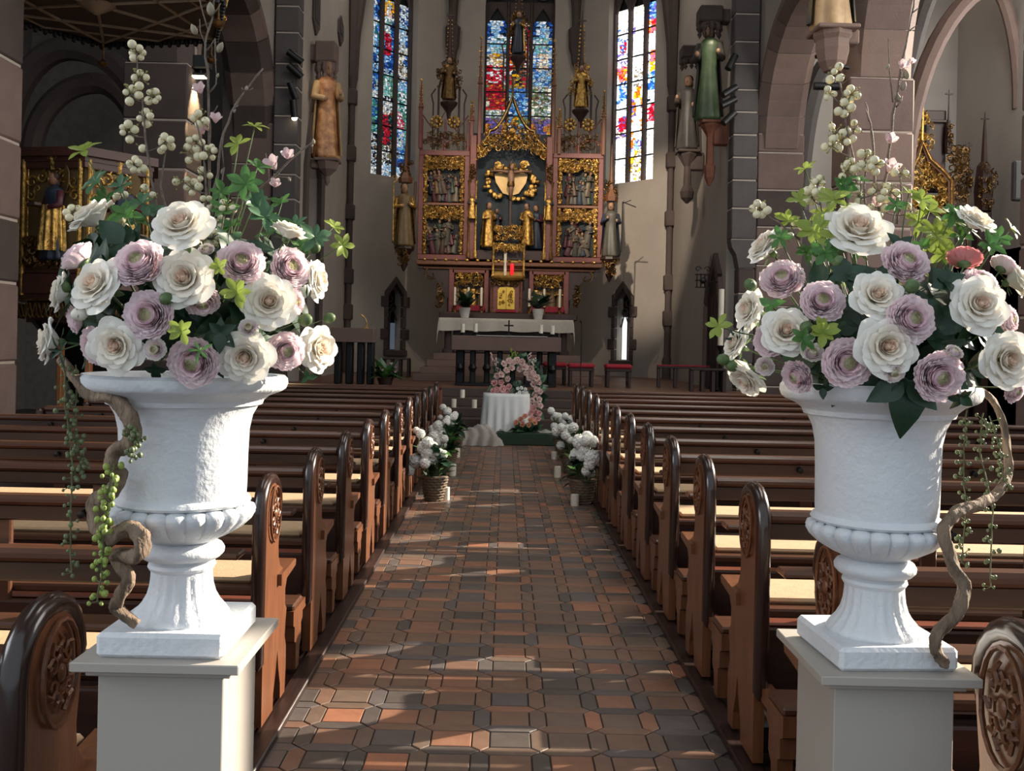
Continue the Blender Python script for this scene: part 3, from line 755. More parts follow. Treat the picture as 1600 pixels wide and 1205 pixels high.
    q = MB(); q.box((s*(L+0.03), 0.03, 0.48), (0.06, 0.34, 0.92), 0, 0.02); D['wallend'] = q.mesh('outer_end', oak_dark, smooth=False)
    q = MB(); q.prism([(0.10, 0.60), (0.36, 0.612), (0.38, 0.60), (0.37, 0.578), (0.10, 0.55)], -s*0.012, s*0.07, 'x')
    D['arm'] = q.mesh('seat_bracket', oak_end, smooth=False)
    q = MB(); q.lathe([(0.004, 0), (0.018, 0.004), (0.012, 0.02), (0.016, 0.035), (0.004, 0.04)], 8)
    D['knob'] = q.mesh('hook', iron)
    return D
PEW = {-1: pew_meshes(-1), 1: pew_meshes(1)}
def pew(s, x, y, label, group):
    D = PEW[s]; t = thing('pew', label, 'pew', (x, y, 0.022), 0, group)
    if s < 0: t.scale.z = 0.965
    for k, nm in (('seat', 'seat'), ('pad', 'seat_pad'), ('backrest', 'backrest'), ('top_rail', 'top_rail'), ('shelf', 'book_shelf'), ('skirt', 'lower_panel'), ('plinth', 'base_rail'),
                  ('kpad', 'kneeler_pad'), ('wallend', 'outer_end'), ('arm', 'seat_bracket')):
        put(nm, D[k], t)
    e = put('pew_end', D['end'], t); put('edge_moulding', D['moulding'], e); put('carved_rosette', D['rosette'], e)
    k = put('kneeler_board', D['kneeler'], t); put('kneeler_bracket', D['bracket'], k)
    for dx in (1.1, 2.2): put('support_post', D['post'], t, Matrix.Translation((s*dx, 0, 0)))
    for dx in (0.75, 1.75, 2.7): put('hook', D['knob'], t, Matrix.Translation((s*dx, -0.083, 0.885)) @ Matrix.Rotation(pi/2, 4, 'X'))
    return t
NP = 13
for k in range(NP):
    for s in (-1, 1):
        y = (2.05+0.96*k) if s < 0 else (1.87+0.935*k)
        sd = 'left' if s < 0 else 'right'
        if k == 0: lb = 'carved oak pew nearest the viewer, beside the white pedestal on the %s' % sd
        elif k == NP-1: lb = 'carved oak pew at the very front of the %s block, nearest the altar steps' % sd
        else: lb = 'carved oak pew, %s row counted from the viewer in the %s block' % (ORD[k], sd)
        t = pew(s, -0.94 if s < 0 else (0.988 if k == 0 else 0.955), y, lb, 'oak pews in the %s block' % sd)
        if s > 0 and k == 1:       # the iron clamp on the second end of the right block
            h = MB(); h.tube([(-0.01, 0.02, 0.70), (-0.03, 0.02, 0.69), (-0.03, -0.02, 0.745), (-0.035, -0.07, 0.76)], 0.013, 8)
            h.box((-0.012, 0.03, 0.69), (0.02, 0.035, 0.09), 0, 0.006); h.sph((-0.035, 0.03, 0.68), 0.014, 8, 6)
            h.box((-0.04, -0.105, 0.765), (0.035, 0.09, 0.032), 0, 0.006)
            h.obj('iron_clamp', iron, t)
# front screens of the two blocks (panelled desk before the first row)
for s in (-1, 1):
    x = -0.94 if s < 0 else 0.98; y = (2.05+0.96*NP) if s < 0 else (1.87+0.935*NP)
    y -= 0.15
    sd = 'left' if s < 0 else 'right'
    t = thing('prayer_desk', 'dark panelled oak desk standing before the front pew of the %s block' % sd, 'desk', (x, y, 0.022))
    b = MB(); b.box((s*1.85 if s > 0 else -1.65, 0, 0.44), (3.6 if s > 0 else 3.2, 0.05, 0.86), 0, 0.01); b.obj('panel_board', oak_dark, t, smooth=False)
    b = MB(); b.box((s*1.85 if s > 0 else -1.65, -0.03, 0.90), (3.74 if s > 0 else 3.34, 0.22, 0.04), 0, 0.012); b.obj('desk_top', oak_rail, t, smooth=False)
    for i in range(5):
        b = MB(); b.box((s*(0.35+i*(0.74 if s > 0 else .65)), -0.03, 0.45), (0.55, 0.012, 0.62), 0, 0.01); b.obj('panel', oak_end, t, smooth=False)
    b = MB(); b.box((s*0.03, 0, 0.46), (0.07, 0.16, 0.92), 0, 0.02); b.obj('corner_post', oak_end, t, smooth=False)
# ------------------------------------------------------------------ pedestals and urns
white_ped = mat('pedestal_paint', '#aca59c', 0.5, var=0.02, scale=3)
white_urn = mat('urn_plaster', '#dadde1', 0.55, var=0.03, scale=12, bump=0.22, bscale=70)
vine_m = mat('vine_bark', '#7d6a58', 0.85, var=0.45, scale=30, stretch=(1, 1, 0.25), bump=0.9, bscale=60)
trail_m = mat('string_of_pearls', '#66704a', 0.5, var=0.25, scale=20)
def pedestal(cx, cy, w, top, label):
    t = thing('pedestal', label, 'pedestal', (cx, cy, 0.0))
    b = MB(); b.box((0, 0, top-0.0095), (w, w, 0.019), 0, 0.002); b.obj('top_plate', white_ped, t, smooth=False)
    b = MB(); b.box((0, 0, top-0.019-0.007), (w*0.865, w*0.865, 0.014), 0, 0.002); b.obj('top_moulding', white_ped, t, smooth=False)
    b = MB(); b.box((0, 0, (top-0.033)/2+0.03), (w*0.755, w*0.755, top-0.033-0.06), 0, 0.002); b.obj('shaft', white_ped, t, smooth=False)
    b = MB(); b.box((0, 0, 0.03), (w*0.9, w*0.9, 0.06), 0, 0.004); b.obj('foot_plate', white_ped, t, smooth=False)
    return t
ZM = [(0, 0), (0.049, 0.049), (0.160, 0.150), (0.185, 0.174), (0.219, 0.206), (0.2955, 0.287), (0.325, 0.318), (0.482, 0.520), (0.507, 0.552)]
def zm(z):
    for (a, b_), (c, d) in zip(ZM, ZM[1:]):
        if z <= c: return b_+(d-b_)*(z-a)/(c-a)
    return z+0.045
def urn(cx, cy, z, label, rz, tall=0.0):
    t = thing('urn', label, 'urn', (cx, cy, z), rz)
    b = MB(); b.box((0, 0, 0.0245), (0.25, 0.25, 0.049), 0, 0.008)
    b.obj('plinth', white_urn, t, smooth=False)
    fl = lambda a, z_: 1+0.055*(abs(sin(a*10))-0.55)*min(1, max(0, (0.135-(z_-0.049))/0.05))*min(1, (z_-0.045)/0.02)
    prof = [(0.099, 0.046), (0.097, 0.056), (0.089, 0.068), (0.077, 0.084), (0.068, 0.102), (0.063, 0.122), (0.061, 0.145), (0.061, 0.160), (0.060, 0.165)]
    b = MB(); b.lathe(prof, 80, mod=fl); b.obj('fluted_foot', white_urn, t, smooth='all')
    b = MB(); b.lathe([(0.055, 0.158), (0.064, 0.160), (0.068, 0.167), (0.066, 0.174), (0.060, 0.177), (0.062, 0.182), (0.076, 0.185), (0.084, 0.194), (0.085, 0.203), (0.080, 0.212), (0.068, 0.219), (0.06, 0.222)], 40); b.obj('collar', white_urn, t)
    # bowl with separate gadroon lobes
    b = MB(); b.lathe([(0.05, 0.220), (0.066, 0.222), (0.088, 0.233), (0.110, 0.250), (0.122, 0.268), (0.126, 0.283), (0.122, 0.292)], 40); b.obj('bowl', white_urn, t)
    lobe = MB(); n = 9
    prf = [(0.066, 0.2225), (0.088, 0.231), (0.112, 0.246), (0.129, 0.264), (0.136, 0.279), (0.134, 0.290), (0.122, 0.2955)]
    wd = [0.009, 0.0145, 0.0175, 0.0195, 0.0205, 0.0180, 0.006]
    pts = [(r-0.004, 0, z_) for r, z_ in prf]
    vs = []; 
    for (r, z_), w_ in zip(prf, wd):
        for j in range(n):
            a = -pi/2+pi*j/(n-1); vs.append((r-0.006+cos(a)*w_*0.85, sin(a)*w_, z_+cos(a)*w_*0.12*(0.275-z_)/0.02))
    fs = [(i*n+j, i*n+j+1, (i+1)*n+j+1, (i+1)*n+j) for i in range(len(prf)-1) for j in range(n-1)]
    lobe._add(vs, fs); lm = lobe.mesh('gadroon', white_urn, smooth='all')
    for k in range(22): put('gadroon', lm, t, Matrix.Rotation(2*pi*(k+0.25)/22, 4, 'Z'))
    b = MB(); b.lathe([(0.118, 0.292), (0.132, 0.295), (0.1365, 0.300), (0.133, 0.306), (0.126, 0.311), (0.127, 0.325), (0.128, 0.38), (0.130, 0.42), (0.136, 0.442), (0.150, 0.462), (0.172, 0.475), (0.196, 0.482),
                      (0.203, 0.486), (0.207, 0.494), (0.206, 0.502), (0.200, 0.507), (0.185, 0.506), (0.165, 0.48), (0.155, 0.46)], 56)
    b.obj('body', white_urn, t)
    b = MB(); b.lathe([(0.001, 0.50), (0.12, 0.497), (0.178, 0.49)], 24, cap=False); b.obj('moss', mat('moss_soil', '#20281a', 0.95), t)
    done = set()
    for ch in t.children:
        if ch.data.name in done: continue
        done.add(ch.data.name)
        for v in ch.data.vertices:
            v.co.z = zm(v.co.z)
            if v.co.z > 0.318: v.co.z += tall*(v.co.z-0.318)/0.234
    return t
LX, LY, RX, RY = -0.6615, 2.0025, 0.8115, 2.09
pedestal(LX, LY, 0.325, 0.971, 'white square pedestal standing left of the aisle'); pedestal(RX, RY, 0.325, 0.945, 'white square pedestal standing right of the aisle')
urn(LX-0.0, LY-0.01, 0.971, 'chipped white classical urn on the left pedestal', 0.0); urn(RX, RY-0.005, 0.945, 'smooth white classical urn on the right pedestal', 0.06, 0.034)

def vine(pts, r, label, seed):
    """a twisted liana: world points, thickness per point"""
    rr = random.Random(seed); pts = [Vector(p) for p in pts]
    # Catmull-Rom refinement
    out = []; rad = []
    for i in range(len(pts)-1):
        p0, p1, p2, p3 = pts[max(i-1, 0)], pts[i], pts[i+1], pts[min(i+2, len(pts)-1)]
        for k in range(8):
            t = k/8
            out.append(0.5*((2*p1)+(p2-p0)*t+(2*p0-5*p1+4*p2-p3)*t*t+(-p0+3*p1-3*p2+p3)*t**3)); rad.append(lerp(r[i], r[i+1], t))
    out.append(pts[-1]); rad.append(r[-1])
    base = out[-1].copy(); b = MB(); b.T = Matrix.Translation(-base)
    n = 12; k0 = len(b.v)
    b.tube(out, rad, n)
    for i in range(len(out)):
        c = out[i]-base
        for j in range(n):
            v = Vector(b.v[i*n+j]); d = v-c
            f = 1+0.22*sin(3*(2*pi*j/n)+i*0.55)+rr.uniform(-.07, .07); b.v[i*n+j] = tuple(c+d*f)
    o = b.obj('vine_branch', vine_m, smooth='all'); o.location = base
    return tag(o, label, 'branch')
def PP(px, py, dY, side): return P(px, py, (LY if side < 0 else RY)+dY)
vine([PP(95, 560, -0.1, -1), PP(135, 612, -0.14, -1), PP(175, 622, -0.17, -1), PP(202, 650, -0.19, -1), PP(205, 690, -0.19, -1), PP(180, 705, -0.17, -1), PP(176, 730, -0.16, -1), PP(190, 745, -0.15, -1), PP(170, 770, -0.15, -1), PP(148, 790, -0.15, -1), PP(155, 822, -0.16, -1), PP(170, 843, -0.17, -1),
      PP(200, 825, -0.18, -1), PP(220, 838, -0.19, -1), PP(215, 868, -0.20, -1), PP(180, 870, -0.14, -1), PP(200, 900, -0.16, -1), PP(187, 935, -0.14, -1), PP(180, 950, -0.125, -1), PP(215, 975, -0.112, -1)],
     [.008, .012, .014, .015, .015, .014, .012, .012, .015, .016, .016, .014, .014, .016, .014, .012, .0125, .012, .012, .010], 'thick twisted brown vine winding down the left side of the left urn', 1)
vine([PP(1505, 598, 0.0, 1), PP(1535, 612, 0.0, 1), PP(1560, 640, 0.02, 1), PP(1572, 690, 0.02, 1), PP(1575, 735, 0.0, 1), PP(1560, 770, -0.04, 1), PP(1530, 787, -0.08, 1), PP(1490, 805, -0.12, 1), PP(1475, 835, -0.14, 1), PP(1488, 880, -0.14, 1), PP(1505, 915, -0.14, 1), PP(1500, 950, -0.15, 1), PP(1470, 985, -0.15, 1), PP(1460, 1008, -0.15, 1), PP(1470, 1028, -0.145, 1), PP(1477, 1040, -0.14, 1)],
     [.006, .007, .007, .008, .009, .010, .012, .012, .012, .012, .013, .013, .012, .011, .011, .010], 'grey brown vine curling down the right side of the right urn', 2)
def trail(pts, label, seed, bead=0.0046, mcol=None):
    rr = random.Random(seed); base = Vector(pts[0])
    t = thing('trailing_vine', label, 'trailing plant', base)
    b = MB(); b.T = Matrix.Translation(-base); q = MB(); q.T = b.T
    fine = []
    for i in range(len(pts)-1):
        for k in range(6): fine.append(Vector(pts[i]).lerp(Vector(pts[i+1]), k/6)+Vector((jit(.002), jit(.002), 0)))
    fine.append(Vector(pts[-1])); b.tube(fine, 0.0016, 5)
    for p in fine[1:]:
        for k in range(rr.choice((2, 3, 3, 4))):
            d = Vector((rr.uniform(-1, 1), rr.uniform(-1, 1), rr.uniform(-.7, .3))).normalized()*rr.uniform(0.008, 0.018)
            b.tube([p, p+d], 0.0009, 3); s = bead*rr.uniform(0.55, 1.15); q.sph(p+d, (s, s, s*1.15), 7, 5)
    b.obj('stem', mat('trail_stem', '#5d6140', 0.7), t); o = q.obj('beads', mcol or trail_m, t); o['kind'] = 'stuff'
    return t
trail_g = mat('string_of_pearls_fresh', '#8fa04e', 0.5, var=0.2)
trail([PP(100, 560, -0.12, -1), PP(102, 640, -0.14, -1), PP(114, 720, -0.14, -1), PP(110, 800, -0.14, -1), PP(112, 895, -0.14, -1)], 'longest beaded green trail hanging left of the left urn', 3)
trail([PP(120, 570, -0.12, -1), PP(118, 650, -0.13, -1), PP(122, 700, -0.13, -1), PP(128, 735, -0.13, -1)], 'short beaded green trail hanging beside the longest one, left urn', 4)
trail([PP(178, 725, -0.19, -1), PP(168, 770, -0.19, -1), PP(163, 830, -0.19, -1), PP(160, 880, -0.18, -1), PP(152, 940, -0.18, -1)], 'bright green beaded trail hanging from the twisted vine, left urn', 5, 0.006, trail_g)
trail([PP(195, 665, -0.21, -1), PP(214, 680, -0.21, -1), PP(205, 715, -0.2, -1)], 'tiny beaded sprig clinging to the top of the twisted vine', 6, 0.005)
trail([PP(1510, 640, -0.06, 1), PP(1506, 720, -0.06, 1), PP(1508, 800, -0.06, 1), PP(1502, 880, -0.06, 1)], 'beaded green trail hanging nearest the body of the right urn', 7)
trail([PP(1535, 645, -0.05, 1), PP(1532, 700, -0.05, 1), PP(1550, 800, -0.06, 1), PP(1548, 918, -0.06, 1)], 'longest beaded green trail at the right of the right urn', 8)
trail([PP(1545, 650, -0.02, 1), PP(1562, 700, -0.02, 1), PP(1570, 760, -0.03, 1)], 'short beaded green trail at the outer right of the right urn', 9)
# ------------------------------------------------------------------ flowers of the two urns
pet_out = mat('rose_petal_outer', '#f6f3ea', 0.55, var=0.03, scale=14, trans=0.22, sheen=0.15)
pet_mid = mat('rose_petal_cream', '#f6eee0', 0.55, var=0.03, scale=14, trans=0.22)
pet_in = mat('rose_petal_blush', '#f3dcc8', 0.55, var=0.05, scale=14, trans=0.2)
ran_out = mat('ranunculus_petal', '#f8e6ea', 0.55, var=0.04, scale=14, trans=0.32, sheen=0.15)
ran_mid = mat('ranunculus_petal_pale', '#f9ebee', 0.55, var=0.04, scale=14, trans=0.3)
ran_in = mat('ranunculus_petal_pink', '#f6e0e5', 0.55, var=0.04, scale=14, trans=0.3)
ran_c = mat('ranunculus_heart', '#ddd8b8', 0.55, var=0.12, scale=20, trans=0.15)
coral = mat('coral_petal', '#e59a98', 0.5, var=0.06, scale=14, trans=0.45)
blush_b = mat('blossom_petal', '#e8cfd0', 0.5, var=0.06, scale=14, trans=0.35)
leaf_y = mat('leaf_yellow_green', '#93a548', 0.42, var=0.15, scale=18, trans=0.38)
leaf_g = mat('leaf_mid_green', '#4d7a3a', 0.38, var=0.18, scale=18, trans=0.28)
leaf_b = mat('leaf_blue_green', '#456a48', 0.40, var=0.18, scale=18, trans=0.22)
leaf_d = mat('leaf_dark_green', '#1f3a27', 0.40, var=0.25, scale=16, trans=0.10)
sepal_m = mat('sepal_green', '#5d7448', 0.5, var=0.2, scale=20, trans=0.15)
stem_m = mat('flower_stem', '#4f6038', 0.6, var=0.2)
twig_m = mat('twig_bark', '#6f6257', 0.8, var=0.3, scale=60, bump=0.3)
berry_m = mat('snowberry', '#e0d7b4', 0.35, var=0.06, scale=30)
bstalk = mat('berry_stalk', '#8a8a52', 0.6, var=0.2)

def petal(rb, rt, zb, zt, half, roll, tip, ruff, seed, nu=7, nv=6, cup=1.0, pw=0.7):
    """one petal around the +Z axis, its middle at angle 0; rb/zb base, rt/zt lip"""
    rr = random.Random(seed); ph = rr.uniform(0, 6)
    def f(u, v):
        a = (u-0.5)*2
        wid = half*(0.35+0.65*sin(min(1, v*1.25)*pi/2))*(1 if v < 0.75 else (1-0.35*((v-0.75)/0.25)**2))
        th = a*wid
        r = lerp(rb, rt, v**pw); z = lerp(zb, zt, v**(0.85*cup))
        e = max(0, (v-0.62)/0.38)
        z -= roll*e*e*(0.55+0.6*abs(a)); r += roll*0.7*e*e
        r += tip*(1-abs(a)**1.3)*e; z -= 0.10*abs(a)**2.2*v*(zt-zb)
        wv = ruff*sin(a*5+ph)*e
        z += wv; r += ruff*0.7*sin(a*7+ph*2)*e
        r *= 1-0.05*abs(a)
        return (r*cos(th), r*sin(th), z)
    b = MB(); b.grid(f, nu, nv); return b
def rose_proto(var):
    """rose of diameter 1 about the +Z axis: meshes of petals by layer and its heart"""
    R = random.Random(var); D = {'layers': []}
    spec = [(0.06, 0.45, -0.26, 0.06, 0.86, 0.10, 0.085, 0.010, pet_out), (0.06, 0.41, -0.24, 0.12, 0.84, 0.09, 0.07, 0.010, pet_out), (0.06, 0.36, -0.22, 0.165, 0.84, 0.075, 0.05, 0.010, pet_out),
            (0.06, 0.315, -0.2, 0.195, 0.86, 0.06, 0.035, 0.008, pet_mid), (0.05, 0.24, -0.15, 0.225, 0.95, 0.035, 0.012, 0.006, pet_mid)]
    for i, (rb, rt, zb, zt, h, ro, tp, ru, m) in enumerate(spec):
        D['layers'].append([petal(rb, rt, zb, zt, h, ro, tp, ru, var*10+i*3+k).mesh('petal', m, smooth='all', fix=False) for k in range(2)])
    b = MB()
    for i in range(14):
        t = i/13; r = lerp(0.185, 0.03, t)
        q = petal(r*0.6, r, -0.1, lerp(0.22, 0.20, t)+R.uniform(-.012, .012), 1.0, 0.012, 0.0, 0.004, var*50+i, 6, 4)
        M = Matrix.Rotation(i*2.4+R.uniform(-.2, .2), 4, 'Z')
        b._add([M @ Vector(p) for p in q.v], q.f, 0 if t < 0.35 else 1)
    b.sph((0, 0, 0.05), (0.075, 0.075, 0.085), 9, 6, 1)
    D['heart'] = b.mesh('heart', [pet_mid, pet_in], smooth='all', fix=False)
    b = MB()
    for k in range(5):
        a = 2*pi*k/5; q = petal(0.05, 0.3, -0.28, -0.30, 0.28, 0.02, 0.12, 0, k, 4, 5)
        M = Matrix.Rotation(a, 4, 'Z'); b._add([M @ Vector(p) for p in q.v], q.f)
    b.lathe([(0.01, -0.42), (0.09, -0.36), (0.1, -0.27), (0.06, -0.22)], 10)
    D['sepals'] = b.mesh('sepals', sepal_m, smooth='all', fix=False)
    return D
ROSE = [rose_proto(i+1) for i in range(4)]
def ran_proto(var, mo, mm, mi, mc):
    R = random.Random(100+var); D = {}
    def ring(rt, n, h, off, ruff):
        b = MB(); zt = 0.255*(1-(rt/0.52)**2)**0.8-0.03
        for k in range(n):
            q = petal(0.04, rt*R.uniform(0.96, 1.05), -0.30, zt+R.uniform(-.022, .022), h*R.uniform(.9, 1.1), 0.028*(rt/0.5), 0.0, ruff, var*100+k+int(rt*1000), 8, 6, 1.0, 0.42)
            M = Matrix.Rotation(off+2*pi*k/n+R.uniform(-.2, .2), 4, 'Z'); b._add([M @ Vector(p) for p in q.v], q.f, 0)
        return b
    def join(rs, nm, m):
        b = MB()
        for q in rs: b._add(q.v, q.f, 0)
        return b.mesh(nm, m, smooth='all', fix=False)
    D['outer_petals'] = join([ring(0.49, 9, 0.46, 0, .016), ring(0.46, 9, 0.46, 0.4, .016), ring(0.43, 8, .5, .1, .015)], 'outer_petals', mo)
    D['middle_petals'] = join([ring(0.395, 8, 0.5, 0.1, .014), ring(0.36, 8, 0.5, 0.5, .013), ring(0.325, 7, 0.75, 0.2, .012), ring(.288, 7, .8, .6, .011)], 'middle_petals', mm)
    D['inner_petals'] = join([ring(0.25, 6, 0.95, 0.3, .009), ring(0.218, 6, 0.95, 0.0, .008), ring(0.188, 5, 1.1, 0.4, .006)], 'inner_petals', mi)
    b = MB(); b.lathe([(0.16, -0.1), (0.16, 0.06), (0.13, 0.10), (0.07, 0.115), (0.001, 0.12)], 18, 0)
    for ri, (r, n, mi_) in enumerate(((0.168, 5, 1), (0.142, 5, 1), (0.116, 4, 0), (0.090, 4, 0), (0.064, 3, 0), (0.036, 3, 0))):
        for k in range(n):
            q = petal(r+0.012, r*R.uniform(.92, 1.0), 0.04, R.uniform(.148, .165)+0.004*ri, pi/n*1.25, -0.012, 0, 0.004, k+ri*7, 6, 4)
            M = Matrix.Rotation(ri*0.7+2*pi*k/n, 4, 'Z'); b._add([M @ Vector(p) for p in q.v], q.f, mi_)
    D['heart'] = b.mesh('heart', [mc, mi], smooth='all', fix=False)
    b = MB(); b.lathe([(0.01, -0.4), (0.08, -0.33), (0.2, -0.27), (0.05, -0.2)], 10); D['sepals'] = b.mesh('sepals', sepal_m, smooth='all', fix=False)
    return D
RAN = [ran_proto(i+1, ran_out, ran_mid, ran_in, ran_c) for i in range(3)]
CORAL = ran_proto(9, coral, coral, coral, coral)
CREAMBUD = ran_proto(11, pet_out, ran_mid, pet_mid, ran_c)
def bud_mesh(g):
    b = MB(); b.lathe([(0.02, -0.5), (0.2, -0.46), (0.38, -0.25), (0.44, 0.0), (0.36, 0.28), (0.18, 0.45), (0.02, 0.5)], 14, 1 if g else 0)
    for k in range(5):
        q = petal(0.1, 0.40, -0.52, 0.22, 0.62, -0.03, 0, 0, k, 5, 5); M = Matrix.Rotation(2*pi*k/5, 4, 'Z'); b._add([M @ Vector(p)*1.04 for p in q.v], q.f, 1)
    return b.mesh('bud', [pet_mid, sepal_m], smooth='all', fix=False)
BUD = bud_mesh(False); BUDG = bud_mesh(True)

BC = {-1: Vector((LX+0.0, LY-0.01, 1.645)), 1: Vector((RX+0.015, RY-0.01, 1.60))}
RAD = (0.315, 0.26, 0.26)
def on_dome(px, py, side, k=1.0):
    """point on the bouquet's dome seen at that pixel, and its outward direction"""
    c = BC[side]; Y = c.y
    for _ in range(4):
        p = P(px, py, Y); q = ((p.x-c.x)/RAD[0])**2+((p.z-c.z)/RAD[2])**2
        Y = c.y-RAD[1]*k*sqrt(max(0.0, 1-q))
    p = P(px, py, Y); d = p-c
    n = Vector((d.x/RAD[0]**2, d.y/RAD[1]**2, d.z/RAD[2]**2)).normalized()
    return p, n
def orient(p, n, size, spin):
    return Matrix.Translation(p) @ n.to_track_quat('Z', 'Y').to_matrix().to_4x4() @ Matrix.Rotation(spin, 4, 'Z') @ Matrix.Scale(size, 4)
def face_dir(p, n, face, view=0.45):
    if face is not None: return Vector(face).normalized()
    v = (Vector((0, 0, EYE))-p).normalized()
    return (n+v*view+Vector((0, 0, 0.12))).normalized()
def stem_to(root, p, c, size):
    """a stem from the flower back into the urn, in the flower's own frame"""
    t = Vector((c.x+(p.x-c.x)*0.25, c.y+(p.y-c.y)*0.25, c.z-0.08))
    M = root.matrix_basis.inverted(); a = Vector((0, 0, -0.36)); e = M @ t
    mid = a.lerp(e, 0.5)+Vector((0, 0, -0.2))
    b = MB(); b.tube([a, mid, e], 0.03, 5); b.obj('stem', stem_m, root, smooth='all')
def add_rose(px, py, d, side, label, face=None, k=1.0):
    p, n = on_dome(px, py, side, k)
    if py < 365: p = P(px, py, p.y-0.09)
    n = face_dir(p, n, face); size = d*p.y/F*1.02
    t = thing('rose', label, 'rose', (0, 0, 0), 0, 'cream roses of the %s urn' % ('left' if side < 0 else 'right'))
    t.matrix_basis = orient(p-n*size*0.05, n, size, random.uniform(0, 6))
    D = random.choice(ROSE)
    for li, (ms, cnt) in enumerate(zip(D['layers'], (5, 5, 5, 5, 5))):
        for i in range(cnt):
            s = random.uniform(0.94, 1.05)
            put('petal', random.choice(ms), t, Matrix.Rotation(li*0.63+2*pi*i/cnt+jit(.12), 4, 'Z') @ Matrix.Rotation(jit(.06), 4, 'Y') @ Matrix.Scale(s, 4))
    put('heart', D['heart'], t); put('sepals', D['sepals'], t); stem_to(t, p, BC[side], size)
    return t
def add_ran(px, py, d, side, label, face=None, k=1.0, proto=None, nm='ranunculus', cat='ranunculus', grp=None):
    p, n = on_dome(px, py, side, k); n = face_dir(p, n, face); size = d*p.y/F*1.02
    t = thing(nm, label, cat, (0, 0, 0), 0, grp or 'lilac ranunculus of the %s urn' % ('left' if side < 0 else 'right'))
    t.matrix_basis = orient(p-n*size*0.05, n, size, random.uniform(0, 6))
    D = proto or random.choice(RAN)
    for q in ('outer_petals', 'middle_petals', 'inner_petals', 'heart', 'sepals'): put(q, D[q], t)
    stem_to(t, p, BC[side], size)
    return t
def add_bud(px, py, d, side, label, face=None, k=1.0):
    p, n = on_dome(px, py, side, k); n = face_dir(p, n, face, 0.1); size = d*p.y/F
    t = thing('flower_bud', label, 'bud', (0, 0, 0), 0, 'buds of the %s urn' % ('left' if side < 0 else 'right'))
    t.matrix_basis = orient(p, n, size, random.uniform(0, 6)); put('bud', BUDG if 'green' in label else BUD, t); stem_to(t, p, BC[side], size)
L_, R_ = -1, 1
for a in [
 (282, 347, 88, L_, 'large cream rose crowning the left bouquet', (0.0, -0.8, 0.55)),
 (140, 333, 74, L_, 'white rose seen from its side at the upper left of the left bouquet', (-0.55, -0.25, 0.8)),
 (147, 443, 84, L_, 'full cream rose at the left of the left bouquet, below the side-on lilac flower', (-0.35, -0.85, 0.4)),
 (287, 434, 88, L_, 'cream rose with blush heart in the very middle of the left bouquet', (-0.05, -0.97, 0.2)),
 (420, 471, 80, L_, 'cream rose with peach heart at the right centre of the left bouquet', (0.25, -0.95, 0.1)),
 (180, 540, 80, L_, 'cream rose above the left end of the left urn rim', (-0.05, -0.97, -0.1)),
 (383, 558, 80, L_, 'lowest cream rose of the left bouquet, hanging over the urn rim', (0.1, -0.95, -0.2)),
 (452, 357, 52, L_, 'small white rose seen from its side at the upper right of the left bouquet', (0.3, 0.1, 0.95)),
 (498, 437, 60, L_, 'white rose turned away to the right, at the right edge of the left bouquet', (0.9, -0.15, 0.1)),
 (500, 545, 70, L_, 'cream rose in profile at the lower right edge of the left bouquet', (0.85, -0.55, 0.0)),
 (70, 532, 66, L_, 'white rose in profile at the far left edge of the left bouquet', (-0.9, -0.4, 0.1)),
 (90, 455, 58, L_, 'white rose half hidden behind the full cream rose, left edge of the left bouquet', (-0.9, -0.3, 0.2)),
 (1342, 355, 94, R_, 'largest cream rose, crowning the right bouquet', (-0.05, -0.75, 0.6)),
 (1192, 382, 62, R_, 'white rose in profile at the upper left edge of the right bouquet', (-0.75, -0.2, 0.6)),
 (1168, 483, 62, R_, 'white rose in profile at the middle left edge of the right bouquet', (-0.9, -0.3, 0.2)),
 (1147, 536, 50, R_, 'half-open white rose at the far left of the right bouquet', (-0.85, -0.2, 0.4)),
 (1163, 594, 60, R_, 'drooping white rose at the lower left of the right bouquet', (-0.6, -0.35, -0.6)),
 (1228, 517, 74, R_, 'cream rose with peach heart at the left centre of the right bouquet', (-0.2, -0.9, 0.3)),
 (1372, 460, 74, R_, 'cream rose behind the lilac flower in the middle of the right bouquet', (-0.05, -0.9, 0.4)),
 (1387, 541, 86, R_, 'large cream rose at the lower middle of the right bouquet', (-0.05, -1.0, 0.05)),
 (1532, 475, 84, R_, 'large cream rose at the right of the right bouquet, upper of two', (0.0, -0.95, 0.25)),
 (1577, 563, 84, R_, 'cream rose cut by the right edge of the photo, lower of two', (0.15, -0.97, 0.0)),
 (1527, 340, 62, R_, 'shaded white rose at the upper right of the right bouquet', (0.35, -0.5, 0.7)),
 (1592, 435, 56, R_, 'pale rose behind the upper large rose at the right edge', (0.85, -0.3, 0.4)),
]: add_rose(*a)
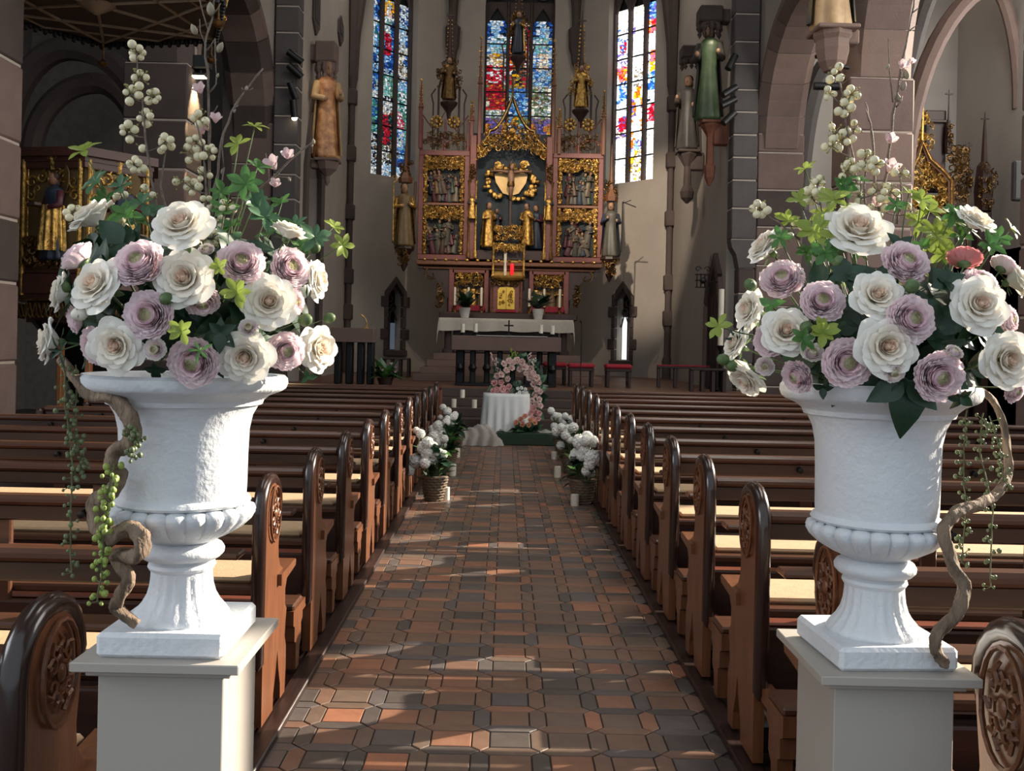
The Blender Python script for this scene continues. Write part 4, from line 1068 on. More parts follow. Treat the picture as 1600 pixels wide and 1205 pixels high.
for a in [
 (215, 407, 84, L_, 'lilac ranunculus at the upper left centre of the left bouquet', (-0.1, -0.85, 0.45)),
 (378, 408, 74, L_, 'lilac ranunculus at the upper right centre of the left bouquet', (0.3, -0.85, 0.35)),
 (456, 417, 68, L_, 'pink ranunculus facing right at the upper right of the left bouquet', (0.6, -0.75, 0.25)),
 (230, 492, 80, L_, 'dusky lilac ranunculus with green heart, centre left of the left bouquet', (-0.05, -1, 0.05)),
 (301, 568, 82, L_, 'dusky lilac ranunculus drooping over the left urn rim', (0.0, -0.95, -0.25)),
 (448, 549, 62, L_, 'bright lilac ranunculus at the lower right of the left bouquet', (0.5, -0.85, -0.1)),
 (117, 397, 60, L_, 'lilac ranunculus seen side-on at the left of the left bouquet', (-0.7, -0.1, 0.7)),
 (316, 474, 58, L_, 'lilac ranunculus peeping out below the middle cream rose, left bouquet', (0.3, -0.6, -0.6), 0.93),
 (143, 541, 62, L_, 'lilac ranunculus half behind the rose at the left rim end', (-0.5, -0.8, -0.2), 0.93),
 (112, 500, 46, L_, 'small lilac ranunculus behind the far left white rose', (-0.8, -0.4, -0.2), 0.9),
 (462, 472, 44, L_, 'small pink ranunculus tucked behind the right centre rose, left bouquet', (0.8, -0.5, 0.0), 0.9),
 (1222, 433, 70, R_, 'lilac ranunculus at the upper left of the right bouquet', (-0.35, -0.8, 0.5)),
 (1286, 469, 70, R_, 'lilac ranunculus at the left centre of the right bouquet', (-0.1, -0.92, 0.3)),
 (1418, 407, 76, R_, 'lilac ranunculus right below the crowning rose of the right bouquet', (0.05, -0.85, 0.45)),
 (1427, 498, 80, R_, 'lilac ranunculus at the centre right of the right bouquet', (0.1, -0.97, 0.15)),
 (1325, 567, 80, R_, 'lilac ranunculus with green heart above the right urn rim', (-0.1, -0.97, -0.05)),
 (1470, 590, 82, R_, 'dusky lilac ranunculus lowest at the right of the right urn rim', (0.05, -0.97, -0.15)),
 (1243, 590, 56, R_, 'lilac ranunculus seen side-on at the left of the right urn rim', (-0.65, -0.5, -0.3)),
 (1202, 530, 58, R_, 'lilac ranunculus half behind the left centre rose, right bouquet', (-0.6, -0.7, 0.1), 0.94),
 (1535, 437, 62, R_, 'pale lilac ranunculus peeping above the upper large rose, right bouquet', (0.2, -0.6, 0.75), 0.93),
 (1580, 500, 48, R_, 'lilac ranunculus between the two large roses at the right edge', (0.6, -0.75, 0.1), 0.95),
 (1588, 612, 42, R_, 'small lilac ranunculus at the lower right corner of the right bouquet', (0.4, -0.85, -0.3)),
 (1570, 412, 42, R_, 'pink ranunculus seen from behind at the upper right of the right bouquet', (0.6, 0.3, 0.7)),
]: add_ran(*a)
add_ran(1508, 400, 52, R_, 'coral pink flower glowing in the sun at the upper right of the right bouquet', (0.3, 0.45, 0.8), 1.0, CORAL, 'ranunculus', 'flower', 'coral flowers')
for a in [(241, 546, 36, L_, 'small closed cream ranunculus with a green eye, above the left urn rim', (0.0, -1, 0.05)), (388, 511, 32, L_, 'small closed cream ranunculus right of centre in the left bouquet', (0.1, -0.9, 0.4)), (322, 388, 26, L_, 'small closed cream ranunculus under the crowning rose, left bouquet', (0, -.7, .7)),
          (1270, 549, 36, R_, 'small closed cream ranunculus at the left centre of the right bouquet', (-0.1, -0.8, 0.6)), (1195, 573, 30, R_, 'small closed cream ranunculus at the lower left of the right bouquet', (-0.3, -0.9, -0.1)),
          (1493, 548, 28, R_, 'small closed ranunculus above the lowest lilac flower, right bouquet', (0.2, -0.7, 0.7)), (1398, 583, 36, R_, 'small closed ranunculus below the lower middle rose, right bouquet', (0.0, -0.9, -0.4))]:
    add_ran(a[0], a[1], a[2], a[3], a[4], a[5], 1.0, CREAMBUD, 'ranunculus', 'ranunculus', 'half-open ranunculus')
for a in [(260, 467, 24, L_, 'green bud left of the middle of the left bouquet', (-.3, -.9, -.2)), (98, 448, 24, L_, 'green bud at the left edge of the left bouquet', (-.9, -.2, .4)), (515, 497, 19, L_, 'round green bud on a stalk at the right edge of the left bouquet', (.9, -.1, .3)),
          (477, 500, 24, L_, 'green bud left of the round stalked bud, left bouquet', (.8, -.4, .2)), (124, 491, 26, L_, 'cream bud at the left of the left bouquet', (-.7, -.7, -.1)), (493, 388, 18, L_, 'tiny green bud at the upper right of the left bouquet', (.6, -.2, .7)),
          (1172, 445, 22, R_, 'green bud between the two upper white roses in profile, right bouquet', (-.8, -.4, .4)), (1130, 562, 22, R_, 'outermost green bud at the left edge of the right bouquet', (-.9, -.3, .1)), (1145, 571, 24, R_, 'green bud beside the outermost bud, right bouquet', (-.8, -.5, -.1)),
          (1425, 447, 26, R_, 'green bud between the two lilac flowers at the centre, right bouquet', (.05, -.8, .6)), (1311, 410, 24, R_, 'green bud under the crowning rose, right bouquet', (0, -.8, .6)), (1260, 512, 24, R_, 'green bud right of the left centre rose, right bouquet', (0, -.9, .3))]:
    add_bud(*a)

# ------------------------------------------------------------------ leaves
def leaf_mesh(m, shape, curve=0.18, seed=0):
    """leaf along +X, length 1, upper side +Z"""
    def f(u, v):
        a = (u-0.5)*2
        if shape == 'ob': wv = 0.25*sin(pi*min(1, v)**1.3)**0.8
        elif shape == 'pt': wv = 0.32*(sin(pi*v**0.8)**0.9)*(1.15-0.3*v)
        else: wv = 0.12*sin(pi*v)**0.7
        wv = max(wv, 0.012)
        x = v; y = a*wv; z = -curve*v*v+0.22*abs(a)*wv+0.015*sin(v*14)*abs(a)
        return (x, y, z)
    b = MB(); b.grid(f, 4, 6); return b.mesh('leaf', m, smooth='all', fix=False)
LEAF = {(k, sh): [leaf_mesh(m, sh, c) for c in (0.08, 0.25, 0.4)] for k, m in (('y', leaf_y), ('g', leaf_g), ('b', leaf_b), ('d', leaf_d)) for sh in ('ob', 'pt', 'na')}
def place_leaf(parent, p, d, up, size, key, nm='leaf'):
    d = Vector(d).normalized(); up = Vector(up); y = up.cross(d)
    if y.length < 1e-3: y = Vector((0, 1, 0)).cross(d)
    y.normalize(); z = d.cross(y)
    M = Matrix(((d.x, y.x, z.x, p[0]), (d.y, y.y, z.y, p[1]), (d.z, y.z, z.z, p[2]), (0, 0, 0, 1))) @ Matrix.Scale(size, 4)
    return put(nm, random.choice(LEAF[key]), parent, M)
def sprig(px, py, d, side, key, label, face=None, n=7, k=1.05, shape='ob', depth=None, from_c=True, lower=0):
    """a whorl of leaves at the end of a stem; d = spread in pixels"""
    p, nn = on_dome(px, py, side, k)
    if depth is not None: p = P(px, py, BC[side].y+depth+(0.05 if py < 370 else 0))
    nd = Vector(face).normalized() if face else face_dir(p, nn, None, 0.4)
    size = d*p.y/F*0.50
    t = thing('leaf_sprig', label, 'leaf sprig', p, 0, 'leaf sprigs of the %s urn' % ('left' if side < 0 else 'right'))
    Q = nd.to_track_quat('Z', 'Y').to_matrix(); a0 = random.uniform(0, 6)
    for i in range(n):
        a = a0+2*pi*i/n+jit(.25); el = radians(random.uniform(8, 40))
        dl = Q @ Vector((cos(a)*cos(el), sin(a)*cos(el), sin(el)))
        place_leaf(t, (0, 0, 0), dl, nd, size*random.uniform(0.75, 1.1), (key, shape))
    c = BC[side]; tgt = Vector((c.x+(p.x-c.x)*0.3, c.y+(p.y-c.y)*0.3, c.z))-p
    pts = [Vector((0, 0, 0)), -nd*size*0.6+tgt*0.15, tgt*0.6-nd*size*0.3, tgt]
    for i in range(lower):
        q = pts[1].lerp(pts[2], (i+0.5)/max(1, lower)); a = random.uniform(0, 6)
        dl = Q @ Vector((cos(a), sin(a), 0.5)); place_leaf(t, q, dl, nd, size*random.uniform(.7, 1), (key, shape))
    b = MB(); b.tube(pts, [0.0013, 0.0016, 0.002, 0.002], 5); b.obj('stem', stem_m, t, smooth='all')
    return t
for a in [
 (132, 236, 56, L_, 'y', 'yellow green leaf sprig topmost at the left of the left bouquet', (-.3, -.6, .75), 7, 1, 'ob', -.05),
 (150, 283, 60, L_, 'b', 'blue green leaf sprig under the topmost yellow green sprig, left bouquet', (-.4, -.7, .5), 6, 1, 'ob', -.08),
 (372, 226, 46, L_, 'y', 'light green sprig left of the highest sprig, upper right of the left bouquet', (.1, -.7, .7), 6, 1, 'ob', -.02),
 (398, 198, 42, L_, 'y', 'highest light green sprig of the left bouquet', (.2, -.35, .9), 6, 1, 'ob', 0),
 (402, 262, 48, L_, 'g', 'mid green sprig below the two light green ones, upper right of the left bouquet', (.3, -.5, .75), 6, 1, 'ob', -.03),
 (384, 288, 58, L_, 'g', 'broad mid green sprig at the upper right of the left bouquet, above the lilac flower', (.1, -.9, .3), 7, 1, 'ob', -.1),
 (415, 340, 62, L_, 'b', 'dark glossy sprig right of the crowning rose, left bouquet', (.2, -.7, .6), 7, 1, 'ob', -.12),
 (492, 370, 56, L_, 'b', 'round dark green leaves at the right edge of the left bouquet', (.3, -.85, .4), 7, 1, 'ob', -.05),
 (522, 354, 36, L_, 'y', 'upper of two small yellow green sprigs far right of the left bouquet', (.5, -.6, .6), 6, 1, 'ob', -.02),
 (535, 384, 42, L_, 'y', 'lower of two small yellow green sprigs far right of the left bouquet', (.5, -.8, .1), 6, 1, 'ob', -.02),
 (343, 418, 34, L_, 'y', 'small yellow green sprig between the middle rose and the upper right lilac flower, left bouquet', (0, -.9, .4), 7, 1.12, 'ob'),
 (370, 457, 52, L_, 'y', 'yellow green sprig right of the middle rose, left bouquet', (.1, -.9, .3), 8, 1.14, 'ob'),
 (284, 518, 46, L_, 'y', 'yellow green sprig above the drooping lilac flower, left bouquet', (.0, -.95, .2), 7, 1.14, 'ob'),
 (312, 548, 44, L_, 'g', 'small green leaves lying on the drooping lilac flower, left bouquet', (.0, -.8, .3), 5, 1.3, 'na'),
 (95, 548, 54, L_, 'd', 'dark pointed leaves at the lower left of the left bouquet', (-.5, -.8, -.2), 6, 1.05, 'na'),
 (195, 335, 60, L_, 'g', 'mid green leaves between the left white rose and the crowning rose', (-.1, -.8, .6), 7, 1, 'ob', -.15),
 (222, 318, 50, L_, 'b', 'dark green leaves left of the crowning rose, left bouquet', (0, -.7, .7), 7, 1, 'ob', -.1),
 (350, 330, 50, L_, 'g', 'green leaves right behind the crowning rose, left bouquet', (.1, -.7, .7), 7, 1, 'ob', -.1),
 (480, 588, 34, L_, 'b', 'single pale green leaves under the lower right rose, left bouquet', (.5, -.7, -.5), 3, 1.0, 'pt'),
 (345, 520, 60, L_, 'd', 'dark leaves in the gap right of the dusky flower, left bouquet', (.1, -.95, .0), 6, .93, 'pt'),
 (1258, 264, 44, R_, 'y', 'highest yellow green sprig at the upper left of the right bouquet', (-.4, -.4, .8), 5, 1, 'ob', 0),
 (1345, 282, 40, R_, 'g', 'two broad upright green leaves above the crowning rose, right bouquet', (.1, -.7, .6), 3, 1, 'pt', -.05),
 (1302, 312, 60, R_, 'y', 'bright green sprig left above the crowning rose, right bouquet', (-.1, -.7, .7), 8, 1, 'ob', -.08),
 (1232, 345, 46, R_, 'y', 'yellow green sprig left of the bright leaves, right bouquet', (-.3, -.7, .6), 7, 1, 'ob', -.05),
 (1272, 362, 66, R_, 'y', 'large bright green sprig left of the crowning rose, right bouquet', (-.2, -.8, .5), 8, 1, 'ob', -.12),
 (1290, 395, 56, R_, 'g', 'mid green leaves under the large bright sprig, right bouquet', (-.1, -.9, .3), 7, 1.0, 'ob'),
 (1452, 330, 58, R_, 'y', 'sunlit yellow sprig right of the crowning rose, right bouquet', (.2, -.6, .7), 8, 1, 'ob', -.02),
 (1462, 368, 72, R_, 'y', 'large sunlit yellow green sprig at the right of the crowning rose', (.1, -.8, .5), 9, 1, 'ob', -.1),
 (1488, 335, 48, R_, 'g', 'grey green sprig beside the shaded white rose, right bouquet', (.1, -.8, .5), 8, 1, 'ob', -.12),
 (1545, 383, 56, R_, 'g', 'grey green sprig right of the coral flower, right bouquet', (.2, -.8, .4), 8, 1, 'ob', -.15),
 (1580, 358, 40, R_, 'y', 'light green sprig cut by the right edge, top right of the right bouquet', (.6, -.5, .5), 6, 1, 'ob', -.05),
 (1420, 302, 36, R_, 'y', 'small light sprig above the right of the crowning rose', (.2, -.5, .8), 6, 1, 'ob', -.02),
 (1285, 520, 54, R_, 'y', 'green sprig between the left rose and the green-hearted lilac flower, right bouquet', (0, -.9, .4), 8, 1.14, 'ob'),
 (1255, 530, 44, R_, 'g', 'small green leaves lying on the left centre rose, right bouquet', (0, -.9, .3), 6, 1.16, 'ob'),
 (1122, 510, 46, R_, 'y', 'yellow green sprig at the far left edge of the right bouquet', (-.6, -.7, .3), 6, 1, 'ob', -.05),
 (1152, 530, 44, R_, 'd', 'dark narrow leaves in front of the half-open white rose, right bouquet', (-.4, -.9, .2), 6, 1.1, 'na'),
 (1203, 478, 52, R_, 'g', 'veined green leaf under the upper left lilac flower, right bouquet', (-.5, -.8, .4), 3, 1.0, 'pt'),
 (1405, 385, 64, R_, 'd', 'dark broad leaf behind the top lilac flower, right bouquet', (.1, -.9, .3), 4, .98, 'pt'),
 (1325, 430, 60, R_, 'd', 'dark leaves under the crowning rose, right bouquet', (-.1, -.9, .3), 6, .95, 'pt'),
 (1480, 440, 62, R_, 'd', 'dark leaves left of the upper large rose, right bouquet', (.1, -.9, .2), 6, .95, 'pt'),
 (245, 578, 46, L_, 'd', 'dark leaves drooping on the rim left of the drooping lilac flower, left urn', (0, -.8, -.5), 4, .8, 'pt'),
 (340, 572, 40, L_, 'd', 'dark leaves on the rim between drooping lilac flower and lowest rose, left urn', (0, -.8, -.5), 4, .8, 'pt'),
 (1285, 606, 44, R_, 'd', 'dark leaves on the rim left of the green-hearted lilac flower, right urn', (0, -.8, -.5), 4, .85, 'pt'),
 (1500, 620, 50, R_, 'd', 'dark leaves below the right end of the right bouquet', (.2, -.8, -.4), 5, 1.0, 'pt'),
]: sprig(*a)
for side, nm, pts_ in ((-1, 'left', ((165, 312, 'g'), (188, 292, 'b'), (212, 345, 'g'), (238, 332, 'b'), (345, 300, 'g'), (362, 352, 'g'), (398, 318, 'b'), (428, 352, 'g'), (440, 318, 'g'), (462, 352, 'b'), (470, 385, 'g'))),
                       (1, 'right', ((1218, 372, 'g'), (1248, 312, 'y'), (1262, 395, 'g'), (1284, 335, 'y'), (1318, 292, 'g'), (1325, 330, 'y'), (1400, 322, 'g'), (1432, 345, 'y'), (1442, 385, 'g'), (1475, 398, 'y'), (1482, 352, 'y'), (1500, 370, 'g'), (1560, 372, 'g'), (1440, 312, 'y')))):
    for i, (px, py, ky) in enumerate(sorted(pts_)):
        sprig(px, py, random.uniform(38, 52), side, ky, '%s green sprig from the left in the fringe topping the %s bouquet' % (ORD[i].capitalize(), nm), (jit(.5), -.75, random.uniform(.2, .9)), random.choice((6, 7, 8)), 1, 'ob', -random.uniform(.0, .1), True, 3)
# three big leaflets hanging over the right urn
t = thing('leaf_sprig', 'three large dark green leaves hanging over the front of the right urn', 'leaf sprig', P(1415, 592, RY-0.225), 0, 'leaf sprigs of the right urn')
o0 = t.location
for e, sz in (((1420, 672), 0.112), ((1368, 622), 0.08), ((1452, 628), 0.075)):
    d = P(*e, RY-0.245)-o0; place_leaf(t, (0, 0, 0) if sz > .1 else d*0.1, d, (0, -1, 0.1), sz, ('d', 'pt'))
b = MB(); b.tube([(0, 0, 0), (-0.005, 0.03, 0.02), (-0.01, 0.08, 0.0)], 0.002, 5); b.obj('stem', stem_m, t)
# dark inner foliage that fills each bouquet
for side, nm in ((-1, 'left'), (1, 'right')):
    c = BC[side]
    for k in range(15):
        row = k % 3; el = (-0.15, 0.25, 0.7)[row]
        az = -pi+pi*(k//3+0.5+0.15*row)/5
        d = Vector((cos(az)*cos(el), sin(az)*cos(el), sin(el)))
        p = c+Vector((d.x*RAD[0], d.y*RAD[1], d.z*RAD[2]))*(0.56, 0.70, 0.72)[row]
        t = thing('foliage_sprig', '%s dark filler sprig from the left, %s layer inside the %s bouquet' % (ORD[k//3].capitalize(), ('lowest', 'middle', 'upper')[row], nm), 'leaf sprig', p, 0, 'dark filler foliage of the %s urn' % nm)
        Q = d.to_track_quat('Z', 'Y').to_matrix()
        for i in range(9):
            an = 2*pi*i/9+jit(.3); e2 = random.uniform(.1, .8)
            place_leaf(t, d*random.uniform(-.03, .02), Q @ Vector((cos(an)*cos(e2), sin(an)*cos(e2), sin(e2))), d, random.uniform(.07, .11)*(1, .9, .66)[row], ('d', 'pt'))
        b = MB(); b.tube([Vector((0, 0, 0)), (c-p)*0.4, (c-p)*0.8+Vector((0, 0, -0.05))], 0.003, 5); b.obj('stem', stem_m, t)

# ------------------------------------------------------------------ snowberry branches and twigs
bm_ = MB(); bm_.sph((0, 0, 0), 1.0, 12, 8); bm_.sph((0, 0, 0.97), (0.16, 0.16, 0.1), 6, 4, 1); BERRY = bm_.mesh('berry', [berry_m, mat('berry_tip', '#8c7a55', 0.7)], smooth='all')
def branch(pts, clusters, side, label, depth=0.0, r0=0.0028, nb=(4, 6), bs=7.2, tw=None, extra=None, grp='berry branches of the %s urn'):
    Y = BC[side].y+depth+0.07
    W_ = [P(x, y, Y+jit(.01)) for x, y in pts]
    base = W_[0]; t = thing('berry_branch', label, 'branch', base, 0, grp % ('left' if side < 0 else 'right'))
    fine = []
    for i in range(len(W_)-1):
        for k in range(3): fine.append(W_[i].lerp(W_[i+1], k/3)-base+Vector((jit(.0018), jit(.0018), 0)))
    fine.append(W_[-1]-base)
    b = MB(); b.tube(fine, [lerp(r0, r0*0.45, i/len(fine)) for i in range(len(fine))], 6)
    for (cx, cy, n) in clusters:
        p = P(cx, cy, Y)-base
        # nearest point of the stem lower than the cluster
        q = min(fine, key=lambda v: (v-p).length+(0.05 if v.z > p.z-0.004 else 0))
        b.tube([q, q.lerp(p, 0.5)+Vector((0, 0, -0.004)), p], 0.0013, 5)
        for i in range(n):
            for _ in range(12):
                d = Vector((jit(1), jit(1), jit(1)))
                if d.length < 1: break
            s = bs*Y/F*random.uniform(0.66, 1.0)
            a = 2*pi*i/n; c = p+Vector((cos(a)*s*1.5, jit(1)*s*1.3, sin(a)*s*1.5+jit(.6)*s)) if n > 1 else p
            b.tube([p, c], 0.0008, 3)
            put('berry', BERRY, t, Matrix.Translation(c) @ Matrix.Rotation(random.uniform(0, 6), 4, (jit(1), jit(1), jit(1)+.01)) @ Matrix.Scale(s, 4))
        g = MB()
        for i in range(8 if n > 1 else 3):
            d = Vector((jit(1), jit(1), jit(1)+.3)).normalized()*s*random.uniform(1.6, 2.6)
            g.tube([p, p+d], 0.0007, 3); g.sph(p+d, s*0.26, 6, 4)
        g.obj('green_buds', bstalk, t, smooth='all')
    b.obj('stem', twig_m, t, smooth='all')
    return t
branch([(248, 345), (236, 280), (228, 215), (222, 160), (216, 120), (213, 88)],
       [(214, 83, 6), (218, 122, 4), (205, 147, 4), (238, 150, 5), (226, 184, 4), (200, 206, 5), (223, 232, 1), (211, 258, 7), (258, 222, 4), (229, 303, 3)], -1, 'tallest snowberry branch at the upper left of the left bouquet', 0.0)
branch([(262, 345), (252, 290), (259, 235)], [(259, 228, 3), (190, 305, 2)], -1, 'short snowberry twig beside the tallest branch, left bouquet', 0.03)
branch([(320, 350), (322, 280), (318, 230), (306, 190)], [(311, 186, 4), (306, 222, 4), (328, 238, 5), (298, 240, 3), (318, 272, 3), (300, 292, 4), (325, 318, 5), (345, 345, 4), (285, 283, 2)], -1, 'dense snowberry branch rising behind the crowning rose, left bouquet', 0.02)
branch([(232, 372), (190, 360), (150, 347), (125, 342)], [(115, 330, 6), (190, 352, 4), (165, 358, 2)], -1, 'snowberry branch reaching left past the side-on white rose, left bouquet', -0.13)
branch([(300, 370), (330, 372), (345, 365)], [(330, 372, 6), (312, 372, 3), (352, 322, 3)], -1, 'low snowberry cluster right of the crowning rose, left bouquet', -0.12)
branch([(1342, 345), (1338, 280), (1330, 230), (1320, 180), (1313, 130), (1306, 118)],
       [(1308, 116, 5), (1296, 145, 3), (1330, 148, 4), (1318, 172, 4), (1306, 205, 3), (1313, 222, 4), (1335, 202, 4), (1300, 228, 2)], 1, 'tallest snowberry branch above the right bouquet', 0.0)
branch([(1352, 345), (1350, 290), (1352, 262)], [(1352, 248, 5), (1330, 258, 5), (1366, 258, 5), (1322, 268, 3), (1342, 306, 3), (1372, 298, 2)], 1, 'snowberry clusters in a row above the crowning rose, right bouquet', -0.03)
branch([(1300, 375), (1285, 330), (1275, 300)], [(1278, 287, 5), (1268, 308, 5), (1292, 340, 1), (1246, 352, 2)], 1, 'snowberry branch left of the bright sprigs, right bouquet', -0.05)
branch([(1250, 375), (1222, 352), (1200, 338)], [(1187, 326, 6), (1225, 372, 3)], 1, 'snowberry branch reaching to the upper left of the right bouquet', -0.1)
branch([(1400, 350), (1410, 310), (1405, 275)], [(1408, 272, 2), (1392, 300, 3), (1372, 325, 4), (1425, 330, 3)], 1, 'short snowberry twig right above the crowning rose, right bouquet', -0.02)
bl = MB()
for k in range(5):
    q = petal(0.05, 0.36, -0.3, 0.3, 0.75, 0.03, 0.05, 0.02, k, 5, 5); M = Matrix.Rotation(2*pi*k/5, 4, 'Z'); bl._add([M @ Vector(p) for p in q.v], q.f)
bl.sph((0, 0, 0), (0.1, 0.1, 0.2), 8, 5)
BLOSSOM = bl.mesh('blossom', blush_b, smooth='all', fix=False)
mb_ = MB(); mb_.lathe([(0.05, -0.5), (0.22, -0.35), (0.3, -0.1), (0.24, 0.2), (0.05, 0.5)], 9); MBUD = mb_.mesh('bud', mat('magnolia_bud', '#8f8672', 0.8, var=0.2, scale=40), smooth='all')
def twig(pts, side_twigs, buds, blossoms, side, label, depth=0.0, r0=0.0034):
    Y = BC[side].y+depth+0.09; W_ = [P(x, y, Y+jit(.012)) for x, y in pts]; base = W_[0]
    t = thing('flowering_twig', label, 'twig', base, 0, 'bare twigs of the %s urn' % ('left' if side < 0 else 'right'))
    fine = []
    for i in range(len(W_)-1):
        for k in range(3): fine.append(W_[i].lerp(W_[i+1], k/3)-base+Vector((jit(.0022), jit(.0022), 0)))
    fine.append(W_[-1]-base)
    b = MB(); b.tube(fine, [lerp(r0, r0*0.4, i/len(fine))*(1.35 if i % 4 == 2 else 1) for i in range(len(fine))], 6)
    for (x0, y0, x1, y1) in side_twigs:
        p0, p1 = P(x0, y0, Y)-base, P(x1, y1, Y)-base; b.tube([p0, p0.lerp(p1, .5)+Vector((jit(.003), jit(.01), 0)), p1], [.0018, .0015, .001], 5)
    b.obj('stem', twig_m, t, smooth='all')
    for (x, y, d) in buds: put('bud', MBUD, t, Matrix.Translation(P(x, y, Y)-base) @ Matrix.Rotation(jit(.5), 4, 'Y') @ Matrix.Scale(d*Y/F, 4))
    for (x, y, d) in blossoms: put('blossom', BLOSSOM, t, Matrix.Translation(P(x, y, Y-.01)-base) @ Matrix.Rotation(jit(.5), 4, 'Y') @ Matrix.Rotation(random.uniform(.75, 1.25), 4, 'X') @ Matrix.Rotation(random.uniform(0, 6), 4, 'Z') @ Matrix.Scale(d*Y/F, 4))
    return t
twig([(318, 360), (326, 290), (328, 200), (325, 130), (321, 70), (330, 30), (338, -12)], [(326, 145, 338, 130), (327, 180, 340, 165), (322, 80, 336, 60), (336, 60, 338, 120), (338, 120, 330, 140), (322, 72, 312, 30), (330, 25, 345, 5), (326, 50, 310, -8)],
     [(344, 74, 18), (303, 46, 18), (329, 14, 22), (340, 118, 8)], [(312, 140, 26), (322, 198, 24), (337, 186, 24), (316, 205, 20)], -1, 'tall bare twig with buds rising out of the top of the left bouquet', 0.03)
twig([(330, 345), (340, 270), (345, 225), (362, 175), (385, 140), (411, 107)], [(365, 172, 372, 165), (383, 142, 395, 138), (383, 142, 378, 137), (346, 225, 350, 262), (350, 262, 345, 300)], [(385, 138, 9), (366, 172, 9), (345, 231, 9), (347, 268, 9)], [], -1, 'bare twig leaning right at the top of the left bouquet', 0.0)
twig([(360, 345), (395, 305), (430, 275), (470, 235), (490, 222)], [(430, 275, 455, 278), (395, 305, 410, 300), (420, 285, 415, 240)], [(490, 221, 9), (452, 280, 8), (487, 226, 8)], [(426, 257, 34), (449, 243, 26), (430, 288, 22)], -1, 'twig with pink blossoms reaching right from the left bouquet', -0.02)
twig([(1370, 350), (1385, 270), (1395, 180), (1408, 110), (1420, 50), (1430, -10)], [(1395, 160, 1388, 60), (1402, 140, 1412, 120), (1408, 110, 1420, 95), (1422, 48, 1432, 40), (1398, 170, 1410, 150), (1425, 20, 1434, 12)],
     [(1402, 152, 16), (1416, 116, 16), (1412, 135, 15), (1387, 104, 9)], [(1391, 219, 26), (1410, 103, 22), (1425, 97, 14), (1392, 262, 34)], 1, 'tall bare twig with blossoms towering above the right bouquet', 0.02)
twig([(1362, 345), (1367, 280), (1362, 210), (1358, 185), (1352, 160)], [(1358, 190, 1352, 168)], [], [(1370, 318, 24), (1398, 310, 22)], 1, 'shorter bare twig left of the tall one, right bouquet', 0.0)
# ------------------------------------------------------------------ carved altarpiece
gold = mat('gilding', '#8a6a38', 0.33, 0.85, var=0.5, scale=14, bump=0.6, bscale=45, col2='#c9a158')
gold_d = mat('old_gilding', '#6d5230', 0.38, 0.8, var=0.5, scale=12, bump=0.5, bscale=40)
rwood = mat('oxblood_wood', '#74403a', 0.5, var=0.2, scale=4, stretch=(1, 1, 4), bump=0.05)
rwood_d = mat('dark_altar_wood', '#35201b', 0.5, var=0.2, scale=4, bump=0.05)
bwood = mat('brown_altar_wood', '#6e442a', 0.5, var=0.2, scale=5, stretch=(4, 1, 1), bump=0.05)
night = mat('dark_shrine_ground', '#1a2026', 0.7, var=0.3, scale=3)
skin_w = mat('carved_flesh', '#96735a', 0.5, var=0.1, scale=6)
hair_w = mat('carved_hair', '#3a241a', 0.6, var=0.2)
cream_g = mat('cream_gilt', '#d9b57a', 0.45, 0.25, var=0.12, scale=6)
linen = mat('altar_linen', '#cfc6b6', 0.85, var=0.05, scale=20, bump=0.1)
wax = mat('candle_wax', '#ebe4d2', 0.5, var=0.03, trans=0.15)
ROBES = [mat('robe_%s' % n, c, 0.5, var=0.2, scale=7) for n, c in (('umber', '#4a3829'), ('grey', '#4e4a42'), ('wine', '#4a2029'), ('green', '#2f3b2e'), ('ochre', '#6a5536'), ('blue', '#242d3c'), ('bone', '#6b6052'))]
